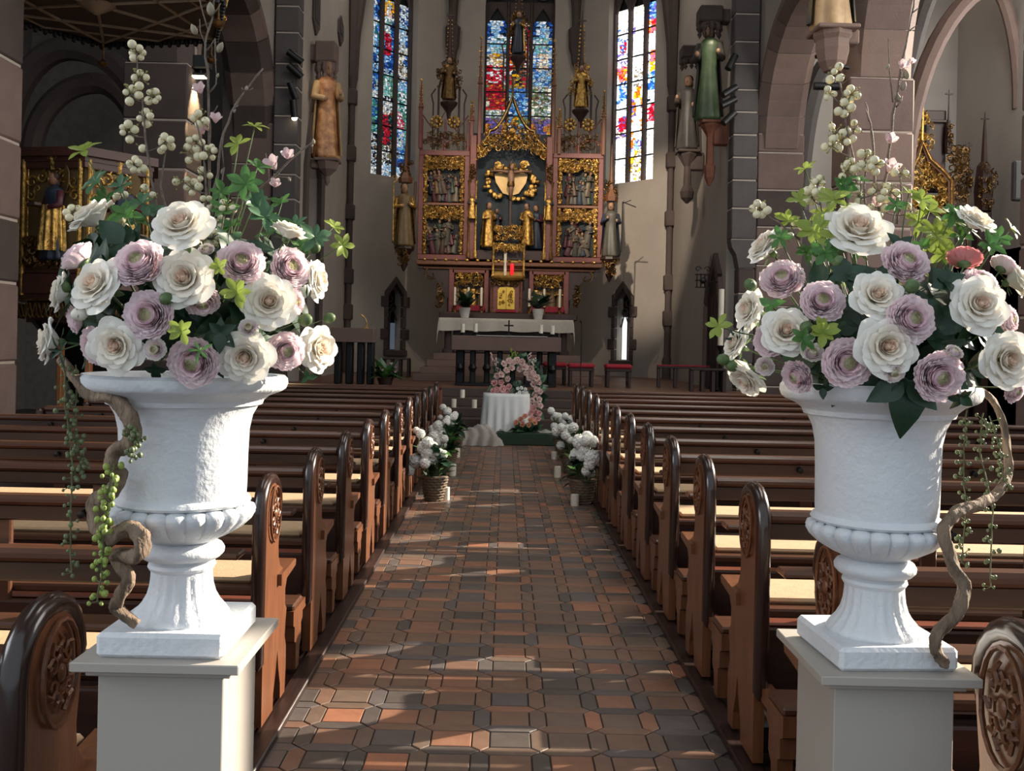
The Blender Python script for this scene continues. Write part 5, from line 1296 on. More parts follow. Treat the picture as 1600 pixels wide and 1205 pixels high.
def robe_mesh(mb, h, rr, arms=1, w=1.0, folds=True, n=18, twist=None, hoff=0.0):
    """a robed carved figure, feet at the origin, facing -Y; materials 0 robe, 1 flesh, 2 hair, 3 cloak"""
    ph = rr.uniform(0, 6); fk = rr.choice((5, 6, 7)); sway = rr.uniform(-.03, .03) if twist is None else twist
    def fold(a, z):
        t = max(0, 1-z/(0.6*h)); return 1+(0.17*t*sin(fk*a+ph+3*z/h)+0.08*sin(11*a+ph*2)*t+0.03*sin(9*a+ph-6*z/h) if folds else 0)
    prof = [(0.145, 0.0), (0.15, 0.03), (0.135, 0.18), (0.118, 0.36), (0.108, 0.48), (0.098, 0.57), (0.104, 0.65), (0.122, 0.745), (0.118, 0.79), (0.085, 0.822), (0.045, 0.84), (0.037, 0.862)]
    o = len(mb.v); mb.lathe([(r*w*h, z*h) for r, z in prof], n, 0, mod=fold, ell=(1, 0.72))
    hd = [(0.034, 0.855), (0.046, 0.872), (0.057, 0.895), (0.062, 0.925), (0.060, 0.955), (0.048, 0.982), (0.025, 0.997), (0.003, 1.0)]
    mb.lathe([(r*h, z*h) for r, z in hd], max(10, n*2//3), 1, c=(sway*h*0.3, -0.008*h+hoff, 0), ell=(0.9, 1.05))
    cx = sway*h*0.3
    mb.sph((cx, -0.072*h+hoff, 0.918*h), (0.012*h, 0.016*h, 0.022*h), 6, 4, 1)
    mb.sph((cx, 0.006*h+hoff, 0.95*h), (0.067*h, 0.064*h, 0.062*h), 10, 6, 2)
    mb.sph((cx, 0.03*h+hoff, 0.885*h), (0.058*h, 0.045*h, 0.075*h), 9, 5, 2)
    if arms:
        for s in (-1, 1):
            a, b_, c_ = (s*0.112*w*h, 0, 0.775*h), (s*0.155*w*h, -0.03*h, 0.62*h), (s*(0.03 if arms == 1 else rr.uniform(.02, .12))*h, -0.125*h, (0.63+rr.uniform(-.05, .1 if arms > 1 else .0))*h)
            mb.tube([a, b_, c_], [0.045*h, 0.043*h, 0.028*h], 8, 0 if arms == 1 else 3); mb.sph(c_, (0.024*h, 0.026*h, 0.032*h), 7, 5, 1)
    return mb
def cloak_mesh(mb, h, rr, w=1.0, mi=0):
    ph = rr.uniform(0, 6)
    def f(u, v):
        a = lerp(-0.62*pi, 0.62*pi, u); z = lerp(0.80, 0.04, v)
        r = (0.128+0.055*v+0.014*sin(a*9+ph)*v)*w
        return (r*h*sin(a), r*h*cos(a)*0.82, z*h)
    mb.grid(f, 22, 8, mi); return mb
def statue(label, base, h, rz, robe, cloak=None, skin=None, hair=None, w=1.0, name='statue', group=None, extra=None, seed=1, arms=1, halo=False):
    rr = random.Random(seed); t = thing(name, label, 'statue', base, rz, group)
    b = MB(); robe_mesh(b, h, rr, arms, w, n=26)
    f = b.obj('figure', [robe, skin or skin_w, hair or hair_w, cloak or robe], t, smooth='all')
    if cloak:
        b = MB(); cloak_mesh(b, h, rr, w); c = b.obj('cloak', cloak, t, smooth='all', fix=False)
    if halo:
        b = MB(); b.lathe([(0.001, 0), (0.1*h, 0), (0.1*h, 0.01*h), (0.001, 0.01*h)], 20); hh = b.obj('halo', gold, t); hh.matrix_basis = Matrix.Translation((0, 0.06*h, 0.94*h)) @ Matrix.Rotation(pi/2, 4, 'X')
    if extra: extra(t, h)
    return t
AX, AY = 0.05, 24.0
KA = 16/1000
def az(y): return 1.6+(537-y)*KA
def au(px): return (px-798)*KA
ALT = (AX, AY, 1.35)
def aM(): m = MB(); m.T = Matrix.Translation((0, 0, -1.35)); return m
def carve(mb, u0, u1, z0, z1, n, y, seed, r=(0.04, 0.09), th=0.013):
    rr = random.Random(seed)
    for i in range(n):
        q = rr.uniform(*r); cx = rr.uniform(u0+q*0.7, u1-q*0.7); cz = rr.uniform(z0+q*0.7, z1-q*0.7)
        curl(mb, (cx, y+rr.uniform(-.03, .02), cz), q, rr.uniform(.8, 1.5), rr.uniform(0, 6), rr.choice((-1, 1)), th*rr.uniform(.8, 1.3), 7, 'y', rr.uniform(0, .05), 0, 4)
        if i % 3 == 0: mb.sph((cx, y-0.05, cz), th*1.7, 5, 4)
# predella
pre = thing('altar_predella', 'carved red and gold lower tier of the high altar, behind the white cloth', 'altar', ALT)
b = aM(); b.box((0, 0.35, az(455)), (3.1, 0.3, az(418)-az(490)), 0, 0.01); b.box((0, 0.07, 2.27), (3.4, 1.0, 0.16), 0, 0.02); b.obj('body', rwood_d, pre, smooth=False)
b = aM(); b.box((0, 0.1, az(414)), (4.62, 0.66, 0.10), 0, 0.02); b.box((0, 0.14, az(421)), (4.3, 0.5, 0.07), 0, 0.02); b.obj('cornice', bwood, pre, smooth=False)
for i in range(17):
    b = aM(); b.sph((-2.1+i*0.2625, -0.22, az(409)), (0.045, 0.03, 0.035), 8, 5); b.obj('gilt_boss', gold, pre)
for s in (-1, 1):
    b = aM(); b.prism([(s*1.5, 3.44), (s*2.3, 3.44), (s*2.15, 3.3), (s*1.85, 3.2), (s*1.7, 3.0), (s*1.6, 2.75), (s*1.5, 2.7)], -0.05, 0.4, 'y'); b.obj('bracket', rwood_d, pre, smooth=False)
    b = aM(); curl(b, (s*1.93, -0.08, 3.28), 0.2, 0.9, pi/2, -s, 0.02); carve(b, min(s*1.6, s*1.8), max(s*1.6, s*1.8), 2.45, 3.1, 14, -0.02, 5+s, (0.05, 0.1), .02); b.obj('bracket_carving', gold_d, pre)
    # niche with gilded bust figures under tracery
    for (u0, u1, z0, z1) in ((s*1.5, s*1.36, 2.36, 3.44), (s*0.62, s*0.5, 2.36, 3.44)):
        b = aM(); b.box(((u0+u1)/2, 0.06, (z0+z1)/2), (abs(u1-u0), 0.3, z1-z0), 0, 0.015); b.obj('pilaster', rwood, pre, smooth=False)
    for zz, hh in ((3.38, .1), (2.42, .12)): b = aM(); b.box((s*0.99, 0.06, zz), (0.86, 0.3, hh), 0, 0.015); b.obj('niche_rail', rwood, pre, smooth=False)
    b = aM(); carve(b, s*0.99-0.38, s*0.99+0.38, 3.0, 3.36, 46, -0.06, 20+s, (0.05, 0.09), .014); b.obj('niche_tracery', gold, pre)
    for i in range(4):
        rr = random.Random(40+i+s); b = MB(); robe_mesh(b, 0.62, rr, 2, 1.15, n=12)
        o = b.obj('relief_figure', [rr.choice([gold, gold, ROBES[4]]), skin_w, hair_w, gold], pre, smooth='all'); o.location = (s*0.99-0.3+i*0.2, 0.1, 2.46-1.35)
    b = aM(); b.box((s*0.99, -0.12, 2.47), (0.8, 0.02, 0.14), 0, 0.004); b.obj('red_cloth_strip', mat('red_cloth', '#8d1f2f', 0.8), pre, smooth=False)
tb = thing('tabernacle', 'golden tabernacle with double doors in the middle of the high altar', 'tabernacle', (AX-0.06, AY-0.2, 2.35))
def tM(): m = MB(); m.T = Matrix.Translation((0, 0, -2.35)); return m
b = tM(); b.box((0, 0.1, 2.75), (0.8, 0.3, 0.8), 0, 0.02); b.obj('case', rwood, tb, smooth=False)
for s in (-1, 1):
    b = tM(); b.prism([(s*0.005, 2.45), (s*0.21, 2.45), (s*0.21, 2.92), (s*0.16, 2.99), (s*0.005, 3.0)], -0.08, -0.045, 'y'); d = b.obj('door', mat('tabernacle_gold', '#d8b04a', 0.35, 0.7, var=0.15, scale=10), tb, smooth=False)
    q = tM(); carve(q, min(s*.03, s*.19), max(s*.03, s*.19), 2.5, 2.93, 12, -0.085, 60+s, (0.03, 0.06), .009); q.obj('door_relief', gold, d)
    b = tM(); b.lathe([(0.03, 2.36), (0.03, 2.42), (0.018, 2.45), (0.018, 3.1), (0.035, 3.15)], 8, c=(s*0.34, -0.08, 0)); b.obj('colonnette', gold_d, tb)
b = tM(); b.box((0, -0.07, 2.405), (0.5, 0.03, 0.06), 0, 0.005); b.obj('red_sill', mat('red_cloth', '#8d1f2f', 0.8), tb, smooth=False)
b = tM(); carve(b, -0.42, 0.42, 3.02, 3.2, 30, -0.08, 70, (0.04, 0.08), .014); b.obj('crest', gold_d, tb)
ex = thing('exposition_throne', 'gilded niche above the tabernacle holding a candle and a red lamp', 'niche', (AX-0.02, AY-0.25, 3.2))
def eM(): m = MB(); m.T = Matrix.Translation((0, 0, -3.2)); return m
b = eM(); b.box((0, 0.25, 3.65), (0.82, 0.06, 0.9), 0, 0.01); b.lathe([(0.05, 3.12), (0.3, 3.17), (0.4, 3.22), (0.42, 3.27)], 12, ell=(1, 0.6)); b.obj('back', mat('worn_gold_panel', '#a8823f', 0.45, 0.5, var=0.2, scale=8), ex, smooth=False)
for s in (-1, 1):
    b = eM(); b.lathe([(0.05, 3.25), (0.03, 3.32), (0.03, 4.02), (0.055, 4.1)], 8, c=(s*0.38, 0, 0)); b.obj('colonnette', gold, ex)
b = eM(); carve(b, -0.4, 0.4, 3.85, 4.1, 30, 0.0, 71, (0.05, 0.09), .014); carve(b, -0.38, 0.38, 4.12, 4.55, 50, 0.05, 72, (0.05, 0.1), .014); b.obj('canopy_carving', gold, ex)
b = eM(); b.tube([(-0.08, 0.05, 3.28), (-0.08, 0.05, 3.85)], 0.04, 10); b.obj('candle', wax, ex)
b = eM(); b.lathe([(0.02, 3.28), (0.045, 3.34), (0.05, 3.5), (0.04, 3.58)], 10, c=(0.09, 0.0, 0)); b.obj('red_lamp', mat('red_glass_lamp', '#a01525', 0.2, emit='#ff2a30', estr=0.8), ex)

# shrine and wings
def scene_panel(parent, u0, u1, z0, z1, seed, y=0.1, nfig=12):
    rr = random.Random(seed)
    b = aM(); b.box(((u0+u1)/2, y+0.16, (z0+z1)/2), (u1-u0, 0.03, z1-z0)); b.obj('relief_ground', night, parent, smooth=False)
    for row in range(2):
        for i in range(nfig//2):
            h = (z1-z0)*rr.uniform(0.55, 0.8); b = MB(); robe_mesh(b, h, rr, 2, 1.25, n=12)
            rb = rr.choice(ROBES); o = b.obj('relief_figure', [rb, skin_w, hair_w, rr.choice(ROBES)], parent, smooth='all')
            o.location = (lerp(u0+0.12, u1-0.12, (i+0.5*(row)+rr.uniform(0, .4))/(nfig/2)), y+0.08-row*-0.05, (z0 if row else z0+(z1-z0)*0.24)-1.35)
            o.rotation_euler = (rr.uniform(-.05, .22), rr.uniform(-.3, .3), rr.uniform(-1.3, 1.3))
            if not row: o.location.y = y+0.12
def frame(parent, u0, u1, z0, z1, y, wd, m, nm='frame', d=0.10):
    b = aM()
    b.box(((u0+u1)/2, y, z0+wd/2), (u1-u0, d, wd), 0, 0.012); b.box(((u0+u1)/2, y, z1-wd/2), (u1-u0, d, wd), 0, 0.012)
    b.box((u0+wd/2, y, (z0+z1)/2), (wd, d, z1-z0-2*wd), 0, 0.012); b.box((u1-wd/2, y, (z0+z1)/2), (wd, d, z1-z0-2*wd), 0, 0.012)
    return b.obj(nm, m, parent, smooth=False)
for s, nm in ((-1, 'left'), (1, 'right')):
    w_ = thing('altar_wing', '%s wing of the high altar, red frame around two dark relief scenes' % nm, 'altar wing', ALT)
    u0, u1 = sorted((s*1.04, s*2.31)); z0, z1 = az(408), az(237)
    frame(w_, u0, u1, z0, z1, 0.05, 0.13, rwood)
    b = aM(); b.box(((u0+u1)/2, 0.2, (z0+z1)/2), (u1-u0-.02, 0.04, z1-z0-.02)); b.obj('back_board', rwood_d, w_, smooth=False)
    zm = az(321)
    b = aM(); b.box(((u0+u1)/2, 0.04, zm), (u1-u0-0.24, 0.1, 0.07), 0, 0.012); b.obj('middle_rail', bwood, w_, smooth=False)
    for (a, c_, k) in ((zm+0.05, z1-0.14, 1), (z0+0.14, zm-0.04, 2)):
        scene_panel(w_, u0+0.22, u1-0.22, a+0.02, c_-0.3, 100*k+s, 0.0)
        b = aM(); carve(b, u0+0.15, u1-0.15, c_-0.36, c_, 190, 0.0, 7*k+s, (0.03, 0.06), .0095)
        b.obj('gilt_tracery', gold, w_)
        for e in (u0+0.18, u1-0.18):
            b = aM(); b.box((e, 0.02, (a+c_)/2), (0.07, 0.06, c_-a), 0, 0.01); carve(b, e-0.06, e+0.06, a, c_, 50, -0.02, int(e*10)+k, (0.03, 0.05), .012); b.obj('gilt_strip', gold, w_)
    # cresting of arcs, rosettes and crockets
    b = aM(); zc = z1
    for cx in ((u0*3+u1)/4, (u0+u1*3)/4):
        b.tube([(cx+0.3*cos(pi*i/8), 0.08, zc+0.34*sin(pi*i/8)) for i in range(9)], 0.022, 6)
    for e in (u0+0.06, (u0+u1)/2, u1-0.06): b.box((e, 0.08, zc+0.4), (0.05, 0.06, 0.8), 0, 0.01)
    b.tube([(u0+0.06, 0.08, zc+0.9), (u0+0.35, 0.08, zc+0.5), ((u0+u1)/2, 0.08, zc+1.0), (u1-0.35, 0.08, zc+0.5), (u1-0.06, 0.08, zc+0.9)], 0.02, 6)
    b.obj('cresting', rwood, w_)
    b = aM(); carve(b, u0+0.1, u1-0.1, zc+0.05, zc+0.5, 60, 0.08, 15+s, (0.04, 0.1), .013); b.obj('crest_foliage', gold_d, w_)
    for cx in ((u0+u1)/2-0.22, (u0+u1)/2+0.22):
        b = aM()
        for i in range(9): b.sph((cx+0.12*cos(i*2*pi/9), 0.05, zc+0.72+0.12*sin(i*2*pi/9)), 0.05, 6, 4)
        b.sph((cx, 0.03, zc+0.72), 0.06, 7, 5); b.obj('rosette', gold, w_)
sh = thing('altar_shrine', 'central shrine of the high altar under a gilded ogee arch', 'altar', ALT)
b = aM(); b.box((0, 0.42, az(310)), (2.06, 0.05, az(195)-az(408)), 0, 0.01); b.obj('back_panel', mat('shrine_blue', '#27333c', 0.7, var=0.35, scale=2), sh, smooth=False)
for s in (-1, 1):
    b = aM(); b.box((s*0.95, 0.15, az(310)), (0.16, 0.5, az(215)-az(408)), 0, 0.015); b.obj('jamb', rwood, sh, smooth=False)
    for i, e in enumerate((0.86, 1.03)):
        b = aM(); b.lathe([(0.05, az(405)), (0.05, az(396)), (0.028, az(392)), (0.028, az(345)), (0.045, az(342)), (0.022, az(338)), (0.022, az(290)), (0.05, az(285))], 8, c=(s*e, -0.12, 0)); b.obj('colonnette', gold if i == 0 else gold_d, sh)
    rr = random.Random(3+s); b = MB(); robe_mesh(b, 0.62, rr, 2, 1.1, n=14); o = b.obj('jamb_figure', [gold, skin_w, hair_w, ROBES[5]], sh, smooth='all'); o.location = (s*0.95, -0.2, az(345)-1.35)
    b = aM(); carve(b, min(s*.86, s*1.05), max(s*.86, s*1.05), az(340), az(322), 10, -0.15, 33+s, (0.03, 0.06), .012); carve(b, min(s*.86, s*1.05), max(s*.86, s*1.05), az(285), az(255), 22, -0.12, 35+s, (0.03, 0.07), .012); b.obj('jamb_canopy', gold_d, sh)
b = aM(); b.box((0, 0.2, az(399)), (1.8, 0.5, 0.26), 0, 0.02); b.obj('shrine_base', rwood_d, sh, smooth=False)
# ogee arch with crockets
og = []
for i in range(9):
    t = i/8; og.append((-0.98+0.42*t+0.12*sin(t*pi), az(240)+(az(205)-az(240))*t**0.7))
for i in range(1, 9):
    t = i/8; og.append((-0.56+0.56*t**0.75, az(205)+(az(150)-az(205))*t**1.5))
for th, m, dy, nm in ((0.045, rwood_d, 0.0, 'ogee_arch'), (0.018, gold, -0.045, 'ogee_gilt_edge')):
    b = aM(); b.tube([(u, dy, z) for u, z in og]+[(-u, dy, z) for u, z in og[-2::-1]], th, 7); b.obj(nm, m, sh)
b = aM()
for i in range(2, 16, 2):
    for s in (-1, 1): u, z = og[i]; curl(b, (s*u-0.0, -0.02, z+0.1), 0.07, 1.0, 1.5, s, 0.016, 7)
b.tube([(0, 0, az(150)), (0, 0, az(120))], 0.03, 6); b.obj('crockets', gold_d, sh)
b = aM()
rr = random.Random(9)
for i in range(150):
    u = rr.uniform(-0.85, 0.85); zt = az(240)+(az(182)-az(240))*(1-abs(u)/0.9)**0.8; zb = az(258)+(az(232)-az(258))*sqrt(max(0, 1-(u/0.88)**2))
    z = rr.uniform(zb, zt); q = rr.uniform(.05, .1)
    curl(b, (u, rr.uniform(-.08, .0), z), q, rr.uniform(.8, 1.5), rr.uniform(0, 6), rr.choice((-1, 1)), .015, 7, 'y', .04, 0, 4)
b.obj('arch_tracery', gold, sh)
b = aM()
for i in range(12): b.sph((0.2*cos(i*pi/6), -0.1, az(207)+0.2*sin(i*pi/6)), 0.05, 6, 4)
b.sph((0, -0.1, az(207)), 0.1, 8, 6); b.obj('medallion', gold, sh)
# gold cloud with two cream half-wings behind the crucifix
b = aM(); rr = random.Random(4)
for i in range(60):
    a = rr.uniform(0, 2*pi); e = rr.uniform(.85, 1.12)
    b.sph((0.62*cos(a)*e, 0.25, az(283)+0.42*sin(a)*e), (rr.uniform(.04, .09), .05, rr.uniform(.04, .08)), 6, 4)
b.obj('gilt_cloud', gold, sh)
for s in (-1, 1):
    b = aM(); b.prism([(s*0.05, az(303)), (s*0.2, az(300)), (s*0.38, az(283)), (s*0.42, az(270)), (s*0.3, az(267)), (s*0.05, az(270))], 0.2, 0.24, 'y'); b.obj('cream_wing', cream_g, sh, smooth=False)
b = aM()
for s in (-1, 1):
    for k in range(3): curl(b, (s*0.32+k*0.02*s, 0.15, az(256)), 0.13-0.03*k, 1.3, 0, s, 0.025, 10)
b.obj('cloud_scrolls', gold, sh)
cr = thing('crucifix', 'dark crucifix in the centre of the high altar shrine', 'crucifix', (AX, AY+0.0, az(385)))
zz = az(385)
b = MB(); b.box((0, 0.06, (az(250)-zz)/2), (0.07, 0.05, az(250)-zz), 0, 0.01); b.box((0, 0.06, az(267)-zz), (1.05, 0.05, 0.07), 0, 0.01); b.obj('cross', rwood_d, cr, smooth=False)
b = MB(); h = 1.0; z0 = az(312)-zz
b.tube([(0, 0.02, z0), (0.0, -0.03, z0+0.25), (0.01, 0.0, z0+0.45), (0, 0.01, z0+0.62), (0, 0.0, z0+0.74)], [0.035, 0.05, 0.075, 0.085, 0.035], 10)
b.sph((0.02, -0.02, z0+0.81), (0.055, 0.06, 0.075), 9, 6)
for s in (-1, 1): b.tube([(s*0.07, 0.01, z0+0.69), (s*0.26, 0.02, z0+0.72), (s*0.46, 0.03, az(267)-zz)], [0.035, 0.03, 0.02], 7)
b.obj('corpus', mat('carved_corpus', '#8c6a55', 0.5, var=0.1), cr, smooth='all')
b = MB(); b.lathe([(0.085, z0+0.32), (0.1, z0+0.36), (0.085, z0+0.45)], 10); b.obj('loincloth', gold_d, cr)
def gs(px, py, h, lb, cl, sd, rz=0.0, y=-0.1, robe=gold):
    return statue(lb, (AX+au(px), AY+y, az(py)), h, rz, robe, cl, seed=sd, arms=2, group='carved figures of the high altar')
gs(765, 388, 1.12, 'golden robed figure kneeling left of the altar crucifix', gold, 1, 0.5)
gs(824, 384, 1.05, 'golden robed figure right of the altar crucifix', gold, 2, -0.5)
gs(777, 372, 0.75, 'small dark robed figure behind the left golden figure of the shrine', ROBES[2], 3, 0.3, 0.2, ROBES[5])
gs(838, 388, 1.1, 'dark robed figure at the right edge of the shrine', ROBES[2], 4, -0.3, 0.1, ROBES[5])
# spires (towers above the retable) with their figures
def spire(lb, cx, zb, zt, wd, m1, m2, seed, zfig=None, hfig=1.0, cloak=None):
    t = thing('altar_spire', lb, 'spire', (AX+cx, AY+0.1, zb))
    rr = random.Random(seed)
    b = MB()
    for s in (-1, 1):
        b.tube([(s*wd, 0, 0), (s*wd, 0, (zt-zb)*0.42), (s*wd*0.75, 0, (zt-zb)*0.5)], 0.028, 6)
        b.tube([(s*wd*1.5, 0, 0), (s*wd*1.5, 0, (zt-zb)*0.32), (s*wd*1.7, 0, (zt-zb)*0.38), (s*wd*1.3, 0, (zt-zb)*0.42)], 0.02, 6)
    b.obj('shafts', m1, t)
    b = MB(); q = zt-zb
    b.lathe([(0.02, q*0.46), (wd*0.5, q*0.5), (wd*0.55, q*0.54), (wd*0.3, q*0.6), (0.035, q*0.7), (0.02, q*0.93), (0.005, q)], 6)
    b.box((0, 0, q*0.93), (0.2, 0.03, 0.035)); b.obj('pinnacle', m1, t, smooth=False)
    b = MB()
    for i in range(60):
        z = rr.uniform(q*0.42, q*0.62); u = rr.uniform(-1, 1)*wd*(1.1 if z < q*0.55 else .6); curl(b, (u, -0.06, z), rr.uniform(.05, .09), 1.1, rr.uniform(0, 6), rr.choice((-1, 1)), .016, 7, 'y', .04, 0, 4)
    for i in range(10):
        z = q*(0.64+0.028*i)
        for s in (-1, 1): b.sph((s*0.05*(1.6-0.09*i), 0, z), 0.028, 5, 4)
    b.obj('crockets', m2, t)['kind'] = 'stuff'
    if zfig is not None:
        b = MB(); b.lathe([(0.03, zfig-zb-0.45), (0.07, zfig-zb-0.25), (wd*0.8, zfig-zb-0.08), (wd*0.85, zfig-zb-0.02), (wd*.8, zfig-zb)], 8); b.obj('console', m1, t)
    return t
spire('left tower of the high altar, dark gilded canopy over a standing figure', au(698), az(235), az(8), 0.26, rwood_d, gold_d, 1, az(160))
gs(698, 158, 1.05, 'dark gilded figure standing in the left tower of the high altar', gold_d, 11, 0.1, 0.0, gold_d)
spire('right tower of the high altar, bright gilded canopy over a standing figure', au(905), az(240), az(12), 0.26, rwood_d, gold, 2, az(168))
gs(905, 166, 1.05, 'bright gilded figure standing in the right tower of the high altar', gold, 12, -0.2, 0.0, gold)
spire('central tower of the high altar in front of the middle window', au(805), az(150), az(-60), 0.24, rwood_d, gold_d, 3, az(86))
gs(805, 84, 1.05, 'gilded figure with dark mantle high in the central tower, before the middle window', gold, 13, -0.4, 0.0, ROBES[5])
for i, (px, yb, yt) in enumerate(((747, 240, 60), (862, 240, 62), (655, 235, 128), (941, 240, 140), (735, 235, 160), (872, 240, 170))):
    t = thing('altar_pinnacle', ['tall thin pinnacle left of the shrine arch', 'tall thin pinnacle right of the shrine arch', 'thin pinnacle at the outer left corner of the high altar', 'thin spiky pinnacle at the outer right corner of the high altar',
              'short pinnacle between left wing and shrine', 'short pinnacle between right wing and shrine'][i], 'pinnacle', (AX+au(px), AY, az(yb)))
    q = az(yt)-az(yb); b = MB(); b.box((0, 0, q*0.3), (0.09, 0.09, q*0.6), 0, 0.015); b.lathe([(0.07, q*0.6), (0.03, q*0.68), (0.012, q*0.97), (0.002, q)], 6); b.obj('shaft', rwood if i % 2 == 0 else bwood, t, smooth=False)
    b = MB()
    for k in range(9):
        for s in (-1, 1): b.sph((s*0.05*(1-0.06*k), -0.01, q*(0.58+0.043*k)), 0.024, 5, 4)
    b.sph((0, 0, q), 0.04, 6, 4); b.obj('crockets', gold, t)['kind'] = 'stuff'
# side figures on consoles
for px, yb, h, s, lb, cl, rb in ((633, 388, 1.55, -1, 'golden bishop figure with a crook at the left flank of the high altar', gold, ROBES[4]), (955, 398, 1.35, 1, 'dark armoured figure with a staff at the right flank of the high altar', ROBES[5], ROBES[1])):
    st = statue(lb, (AX+au(px), AY-0.05, az(yb)), h, -s*0.2, rb, cl, seed=20+s, arms=2, group='figures flanking the high altar')
    b = MB(); b.tube([(s*0.28, -0.1, 0.1), (s*0.29, -0.1, h*1.0)], 0.015, 6)
    if s < 0: curl(b, (s*0.29+0.0, -0.1, h*1.07), 0.10, 1.0, -pi/2, 1, 0.022, 10)
    else: b.tube([(0.29, -0.1, h*1.0), (0.62, -0.1, h*0.9)], 0.014, 5); b.tube([(0.29, -0.1, h*0.97), (0.5, -0.1, h*1.03)], 0.012, 5)
    b.obj('staff', gold if s < 0 else iron, st)
    t = thing('altar_console', ['carved console with scroll tail under the golden bishop', 'carved console under the armoured figure'][s > 0], 'console', (AX+au(px), AY+0.05, az(yb)-0.01), 0)
    b = MB(); b.lathe([(0.02, -0.62), (0.1, -0.45), (0.08, -0.3), (0.2, -0.12), (0.26, -0.06), (0.25, 0)], 9); b.obj('bracket', rwood_d, t)
    b = MB(); carve(b, -0.2, 0.2, -0.5, -0.05, 22, -0.16, 80+s, (0.05, 0.09), .016); carve(b, -0.2, 0.2, h+0.02, h+0.6, 26, -0.02, 82+s, (0.05, 0.1), .016); b.obj('scrolls', gold_d, t)
    b = MB(); b.lathe([(0.17, h+0.05), (0.18, h+0.15), (0.07, h+0.35), (0.03, h+0.9), (0.005, h+1.5)], 6); b.tube([(-s*0.2, 0.1, -0.1), (-s*0.24, 0.1, h+0.1)], 0.03, 6); b.obj('canopy', bwood, t, smooth=False)

# mensa of the high altar with its cloth
ms = thing('high_altar_table', 'dark stone table of the high altar under the white cloth', 'altar', (AX-0.05, 23.1, 1.352))
b = MB(); b.box((0, 0.1, 0.36), (2.5, 0.7, 0.72), 0, 0.02); b.obj('base', rwood_d, ms, smooth=False)
b = MB(); b.box((0, 0, 0.77), (3.2, 1.0, 0.1), 0, 0.015); b.obj('slab', stone_dark, ms, smooth=False)
for s in (-1, 1):
    b = MB(); b.lathe([(0.13, 0), (0.13, 0.08), (0.08, 0.12), (0.08, 0.6), (0.13, 0.68), (0.13, 0.72)], 10, c=(s*1.38, -0.25, 0)); b.obj('leg', stone_dark, ms)
cl = MB()
def clf(u, v):
    x = lerp(-1.66, 1.66, u); L = 1.02+0.30*2; d = v*L
    if d < 0.30: y, z = 0.53, -0.30+d
    elif d < 1.32: y, z = 0.53-(d-0.30)*1.03, 0.0
    else: y, z = -0.535-0.02*sin(u*40), -(d-1.32)*(1+0.04*sin(u*23))
    e = max(0, (abs(u-0.5)-0.475)/0.025); z -= 0.33*e*e*(1 if v > .1 else .5); x -= 0.04*e*(1 if u > .5 else -1)
    return (x, y, z)
cl.grid(clf, 80, 36); o = cl.obj('altar_cloth', linen, smooth='all', fix=False); o.location = (AX-0.05, 23.1, 1.352+0.832); tag(o, 'white linen cloth draped over the high altar table', 'altar cloth')
def candle_obj(x, y, z, h, r, lb, grp, holder=True):
    t = thing('candle', lb, 'candle', (x, y, z), 0, grp)
    zz = 0
    if holder:
        b = MB(); b.lathe([(r*2.0, 0), (r*2.0, h*0.06), (r*0.8, h*0.12), (r*0.8, h*0.2), (r*1.6, h*0.24), (r*1.6, h*0.27)], 10); b.obj('holder', gold_d if holder is True else holder, t); zz = h*0.27
    b = MB(); b.lathe([(r, zz), (r, h*0.985), (r*0.6, h)], 10); b.obj('wax', wax, t); b = MB(); b.tube([(0, 0, h*0.99), (0.002, 0, h*1.04)], r*0.08+0.001, 4); b.obj('wick', black, t)
    return t
for i, px in enumerate((715, 736, 756, 830, 853, 877)):
    candle_obj(AX+au(px), 23.72, 2.352, 0.62, 0.03, 'tall white candle standing before the altar niches, %s of six from the left' % ORD[i], 'tall candles on the high altar')
def potted(x, y, z, s, lb, seed, bl):
    rr = random.Random(seed); t = thing('potted_plant', lb, 'plant', (x, y, z))
    b = MB(); b.lathe([(0.07*s, 0), (0.105*s, 0.17*s), (0.11*s, 0.18*s), (0.10*s, 0.18*s), (0.09*s, 0.15*s)], 16); b.obj('pot', mat('white_pot', '#d8d5cf', 0.4, var=0.02), t)
    for i in range(26):
        a = rr.uniform(0, 6.3); el = rr.uniform(.3, 1.4); d = (cos(a)*cos(el), sin(a)*cos(el), sin(el)); place_leaf(t, (0, 0, 0.17*s), d, (0, 0, 1), rr.uniform(.2, .38)*s, ('d', 'pt'))
    for i in range(bl):
        a = rr.uniform(0, 6.3); el = rr.uniform(.5, 1.5); p = Vector((cos(a)*cos(el), sin(a)*cos(el), sin(el)))*0.3*s+Vector((0, 0, .17*s)); put('blossom', BLOSSOM, t, Matrix.Translation(p) @ Matrix.Scale(.06*s, 4))
    return t
potted(AX+au(733.5), 22.72, 2.19, 1.35, 'green plant in a white pot at the left of the high altar cloth', 1, 2); potted(AX+au(842), 22.72, 2.19, 1.35, 'flowering plant in a white pot at the right of the high altar cloth', 2, 8)
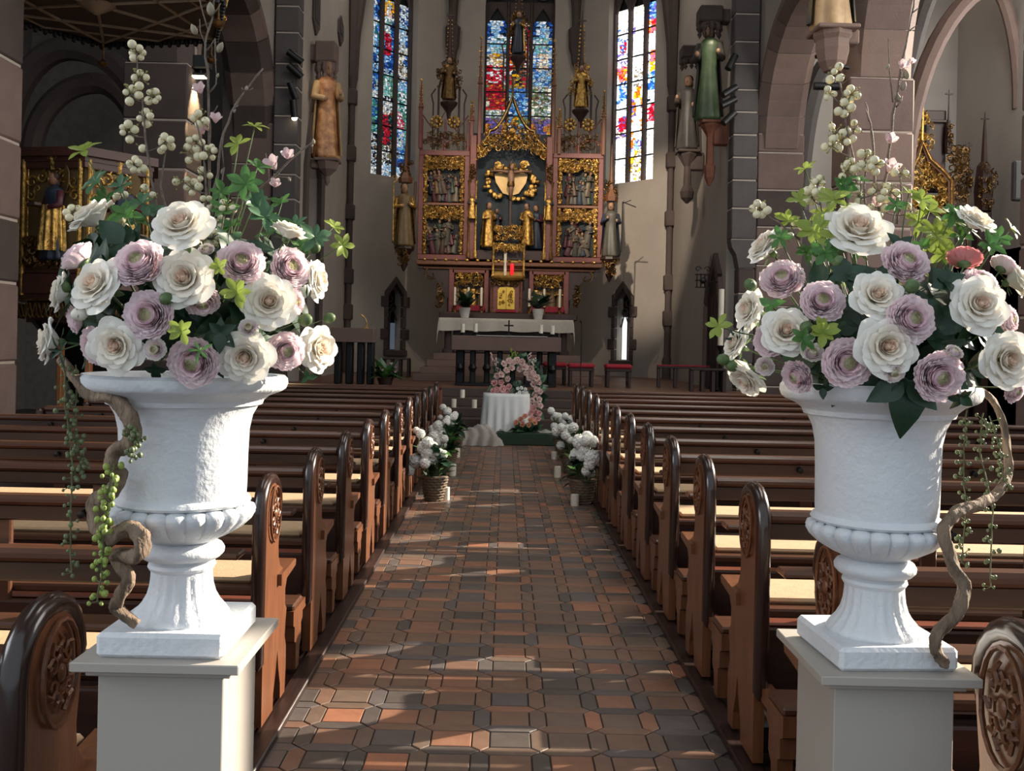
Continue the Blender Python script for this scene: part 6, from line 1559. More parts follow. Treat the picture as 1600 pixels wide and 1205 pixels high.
# ------------------------------------------------------------------ choir furniture
dark_metal = mat('dark_bronze', '#17181a', 0.45, 0.5, var=0.2)
altar_stone = mat('altar_sandstone', '#6a564f', 0.8, var=0.1, scale=4, bump=0.1)
red_pad = mat('red_upholstery', '#9c1f30', 0.8, var=0.12, scale=10, bump=0.1)
dwood = mat('dark_stool_wood', '#2a1c18', 0.45, var=0.2)
VY = 19.3
va = thing('altar_table', 'free-standing stone altar block on dark bronze supports, before the high altar', 'altar', (P(791, 536, VY).x, VY, 0.752))
zt = 0.99
b = MB(); b.box((0, 0, zt-0.145), (2.16, 0.8, 0.29), 0, 0.012); b.obj('stone_slab', altar_stone, va, smooth=False)
for i, x in enumerate((-0.92, -0.66, -0.38, -0.12, 0.14, 0.42, 0.68, 0.92)):
    b = MB(); hgt = zt-0.29
    b.box((x, -0.05 if i % 2 else 0.12, hgt/2), (0.17 if i in (0, 7) else 0.11, 0.3, hgt), 0, 0.02); b.lathe([(0.05, hgt*0.4), (0.085, hgt*0.5), (0.05, hgt*0.62)], 8, c=(x, -0.2, 0)); b.obj('bronze_support', dark_metal, va, smooth=False)
b = MB(); b.box((0, 0, 0.03), (2.0, 0.7, 0.06), 0, 0.01); b.obj('bronze_base', dark_metal, va, smooth=False)
b = MB(); b.box((0.16, 0, 0), (1.4, 0.84, 0.012), 0, 0.004); o = b.obj('altar_runner', mat('white_linen', '#d6d3cc', 0.8, var=0.03), smooth=False); o.location = (va.location.x-0.05, VY, 0.752+zt+0.006); tag(o, 'narrow white runner lying on the stone altar block', 'cloth')
for i, px in enumerate((723, 743, 845, 863)):
    candle_obj(P(px, 520, VY).x, VY+(0.1 if i < 2 else 0.05)-0.1, 0.752+zt+(0.012 if i in (1, 2) else 0.0), 0.24, 0.042, 'stout white candle on the stone altar block, %s of four from the left' % ORD[i], 'candles on the stone altar', dark_metal)
cz_ = 0.752+zt+0.012
cx = thing('altar_cross', 'small dark standing cross in the middle of the stone altar block', 'cross', (P(795, 520, VY).x, VY, cz_))
b = MB(); b.box((0, 0, 0.16), (0.03, 0.03, 0.32), 0, 0.004); b.box((0, 0, 0.21), (0.19, 0.03, 0.03), 0, 0.004); b.obj('cross', dark_metal, cx, smooth=False)
b = MB(); b.lathe([(0.08, 0), (0.08, 0.015), (0.02, 0.04)], 10); b.obj('foot', dark_metal, cx)
# stools and benches with red pads
def stool(px, py, Y, lb, wd=0.5):
    p = P(px, py, Y); t = thing('stool', lb, 'stool', (p.x, Y, 0.752), 0, 'red padded stools by the altar')
    b = MB(); b.box((0, 0, 0.43), (wd, 0.42, 0.09), 0, 0.03); b.obj('red_cushion', red_pad, t, smooth=False)
    b = MB(); b.box((0, 0, 0.355), (wd*0.96, 0.4, 0.06), 0, 0.01); b.obj('seat_frame', dwood, t, smooth=False)
    for sx in (-1, 1):
        for sy in (-1, 1):
            b = MB(); b.box((sx*wd*0.4, sy*0.16, 0.165), (0.06, 0.06, 0.33), 0, 0.008); b.obj('leg', dwood, t, smooth=False)
        b = MB(); b.box((sx*wd*0.4, 0, 0.09), (0.04, 0.3, 0.04), 0, 0.006); b.obj('stretcher', dwood, t, smooth=False)
stool(866, 600, 20.2, 'red padded stool half hidden behind the stone altar'); stool(907, 600, 19.6, 'red padded stool in the middle, behind the microphone stand', 0.54); stool(965, 600, 19.6, 'red padded stool on the right, standing by itself', 0.54)
def bench(px0, px1, Y, lb, m, rz=0.0, h=0.45, z=0.752):
    a, c_ = P(px0, 600, Y), P(px1, 600, Y); L = c_.x-a.x; t = thing('bench', lb, 'bench', ((a.x+c_.x)/2, Y, z), rz)
    b = MB(); b.box((0, 0, h-0.02), (L, 0.36, 0.04), 0, 0.008); b.obj('seat', dwood, t, smooth=False)
    if m: b = MB(); b.box((0, 0, h+0.012), (L*0.98, 0.34, 0.025), 0, 0.01); b.obj('red_pad', m, t, smooth=False)
    for x in (-0.46, -0.15, 0.15, 0.46):
        b = MB(); b.box((x*L, 0, (h-0.04)/2), (0.07, 0.3, h-0.04), 0, 0.008); b.obj('leg', dwood, t, smooth=False)
bench(1026, 1108, 20.0, 'long bench with a red pad along the right choir wall', red_pad, -0.12)
bench(1078, 1132, 18.6, 'dark bench at the right end of the choir, beside the long red one', None, -0.1)
bench(598, 640, 23.0, 'small dark bench under the left niche window', None)
# microphone stand
p = P(905, 600, 19.2)
t = thing('microphone_stand', 'thin black microphone stand beside the stone altar', 'stand', (p.x, 18.9, 0.752))
b = MB(); b.lathe([(0.13, 0), (0.13, 0.015), (0.02, 0.03)], 14); b.obj('base', black, t); b = MB(); b.tube([(0, 0, 0.02), (0, 0, 1.25), (-0.02, -0.05, 1.3)], 0.011, 6); b.sph((-0.025, -0.07, 1.32), 0.025, 8, 5); b.obj('pole', black, t)
# ambo
p = P(552, 600, 18.7)
t = thing('ambo', 'stone-topped reading desk on dark bronze legs at the left of the choir', 'lectern', (p.x, 18.7, 0.752))
b = MB(); b.box((0, 0, 0.95), (0.82, 0.5, 0.28), 0, 0.012); b.obj('stone_block', altar_stone, t, smooth=False)
for x in (-0.3, -0.08, 0.14, 0.33): b = MB(); b.box((x, 0.02, 0.41), (0.12, 0.3, 0.82), 0, 0.02); b.obj('bronze_support', dark_metal, t, smooth=False)
b = MB(); b.tube([(0.22, 0, 1.09), (0.24, 0, 1.2), (0.20, -0.02, 1.3), (0.12, -0.04, 1.36)], 0.012, 6); b.lathe([(0.07, 1.085), (0.07, 1.1), (0.03, 1.12)], 10, c=(0.22, 0, 0)); b.obj('lamp_arm', gold, t)
b = MB()
for s in range(7): b.tube([(0.42, -0.1+0.03*s, 1.0), (0.47, -0.12+0.03*s, 0.8), (0.47, -0.1+0.03*s, 0.45)], 0.008, 4)
# plant arrangement right of the ambo
p = P(602, 600, 18.5)
t = thing('plant_arrangement', 'leafy green arrangement with pale blooms beside the reading desk', 'plant', (p.x, 18.5, 0.752))
b = MB(); b.lathe([(0.12, 0), (0.16, 0.14), (0.15, 0.14)], 12); b.obj('bowl', dwood, t)
rr = random.Random(5)
for i in range(46):
    a = rr.uniform(0, 6.3); el = rr.uniform(.0, 1.4); place_leaf(t, (cos(a)*.08, sin(a)*.08, .12+rr.uniform(0, .15)), (cos(a)*cos(el), sin(a)*cos(el), sin(el)), (0, 0, 1), rr.uniform(.16, .34), (rr.choice('dbg'), 'pt'))
for i in range(7): a = rr.uniform(0, 6.3); put('blossom', BLOSSOM, t, Matrix.Translation((cos(a)*.2, sin(a)*.2, rr.uniform(.2, .45))) @ Matrix.Scale(.09, 4))

# ------------------------------------------------------------------ wedding table with floral hoop
GY = 15.1
green = mat('green_carpet', '#25382a', 0.95, var=0.25, scale=40, bump=0.4, bscale=150)
b = MB(); a, c_ = P(763, 690, GY).x, P(868, 690, GY).x
b.box((0, 0.45, 0.10), (c_-a, 0.9, 0.20), 0, 0.015); o = b.obj('carpeted_step', green, smooth=False); o.location = ((a+c_)/2, GY, 0); tag(o, 'low green carpeted step under the white draped table', 'step')
satin = mat('white_drape', '#d5d6d4', 0.75, var=0.04, scale=10)
tulle = mat('tulle', '#cfc8c0', 0.85, var=0.05, scale=30, trans=0.4, alpha=0.72)
TX = P(791, 640, GY+0.45).x; TY = GY+0.42
t = thing('draped_table', 'small table hung with white cloth below the pink floral hoop', 'table', (TX, TY, 0.2))
b = MB(); b.box((0, 0, 0.575), (0.62, 0.42, 0.03), 0, 0.006); b.obj('tabletop', dwood, t, smooth=False)
for sx in (-1, 1):
    for sy in (-1, 1): b = MB(); b.box((sx*.27, sy*.17, .28), (.04, .04, .56)); b.obj('leg', dwood, t, smooth=False)
b = MB()
def drp(u, v):
    a = u*2*pi; c, s = cos(a), sin(a); e = 4
    k = (abs(c)**e+abs(s)**e)**(-1/e)
    if v < 0.25: q = v/0.25; return (c*k*0.375*q, s*k*0.27*q, 0.598)
    q = (v-0.25)/0.75; r = 1+0.075*q*sin(a*19+0.6*sin(a*3))+0.05*q
    return (c*k*0.375*r, s*k*0.27*r, 0.598-0.59*q)
b.grid(drp, 120, 16); o = b.obj('table_cloth', satin, smooth='all', fix=False); o.location = (TX, TY, 0.2); tag(o, 'white gathered cloth hanging over the small table', 'tablecloth')
# tulle heap spilling to the left
b = MB()
def tul(u, v):
    x = lerp(-0.46, 0.26, u); y = lerp(-0.30, 0.26, v)
    e = (max(0, sin(pi*u))**0.35)*(max(0, sin(pi*v))**0.45)
    z = 0.008+0.34*e*(0.86+0.08*sin(u*9+2)+0.06*sin(v*8))+0.016*sin(u*31+v*13)*e+0.012*sin(v*37-u*17)*e
    fl = 0.10*(1-e)
    return (x+fl*sin(v*15)*.5, y-fl*abs(sin(u*13)), max(0.006, z))
b.grid(tul, 48, 30); o = b.obj('tulle_heap', tulle, smooth='all', fix=False); o.location = (P(763, 690, GY).x-0.06, GY+0.12, 0); tag(o, 'sheer white tulle heaped on the floor left of the draped table', 'tulle')
b = MB()
def tl2(u, v): x = lerp(-0.1, 0.75, u); return (x, -0.06-0.09*v+0.02*sin(u*20), 0.215+0.015*sin(u*31)+0.012-0.05*v*abs(sin(u*9)))
b.grid(tl2, 40, 6); o = b.obj('tulle_strip', tulle, smooth='all', fix=False); o.location = (TX, TY-0.2, 0.012); tag(o, 'sheer white tulle strip along the front edge of the green step', 'tulle')
# the hoop
HY = TY+0.06; hc = P(808, 618, HY)
hp = thing('flower_hoop', 'dark foliage hoop rising behind the small draped table', 'floral hoop', (hc.x, HY, 0.2))
b = MB(); pts = []
for i in range(21):
    a = lerp(radians(205), radians(-55), i/20); pts.append((0.37*cos(a), 0.10, (hc.z-0.2)+0.56*sin(a)))
b.tube(pts, 0.03, 7); b.obj('ring', twig_m, hp)
rr = random.Random(12)
for i in range(150):
    q = Vector(pts[rr.randrange(len(pts))]); d = Vector((rr.uniform(-1, 1), rr.uniform(-1, .5), rr.uniform(-.6, 1))); place_leaf(hp, q, d, (0, -1, .3), rr.uniform(.1, .2), (rr.choice('dbd'), 'pt'))
for i in range(46):      # trailing leaves in the middle and over the cloth
    q = Vector((rr.uniform(-.1, .25), 0.0, rr.uniform(.3, .8))); place_leaf(hp, q, (rr.uniform(-1, 1), -.5, rr.uniform(-1.4, .4)), (0, -1, .3), rr.uniform(.1, .18), (rr.choice('dd'), 'pt'))
for px, py in ((775, 560), (779, 575), (768, 552), (800, 545), (806, 550), (795, 556), (828, 552), (834, 560)):
    p = P(px, py+20, HY)-Vector((hc.x, HY, .2)); b = MB(); b.tube([p, p+Vector((jit(.05), 0, .16)), P(px, py, HY)-Vector((hc.x, HY, .2))], .006, 5); e = P(px, py, HY)-Vector((hc.x, HY, .2))
    for k in range(6): b.sph(e+Vector((jit(.03), jit(.02), -k*.022)), .014, 5, 4)
    b.obj('flower_spike', leaf_y if 790 < px < 812 else blush_b, hp, smooth='all')
SM = {}
for nm, m1, m2 in (('pink', mat('pink_rose_petal', '#d9a9a6', 0.6, var=0.08, trans=.15), mat('pink_rose_heart', '#c98b8a', 0.6, var=.08)), ('pale', mat('pale_rose_petal', '#dcc2ba', 0.6, var=.08, trans=.15), mat('pale_rose_heart', '#cfa79c', .6, var=.08)),
                   ('peach', mat('peach_petal', '#d59a7e', 0.6, var=.1, trans=.15), mat('peach_heart', '#c07d60', .6, var=.1)), ('white', mat('white_bloom', '#e3e3dd', .6, var=.05, trans=.15), mat('white_bloom_heart', '#d9d8c8', .6, var=.05))):
    vs = []
    for v in range(2):
        b = MB()
        for li, (rt, zt_, h, n) in enumerate(((0.48, 0.0, .75, 5), (0.38, .16, .8, 5), (.25, .26, .9, 4))):
            for k in range(n):
                q = petal(.05, rt, -.3, zt_, h, .08-.02*li, .03, .01, v*30+li*5+k, 4, 3); M = Matrix.Rotation(2*pi*k/n+li*.6+v, 4, 'Z'); b._add([M @ Vector(p) for p in q.v], q.f, 0)
        b.sph((0, 0, .12), (.15, .15, .16), 8, 5, 1); vs.append(b.mesh('small_bloom', [m1, m2], smooth='all', fix=False))
    SM[nm] = vs
def small_flower(p, d, size, kind, nm, lb, grp, cat='rose'):
    o = put(nm, random.choice(SM[kind]), None, orient(p, Vector(d).normalized(), size, random.uniform(0, 6))); return tag(o, lb, cat, grp)
rr = random.Random(21)
HC = {}
def hoop_fl(px, py, kind, grp, lb, s=0.105, dy=-0.06):
    HC[grp] = HC.get(grp, 0)+1; lb = '%s, %s counted from the top' % (lb, ORD[HC[grp]-1])
    p = P(px, py, HY+dy+rr.uniform(-.05, .03)); small_flower(p, (rr.uniform(-.6, .6), -1, rr.uniform(-.2, .6)), s*rr.uniform(.85, 1.15), kind, 'pink_rose', lb, grp)
for (px, py) in sorted(((776, 588), (784, 585), (792, 578), (772, 598), (783, 598), (793, 592), (776, 609), (786, 608), (795, 604), (773, 619), (782, 618), (790, 617), (778, 628), (770, 610), (797, 612), (776, 640 - 8)), key=lambda q: q[1]):
    hoop_fl(px, py, 'pink' if py > 592 else 'pale', 'pink roses left of the hoop', 'pink rose massed on the left side of the floral hoop')
for (px, py) in sorted(((788, 568), (800, 574), (808, 563), (815, 566), (812, 577), (820, 573), (803, 566), (796, 564), (822, 583), (829, 577)), key=lambda q: q[1]):
    hoop_fl(px, py, 'pale', 'pale roses on top of the hoop', 'pale blush rose on the crown of the floral hoop')
for (px, py) in sorted(((833, 583), (838, 590), (828, 590), (842, 598), (834, 600), (839, 608), (844, 612), (836, 617), (843, 624), (837, 632), (845, 634), (832, 625)), key=lambda q: q[1]):
    hoop_fl(px, py, 'pale', 'pale roses right of the hoop', 'pale blush rose on the right side of the floral hoop')
for (px, py) in sorted(((826, 632), (833, 638), (829, 646), (838, 645), (824, 643), (841, 654), (833, 655), (826, 654), (838, 664), (843, 646), (820, 650)), key=lambda q: q[1]):
    hoop_fl(px, py, 'pink', 'pink roses below the hoop', 'pink rose at the lower right tail of the floral hoop', .1, -.2)
for wi, (px, py) in enumerate(((809, 607), (815, 606), (821, 608), (812, 613), (818, 613), (808, 616), (823, 614), (815, 619))):
    p = P(px, py, HY-.25); small_flower(p, (jit(.5), -1, .4), .055, 'white', 'white_flower', 'small white flower in the bunch on the draped table, %s counted from the top' % ORD[wi], 'white flowers on the draped table', 'flower')
# low arrangement at the foot of the table
FX = P(822, 668, TY-0.32)
t = thing('flower_arrangement', 'low green arrangement at the foot of the draped table, dotted with peach flowers', 'floral arrangement', (FX.x, TY-0.30, 0.2))
for i in range(70):
    a = rr.uniform(0, 6.3); el = rr.uniform(.05, 1.2); place_leaf(t, (rr.uniform(-.16, .16), jit(.03), .02), (cos(a)*cos(el), sin(a)*cos(el)*.5, sin(el)), (0, -.4, 1), rr.uniform(.1, .19), (rr.choice('ddb'), 'pt'))
for wi, (px, py) in enumerate(((806, 660), (813, 655), (820, 650), (829, 656), (836, 660), (816, 663), (826, 664))):
    p = P(px, py, TY-.36); small_flower(p, (jit(.5), -1, .5), .085, 'peach', 'peach_flower', 'peach flower at the foot of the draped table, %s of seven from the left' % ORD[(0, 1, 3, 5, 6, 2, 4)[wi]], 'peach flowers at the table foot', 'flower')

# ------------------------------------------------------------------ baskets of white blooms along the aisle, and floor candles
wick_m = mat('wicker', '#6b5a48', 0.8, var=0.25, scale=30, bump=0.3)
bb = MB(); rr = random.Random(2)
for i in range(46):
    ga = i*2.39996; z = 1-2*(i+.5)/46; r = sqrt(1-z*z); d = Vector((r*cos(ga), r*sin(ga), z))
    q = petal(.0, .22, 0, .07, 1.1, .02, .03, .03, i, 4, 3); M = Matrix.Translation(d*.40) @ d.to_track_quat('Z', 'Y').to_matrix().to_4x4() @ Matrix.Rotation(rr.uniform(0, 6), 4, 'Z')
    for k in range(3):
        M2 = M @ Matrix.Rotation(k*2.1, 4, 'Z'); bb._add([M2 @ Vector(p) for p in q.v], q.f, 0)
bb.sph((0, 0, 0), .34, 10, 7)
BLOOM = bb.mesh('bloom', mat('white_hydrangea', '#f6f5ee', .6, var=.06, scale=4, trans=.15), smooth='all', fix=False)
def basket(px, py, s, side, lb, blooms, ph=0.26):
    Y = 2400/(py-PY); p = P(px, py, Y); t = thing('flower_basket', lb, 'basket', (p.x, Y, 0.0), 0, 'baskets of white flowers along the aisle')
    b = MB(); n = 26; prof = [(0.085, 0), (0.1, .06), (.118, .14), (.132, .22), (.135, .25)]
    b.lathe(prof, n); 
    for k in range(9):
        z = .012+.028*k; r = .088+.05*(z/.25)
        b.tube([(r*(1+.05*(1 if (i+k) % 2 else -1))*cos(2*pi*i/n), r*(1+.05*(1 if (i+k) % 2 else -1))*sin(2*pi*i/n), z) for i in range(n)], .011, 5, closed=True)
    b.obj('wicker_basket', wick_m, t)
    rr = random.Random(int(px))
    for i in range(46):
        a = rr.uniform(0, 6.3); el = rr.uniform(-.15, 1.3); place_leaf(t, (cos(a)*.06, sin(a)*.06, .2+rr.uniform(0, .3)), (cos(a)*cos(el), sin(a)*cos(el), sin(el)), (0, 0, 1), rr.uniform(.10, .2), (rr.choice('dddg'), 'pt'))
    blooms = list(blooms)+[(x+rr.uniform(-13, 13), y+rr.uniform(-6, 16), d*rr.uniform(.7, .9)) for x, y, d in blooms[::2]]
    for (bx, by, d) in blooms:
        q = P(bx, by, Y+rr.uniform(-.16, .02)); c = q-t.location
        o = put('white_bloom', BLOOM, t, Matrix.Translation(c) @ Matrix.Rotation(rr.uniform(0, 6), 4, 'Z') @ Matrix.Rotation(rr.uniform(-.6, .6), 4, 'X') @ Matrix.Scale(d*1.02*Y/F, 4))
        m = MB(); m.tube([(0, 0, .15), c*0.5+Vector((0, 0, .05)), c], .006, 5); m.obj('stem', stem_m, t, smooth='all')
    return t
basket(678, 784, 1, -1, 'wicker basket of white blooms at the left of the aisle, nearest of three', [(650, 720, 22), (662, 700, 20), (673, 714, 24), (679, 712, 20), (686, 710, 17), (664, 724, 16), (657, 678, 14), (668, 692, 18), (676, 698, 16), (668, 706, 16)])
basket(697, 737, 1, -1, 'middle one of the three wicker baskets of white blooms at the left of the aisle', [(685, 666, 17), (676, 682, 15), (690, 680, 16), (683, 690, 15), (697, 660, 12), (694, 686, 13), (681, 674, 13)])
basket(708, 712, 1, -1, 'farthest of the three wicker baskets of white blooms, at the left before the steps', [(692, 637, 11), (699, 643, 13), (708, 652, 12), (705, 660, 12), (699, 655, 11), (711, 648, 10)])
basket(910, 784, 1, 1, 'wicker basket of white blooms at the right of the aisle, nearest of three', [(905, 690, 22), (917, 683, 18), (926, 690, 18), (913, 696, 20), (925, 716, 24), (900, 710, 18), (916, 736, 15), (895, 714, 12), (921, 726, 18), (908, 713, 15)])
basket(893, 737, 1, 1, 'middle one of the three wicker baskets of white blooms at the right of the aisle', [(888, 672, 17), (870, 674, 16), (877, 668, 13), (896, 668, 15), (884, 680, 15), (876, 696, 13), (893, 678, 13)])
basket(880, 712, 1, 1, 'farthest of the three wicker baskets of white blooms, at the right before the steps', [(861, 642, 11), (872, 652, 14), (878, 656, 12), (892, 655, 12), (911, 653, 9), (866, 666, 11), (883, 650, 10)])
def floor_candle(px, py, hpx, r, lb):
    Y = 2400/(py-PY); p = P(px, py, Y); candle_obj(p.x, Y, 0.0, hpx*Y/F, r, lb, 'white pillar candles on the aisle floor', None)
for px, py, h, lb in ((696, 783, 20, 'white floor candle on the left, nearest the viewer beside the wicker basket'), (707, 745, 18, 'white floor candle on the left, second from the viewer'), (714, 716, 14, 'white floor candle on the left, farthest'),
                      (898, 788, 18, 'white floor candle on the right, nearest the viewer'), (871, 744, 17, 'white floor candle on the right, second from the viewer'), (866, 716, 12, 'white floor candle on the right, farthest')):
    floor_candle(px, py, h, 0.042, lb)
for i, (px, k, dy) in enumerate(((722, 3, .1), (741, 2, .1), (709, 2, .15))):
    Y = 15.95+.46*k+dy; p = P(px, 640, Y); candle_obj(p.x, Y, .15*(k+1), .15, .045, 'white candle on the choir steps, %s' % ['highest of three', 'right one on the middle step', 'left one on the middle step'][i], 'candles on the choir steps', None)
# ------------------------------------------------------------------ statues on the walls and piers
paint_red = mat('statue_red_gold', '#96583e', 0.45, var=0.35, scale=6, col2='#b98a5a')
paint_cream = mat('statue_cream', '#b99a72', 0.5, var=0.2, scale=5)
paint_green = mat('statue_green', '#4a5b40', 0.45, var=0.3, scale=5)
paint_dark = mat('statue_dark', '#3a3836', 0.55, var=0.25, scale=5)
paint_brown = mat('statue_brown', '#4d4238', 0.55, var=0.25, scale=5)
terra = mat('console_terracotta', '#7d4d3a', 0.7, var=0.15, scale=5)
def canopy(px, y0, y1, Y, wpx, lb, m, side):
    p = P(px, y1, Y); h = (y1-y0)*Y/F; w_ = wpx*Y/F/2
    t = thing('statue_canopy', lb, 'canopy', p)
    b = MB(); b.box((0, 0, h*0.72), (2*w_, 2*w_, h*0.5), 0, 0.03); b.lathe([(w_*0.95, h*0.4), (w_*1.05, h*0.5), (w_*0.9, h*0.62)], 6); b.obj('hood', m, t, smooth=False)
    for i in range(5):
        a = -pi/2+(i-2)*0.75; b = MB(); x, y = w_*0.85*cos(a), w_*0.85*sin(a)
        b.lathe([(0.004, 0), (0.05, h*0.14), (0.03, h*0.2), (0.075, h*0.3), (0.06, h*0.46)], 6, c=(x, y, 0)); b.obj('pendant', m, t, smooth=False)
    b = MB(); b.box((side*(w_+.12), 0.02, h*.72), (.5, w_*1.2, h*.4), 0, .02); b.obj('wall_block', m, t, smooth=False)
    return t
def console(px, y0, y1, Y, lb, m, prof):
    p = P(px, y1, Y); h = (y1-y0)*Y/F; t = thing('statue_console', lb, 'console', p)
    b = MB(); b.lathe([(r, z*h) for r, z in prof], 8); b.obj('bracket', m, t, smooth=False)
    b = MB(); b.box((0, 0, h-0.03), (prof[-1][0]*2.1, prof[-1][0]*2.1, 0.06), 0, 0.015); b.obj('top_slab', m, t, smooth=False)
    sg = -1 if px < 800 else 1
    b = MB(); b.box((sg*.20, 0, h*.8), (.30, .2, h*.34), 0, .02); b.obj('wall_block', m, t, smooth=False)
    return t
YJ = 20.2
p = P(509, 248, YJ)
statue('painted Christ figure in a red and cream robe on the left choir wall', p, 2.05, 0.35, paint_red, paint_cream, seed=31, arms=2, w=0.85, hair=mat('statue_hair', '#4a2f22', .6))
canopy(510, 66, 130, YJ+0.1, 32, 'stone canopy over the painted Christ figure on the left wall', stone_red, -1)
console(511, 249, 290, YJ, 'stone bracket under the painted Christ figure on the left wall', stone_red, [(0.02, 0), (0.06, 0.15), (0.05, 0.35), (0.2, 0.6), (0.25, 0.9), (0.24, 1.0)])
YG = 19.45
statue('large green and gold robed statue on the right choir wall', P(1106, 188, YG), 1.98, -0.35, paint_green, paint_dark, seed=33, arms=2, w=0.82)
canopy(1108, 12, 62, YG+.05, 36, 'stone canopy over the green robed statue on the right wall', stone_dark, 1)
console(1108, 190, 290, YG, 'tall terracotta console under the green robed statue', terra, [(0.03, 0), (0.1, 0.12), (0.12, 0.3), (0.08, 0.34), (0.075, 0.75), (0.1, 0.8), (0.2, 0.92), (0.2, 1.0)])
YD = 21.65
statue('dark bearded statue farther back on the right choir wall', P(1073, 234, YD), 1.66, -0.45, paint_dark, paint_brown, seed=36, arms=2, w=0.9)
canopy(1078, 73, 112, YD+.05, 30, 'dark stone canopy over the bearded statue on the right wall', stone_dark, 1)
console(1073, 236, 318, YD, 'dark stone console under the bearded statue', stone_dark, [(0.03, 0), (0.14, 0.1), (0.16, 0.22), (0.09, 0.34), (0.08, 0.7), (0.18, 0.84), (0.24, 0.92), (0.24, 1.0)])
YT = 13.6
statue('statue in pale robe and blue gold mantle at the top of the right pier', P(1298, 46, YT), 1.75, -0.2, paint_cream, mat('statue_blue', '#25425e', .45, var=.3, scale=4, col2='#6b5a2c'), seed=38, arms=2, w=1.0)
console(1300, 46, 112, YT+0.05, 'stone bracket under the pale robed statue on the right pier', stone_red2, [(0.12, 0), (0.2, 0.2), (0.24, 0.5), (0.24, 0.7), (0.28, 0.8), (0.28, 1.0)])
p = P(1296, 135, YT+0.1)
t = thing('spotlight', 'black spotlight on a bracket below the pale robed statue, right pier', 'spotlight', p, 0, 'black spotlights')
b = MB(); b.tube([(-0.22, 0, 0), (0.14, 0, 0.0)], 0.055, 12); b.obj('lamp_body', black, t)
b = MB(); b.tube([(0.05, 0, 0.04), (0.1, 0.02, 0.3), (-0.05, 0.03, 0.48), (-0.2, 0.02, 0.42)], 0.03, 7); b.tube([(0.1, 0.02, 0.3), (0.3, 0.1, 0.3)], 0.03, 6); b.obj('bracket_arm', iron, t)
lamp_glass = mat('lit_lens', '#fff2dc', 0.3, var=0, emit='#ffe9c8', estr=9.0)
def spotlight(px, py, Y, ang, lb, lit=False, s=1.0):
    p = P(px, py, Y); t = thing('spotlight', lb, 'spotlight', p, 0, 'black spotlights')
    d = Vector((cos(ang), 0.2, sin(ang))).normalized()
    b = MB(); b.tube([d*-0.17*s, d*0.17*s], 0.07*s, 12); b.obj('lamp_body', black, t)
    b = MB(); b.tube([(0, 0, 0), (0, 0.12, -0.02), (0, 0.3, 0)], 0.02, 6); b.obj('bracket_arm', black, t)
    if lit: b = MB(); b.sph(d*0.17*s, 0.06*s, 10, 6); b.obj('lens', lamp_glass, t)
for i, (px, py, a, lit) in enumerate(((461, 89, -.6, 0), (461, 111, -.7, 0), (458, 142, -1.2, 0), (459, 170, -1.5, 1))):
    spotlight(px, py, 18.8, a, 'black spotlight beside the left choir wall, %s from the top%s' % (ORD[i], ', switched on' if lit else ''), lit)
for i, (px, py, a) in enumerate(((1143, 97, 1.1), (1140, 142, .6), (1138, 160, .5), (1139, 184, .8))):
    spotlight(px, py, 18.8, a, 'black spotlight beside the right choir wall, %s from the top' % ORD[i])
# floodlight by the left pier
p = P(313, 122, 14.2)
t = thing('floodlight', 'square floodlight shining on the left pier', 'floodlight', p)
b = MB(); b.box((0, 0, 0.22), (0.30, 0.2, 0.20), 0, 0.02); b.box((-0.10, 0.05, 0.16), (0.30, 0.1, 0.12), 0, 0.02); b.obj('housing', black, t, smooth=False)
b = MB(); b.tube([(0, 0, 0.12), (0, 0, 0.04)], 0.02, 6); b.box((0, 0, 0.03), (0.22, 0.2, 0.05), 0, 0.01); b.obj('lamp_head', black, t, smooth=False)
b = MB(); b.box((0, -0.05, 0.0), (0.18, 0.14, 0.02), 0, 0.004); b.obj('lens', lamp_glass, t, smooth=False)
spot('floodlight_beam', p+Vector((-0.02, 0.0, -0.04)), p+Vector((-0.25, 0.1, -1.6)), 420, (1.0, 0.72, 0.40), 70, 0.5, 0.05)

# ------------------------------------------------------------------ pulpit and its sounding board
pw_red = mat('pulpit_wood', '#48281f', 0.45, var=0.2, scale=4, bump=0.05)
gold_pl = mat('panel_gold_ground', '#7a6340', 0.55, 0.3, var=0.15, scale=5)
V0 = Vector((-4.35, 9.85, 0)); sd = 0.72
def face_dirs():
    ang = radians(-10); pts = [V0]
    return pts
ring_ = []
c0 = None
# hexagon from the corner V0 going right (face B, normal +50 deg) and left (face A, normal -10 deg)
def nrm(a): return Vector((sin(radians(a)), -cos(radians(a)), 0))
def tan_(a): return Vector((cos(radians(a)), sin(radians(a)), 0))
vA = V0-tan_(-10)*sd; vB = V0+tan_(50)*sd; vC = vB+tan_(110)*sd; vZ = vA-tan_(-70)*sd; vY = vZ-tan_(-130)*sd
hexa = [V0, vB, vC, vY, vZ, vA]
cen = sum(hexa, Vector())/6
pb = Vector((cen.x, cen.y, 0))
pu = thing('pulpit', 'hexagonal red and gold pulpit with carved saints on its panels, left of the nave', 'pulpit', pb)
def hexp(mb, k, z0, z1, mi=0): mb.prism([((v.x-cen.x)*k, (v.y-cen.y)*k) for v in hexa], z0, z1, 'z', mi)
b = MB(); hexp(b, 0.955, 2.2, 3.38); b.obj('basket', gold_pl, pu, smooth=False)
for k, z0, z1, nm, m in ((1.06, 3.38, 3.43, 'cornice', pw_red), (1.13, 3.43, 3.52, 'handrail', pw_red), (1.04, 3.32, 3.38, 'cornice_fillet', pw_red), (1.06, 2.02, 2.22, 'lower_moulding', pw_red), (1.02, 1.96, 2.02, 'lower_fillet', pw_red), (0.9, 1.72, 1.96, 'tracery_ground', rwood_d)):
    b = MB(); hexp(b, k, z0, z1); b.obj(nm, m, pu, smooth=False)
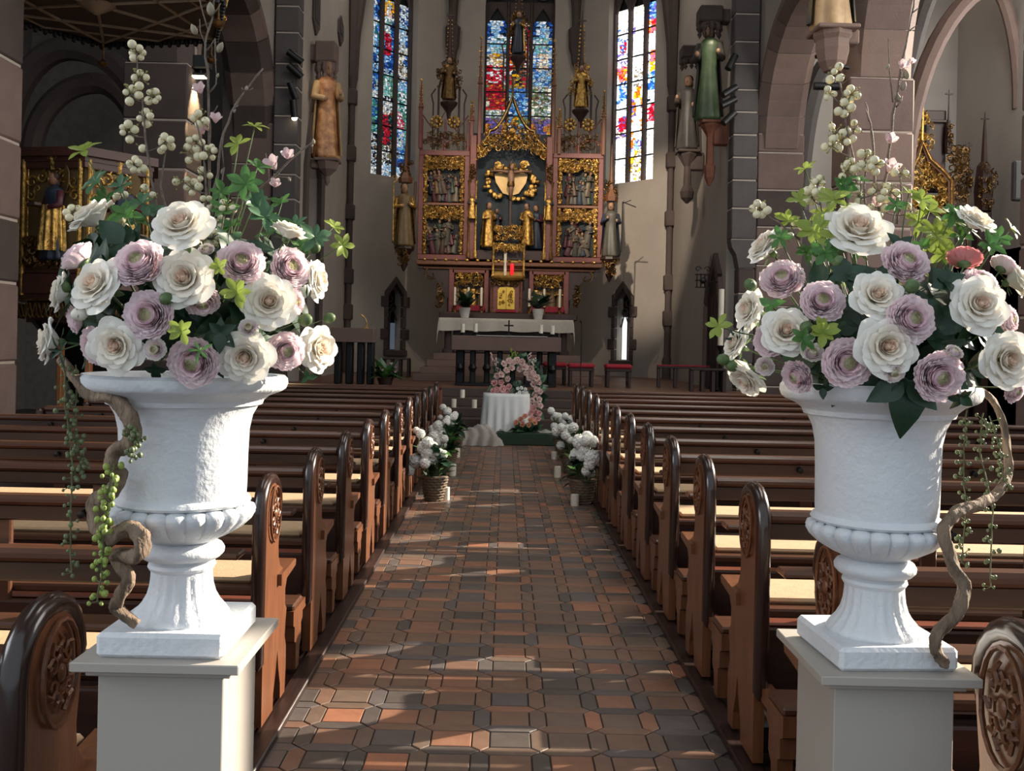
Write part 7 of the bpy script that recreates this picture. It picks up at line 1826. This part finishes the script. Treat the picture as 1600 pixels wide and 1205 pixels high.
b = MB(); b.lathe([(0.1, 0.0), (0.12, 0.9), (0.25, 1.2), (0.5, 1.6), (0.62, 1.74)], 6); b.obj('stem', iron, pu, smooth=False)
for (a_, b_, ang, sdn) in ((vA, V0, -10, 1), (V0, vB, 50, 2), (vZ, vA, -70, 3)):
    n_ = nrm(ang); tg = tan_(ang); mid = (a_+b_)/2-Vector((cen.x, cen.y, 0))
    R3 = Matrix(((tg.x, -n_.x, 0, mid.x), (tg.y, -n_.y, 0, mid.y), (0, 0, 1, 0), (0, 0, 0, 1)))
    for e in (-sd/2+0.04, sd/2-0.04):
        b = MB(); b.T = R3; b.tube([(e, -0.02, 2.0), (e, -0.02, 3.40)], 0.022, 8); b.tube([(e*0.9, -0.0, 2.24), (e*0.9, -0.0, 3.34)], 0.010, 6); b.obj('gilt_rod', gold, pu)
    for zz in (2.25, 3.33): b = MB(); b.T = R3; b.box((0, 0.0, zz), (sd-0.1, 0.04, 0.05), 0, 0.008); b.obj('panel_frame', pw_red, pu, smooth=False)
    b = MB(); b.T = R3; rr = random.Random(sdn)
    for s in (-1, 1):
        curl(b, (s*0.13, -0.01, 3.22), 0.07, 1.2, pi/2, s, 0.013, 11); curl(b, (s*0.24, -0.01, 3.17), 0.075, 1.2, 0, -s, 0.013, 11); curl(b, (s*0.25, -0.01, 3.03), 0.06, 1.1, 1, s, 0.012, 10); curl(b, (s*0.06, -0.01, 3.27), 0.05, 1.0, 2, -s, 0.01, 9)
        curl(b, (s*0.28, -0.01, 2.93), 0.035, 1.0, 2, -s, 0.01, 8); curl(b, (s*0.17, -0.01, 3.1), 0.045, 1.0, 4, s, 0.01, 8)
    b.tube([(0, 0, 3.3), (0, -0.02, 3.42)], 0.03, 6); curl(b, (-0.03, -0.03, 3.42), .03, 1, 0, 1, .012, 7); curl(b, (0.03, -0.03, 3.42), .03, 1, 3, -1, .012, 7)
    b.obj('scroll_carving', gold, pu)
    b = MB(); b.T = R3; carve(b, -0.3, 0.3, 2.28, 2.42, 26, -0.03, 5+sdn, (0.03, 0.06), 0.012); carve(b, -0.3, -0.12, 2.4, 2.62, 12, -0.02, 8+sdn, (0.03, 0.06), .012); b.obj('foliage_carving', gold_d, pu)
    rr = random.Random(60+sdn); h = 0.90; b = MB(); robe_mesh(b, h, rr, 2, 1.15, n=26)
    f = b.obj('relief_saint', [ROBES[5], mat('saint_flesh', '#8a6246', .5, var=.1), hair_w, ROBES[2]], pu, smooth='all'); f.matrix_basis = R3 @ Matrix.Translation((0.04, -0.03, 2.36)) @ Matrix.Rotation(-0.5, 4, 'Z')
    b = MB()      # golden mantle gathered over the forearm
    def mant(u, v, h=h):
        a = lerp(0.02*pi, 0.62*pi, u); z = lerp(0.62, 0.10, v)*h; r = (0.145+0.035*v+0.02*sin(a*13)*(0.3+v))*h
        return (r*sin(a), -r*cos(a), z)
    b.grid(mant, 26, 10); q = b.obj('gilt_mantle', gold, f, smooth='all', fix=False)
    b = MB(); b.lathe([(0.001, 0), (0.17, 0), (0.17, 0.012), (0.001, 0.012)], 20); hh = b.obj('halo', mat('halo_gold', '#6e5530', .6, .3, var=.1), f); hh.matrix_basis = Matrix.Translation((0, 0.07, 0.85)) @ Matrix.Rotation(pi/2, 4, 'X')
    b = MB(); b.box((-0.08, -0.17, 0.56), (0.17, 0.08, 0.035), 0, 0.006); b.obj('book', ROBES[0], f, smooth=False)
    b = MB(); b.T = R3; n = 7
    for i in range(n):
        x0 = -sd/2+sd*i/n; x1 = x0+sd/n
        b.tube([(lerp(x0, x1, k/6), -0.03, 1.92-0.15*sin(pi*k/6)) for k in range(7)], 0.011, 5); b.tube([(lerp(x0, x1, k/6)+sd/n/2, -0.045, 1.92-0.15*sin(pi*k/6)) for k in range(7)], 0.008, 5)
    b.tube([(-sd/2, -0.03, 1.95), (sd/2, -0.03, 1.95)], 0.013, 5); b.obj('pendant_tracery', gold_d, pu)
# stair post and gilt door jambs below the pulpit
for k, (px, wd) in enumerate(((93, 8), (137, 9))):
    p = P(px, 650, 9.9); b = MB(); b.box((0, 0, 0.75), (wd*9.9/F, 0.08, 1.5), 0, 0.01); o = b.obj('stair_post', mat('lit_stair_oak', '#8a5a34', .4, var=.2, scale=5), smooth=False); o.location = (p.x, 9.9, 0.022); tag(o, ['left of two slim oak posts of the pulpit stair', 'right of two slim oak posts of the pulpit stair'][k], 'post')
# sounding board: a hexagonal star-ribbed canopy seen from below
sbz = 5.02; sc = Vector((-4.42, 10.2, sbz))
sb = thing('sounding_board', 'dark star-ribbed sounding board with small pendants above the pulpit', 'canopy', sc)
R6 = [Vector((1.42*cos(radians(50+60*i)), 1.42*sin(radians(50+60*i)), 0)) for i in range(6)]
b = MB(); b.prism([(v.x, v.y) for v in R6], 0.10, 0.45, 'z'); b.obj('board', mat('sounding_board_wood', '#4a4038', .7, var=.15, scale=3), sb, smooth=False)
for i in range(6):
    j = (i+1) % 6; k = (i+2) % 6
    for (u, v, r) in ((R6[i], R6[k], 0.018), (R6[i]*0.0, R6[i], 0.018), ((R6[i]+R6[j])/2, (R6[j]+R6[k])/2, 0.013)):
        b = MB(); b.tube([u+Vector((0, 0, .09)), v+Vector((0, 0, .09))], r, 6); b.obj('rib', mat('rib_wood', '#8a7a66', .6, var=.2), sb)
    b = MB(); d = R6[i]; b.lathe([(0.02, 0.1), (0.012, 0.0), (0.012, -0.10), (0.03, -0.13), (0.07, -0.16), (0.05, -0.19), (0.01, -0.21)], 8, c=(d.x*.98, d.y*.98, 0)); b.obj('pendant', gold_d, sb)
    b = MB(); rr = random.Random(i)
    for q in range(26):
        tq = (q+.5)/26; c = R6[i].lerp(R6[j], tq); b.sph((c.x*1.02, c.y*1.02, 0.06+0.03*(q % 2)), (0.035, 0.035, 0.05), 6, 4)
    b.tube([R6[i]*1.02+Vector((0, 0, .12)), R6[j]*1.02+Vector((0, 0, .12))], 0.035, 6); b.obj('fringe', iron, sb)
    b = MB(); rr = random.Random(i+9); c0_ = R6[i]; c1_ = R6[j]
    for q in range(54):
        c = c0_.lerp(c1_, rr.random())*rr.uniform(.98, 1.06); z = rr.uniform(.25, .95)
        b.tube([c+Vector((0, 0, .15)), c*1.03+Vector((jit(.04), jit(.04), z))], 0.012, 4); b.sph((c.x*1.03, c.y*1.03, z), .03, 5, 4)
    b.obj('gilt_cresting', gold, sb)
b = MB(); b.lathe([(0.02, -0.02), (0.12, 0.04), (0.2, 0.09), (0.1, 0.1)], 10); b.obj('boss', mat('rib_wood', '#8a7a66', .6), sb)
b = MB(); b.box((-0.9, -0.7, 0.3), (0.5, 0.5, 0.3), 0, 0.02); b.obj('wall_arm', iron, sb, smooth=False)

# ------------------------------------------------------------------ side altar in the right aisle
SY_ = 20.5; p = P(1452, 420, SY_)
sa = thing('side_altar', 'gilded carved side altar with an ogee gable in the right aisle', 'altar', (p.x, SY_, 0))
def sM(): m = MB(); m.T = Matrix.Translation((-p.x, -SY_, 0)); return m
def S_(px, py): q = P(px, py, SY_); return (q.x, q.z)
(xl, zt_), (xr, zb_) = S_(1402, 305), S_(1482, 480)
b = sM(); b.box(((xl+xr)/2, SY_+0.1, (zt_+zb_)/2), (xr-xl, 0.2, zt_-zb_), 0, 0.02); b.box(((xl+xr)/2, SY_, zb_/2), (xr-xl+.6, 0.8, zb_), 0, 0.02); b.obj('body', rwood_d, sa, smooth=False)
(xa, za) = S_(1436, 226)
pts_l = [S_(1402, 300), S_(1412, 278), S_(1428, 250), (xa, za)]; pts_r = [(xa, za), S_(1448, 252), S_(1470, 272), S_(1480, 285), S_(1480, 330)]
b = sM(); b.tube([(x, SY_-0.1, z) for x, z in pts_l]+[(x, SY_-0.1, z) for x, z in pts_r[1:]], 0.09, 7); b.obj('ogee_gable', bwood, sa)
b = sM(); b.tube([(x, SY_-0.19, z) for x, z in pts_l]+[(x, SY_-0.19, z) for x, z in pts_r[1:]], 0.025, 6); b.obj('gilt_edge', gold, sa)
q0, q1 = S_(1450, 170), S_(1480, 300)
b = sM(); b.box(((q0[0]+q1[0])/2, SY_+0.15, (q0[1]+q1[1])/2), (q1[0]-q0[0], 0.1, q0[1]-q1[1]), 0, 0.02); b.box(((q0[0]+q1[0])/2, SY_+0.12, q0[1]-.25), (q1[0]-q0[0]+.1, 0.2, 0.06), 0, 0.01); b.obj('back_panel', rwood_d, sa, smooth=False)
rr = random.Random(3); b = sM()
for i in range(170):
    px = rr.uniform(1403, 1478); py = rr.uniform(240+abs(px-1436)*1.3, 330); x, z = S_(px, py)
    curl(b, (x, SY_-0.08-rr.uniform(0, .06), z), rr.uniform(.06, .11), 1.1, rr.uniform(0, 6), rr.choice((-1, 1)), .02, 7, 'y', .04, 0, 4)
b.obj('gable_tracery', gold, sa)
b = sM()
for i in range(70):
    px = 1437+rr.uniform(-20, 22); py = rr.uniform(163, 235); 
    if abs(px-1437) > 8+abs(py-165)*0.3: continue
    x, z = S_(px, py); curl(b, (x, SY_-0.05, z), rr.uniform(.06, .1), 1.1, rr.uniform(0, 6), rr.choice((-1, 1)), .02, 7, 'y', .04, 0, 4)
x, z = S_(1437, 235); x2, z2 = S_(1440, 132); b.tube([(x, SY_-.1, z), (x2, SY_-.1, z2)], .03, 6); b.sph((x2, SY_-.1, z2), .07, 7, 5); b.obj('finial', gold, sa)
b = sM()
for i in range(60):
    x, z = S_(rr.uniform(1482, 1510), rr.uniform(230, 330)); curl(b, (x, SY_-.02, z), rr.uniform(.07, .12), 1.2, rr.uniform(0, 6), rr.choice((-1, 1)), .02, 8, 'y', .03, 0, 4)
x, z = S_(1511, 240); x1, z1 = S_(1511, 420); b.tube([(x, SY_, z), (x1, SY_, z1)], .025, 6); b.obj('side_foliage', gold_d, sa)
for k, (px, yt, yb) in enumerate(((1536, 175, 330), (1481, 140, 240), (1513, 222, 300))):
    q = P(px, yb, SY_); h = (yb-yt)*SY_/F
    t = thing('side_altar_pinnacle', ['tall dark pinnacle standing right of the side altar', 'slim pinnacle on the back panel of the side altar', 'small pinnacle at the right edge of the side altar'][k], 'pinnacle', q)
    b = MB(); w_ = .14 if k == 0 else .05; b.lathe([(w_*1.3, 0), (w_*1.5, h*.2), (w_*1.1, h*.45), (w_*.5, h*.5), (w_*.3, h*.8), (.01, h)], 6); b.box((0, 0, h*.93), (.16, .03, .03)); b.obj('shaft', rwood_d, t, smooth=False)
    if k == 0: b = MB(); b.box((0, 0.05, -q.z/2), (.3, .3, q.z), 0, .03); b.obj('pedestal', rwood_d, t, smooth=False)
    b = MB(); carve(b, -w_*1.6, w_*1.6, 0.0, h*.48, 30 if k == 0 else 8, -w_*1.2, 90+k, (.05, .09), .014); b.obj('crockets', gold_d, t)
# loudspeaker on the right aisle wall and sconce by the right choir pier
q = P(1590, 283, 15.0); t = thing('loudspeaker', 'slim dark column loudspeaker at the far right edge', 'loudspeaker', q)
b = MB(); b.box((0, 0, 0), (0.16, 0.12, 0.62), 0, 0.02); b.obj('cabinet', mat('speaker_grey', '#3a3c40', .6), t, smooth=False); b = MB(); b.box((0, -0.062, 0), (0.12, 0.01, 0.56), 0, 0.004); b.obj('grille', black, t, smooth=False)
# doorway with an iron sconce and a white candle column on the right of the choir
q = P(1122, 600, 18.75)
t = thing('choir_candle', 'tall white candle column in front of the dark pilaster, right of the choir', 'candle', (q.x+0.03, 18.75, 0.752))
b = MB(); b.lathe([(0.11, 0), (0.11, .03), (.03, .08), (.03, .8), (.07, .86), (.07, .9)], 10); b.obj('stand', iron, t); b = MB(); b.tube([(0, 0, .9), (0, 0, 2.0)], .055, 12); b.obj('wax', wax, t)
q = P(1098, 440, 19.6)
t = thing('iron_sconce', 'black wrought iron sconce on the right choir wall', 'sconce', q)
b = MB()
for k in range(4): b.tube([(-.12+.08*k, 0, -.12), (-.12+.08*k, 0, .16)], .012, 5)
for z in (-.12, .02, .14): b.tube([(-.16, 0, z), (.16, 0, z)], .012, 5)
curl(b, (-.1, 0, .25), .07, 1.1, 0, 1, .012, 9); curl(b, (.1, 0, .25), .07, 1.1, 3, -1, .012, 9); b.tube([(.12, 0, 0), (.42, .05, 0)], .014, 5); b.obj('grille', iron, t)
b = MB(); b.sph((0, -.03, .02), .07, 9, 6); b.obj('lamp_bowl', black, t)

# warm spotlights of the choir's own lamps, and spots added in the nave
spot('choir_spot_left', Vector((-3.1, 19.0, 8.2)), P(800, 330, 24), 500, (1.0, 0.80, 0.58), 42, .8, .05)
spot('choir_spot_right', Vector((3.1, 19.0, 7.6)), P(760, 300, 24.0), 260, (1.0, 0.80, 0.58), 42, .8, .05)
spot('added_spot_apse', Vector((-1.2, 8.5, 12.5)), Vector((4.0, 26.0, 4.4)), 13500, (1.0, 0.84, 0.66), 15, .7, .15)  # added spot, no known lamp: brightens the right apse wall
spot('added_spot_altar', Vector((0.6, 8.5, 12.5)), Vector((0.2, 24.0, 4.8)), 4200, (1.0, 0.84, 0.66), 22, .8, .15)  # added spot lighting the retable so its gold glints
spot('nave_floodlight_beam', P(330, 95, 13.6), P(1335, 60, 13.9), 380, (1.0, 0.80, 0.58), 30, .8, .06)
spot('statue_spot', P(480, 30, 18.9), P(510, 180, 20.2), 45, (1.0, 0.82, 0.6), 40, .7, .04)
spot('statue_spot_right', P(1120, 10, 18.7), P(1108, 170, 19.9), 60, (1.0, 0.85, 0.65), 45, .7, .04)
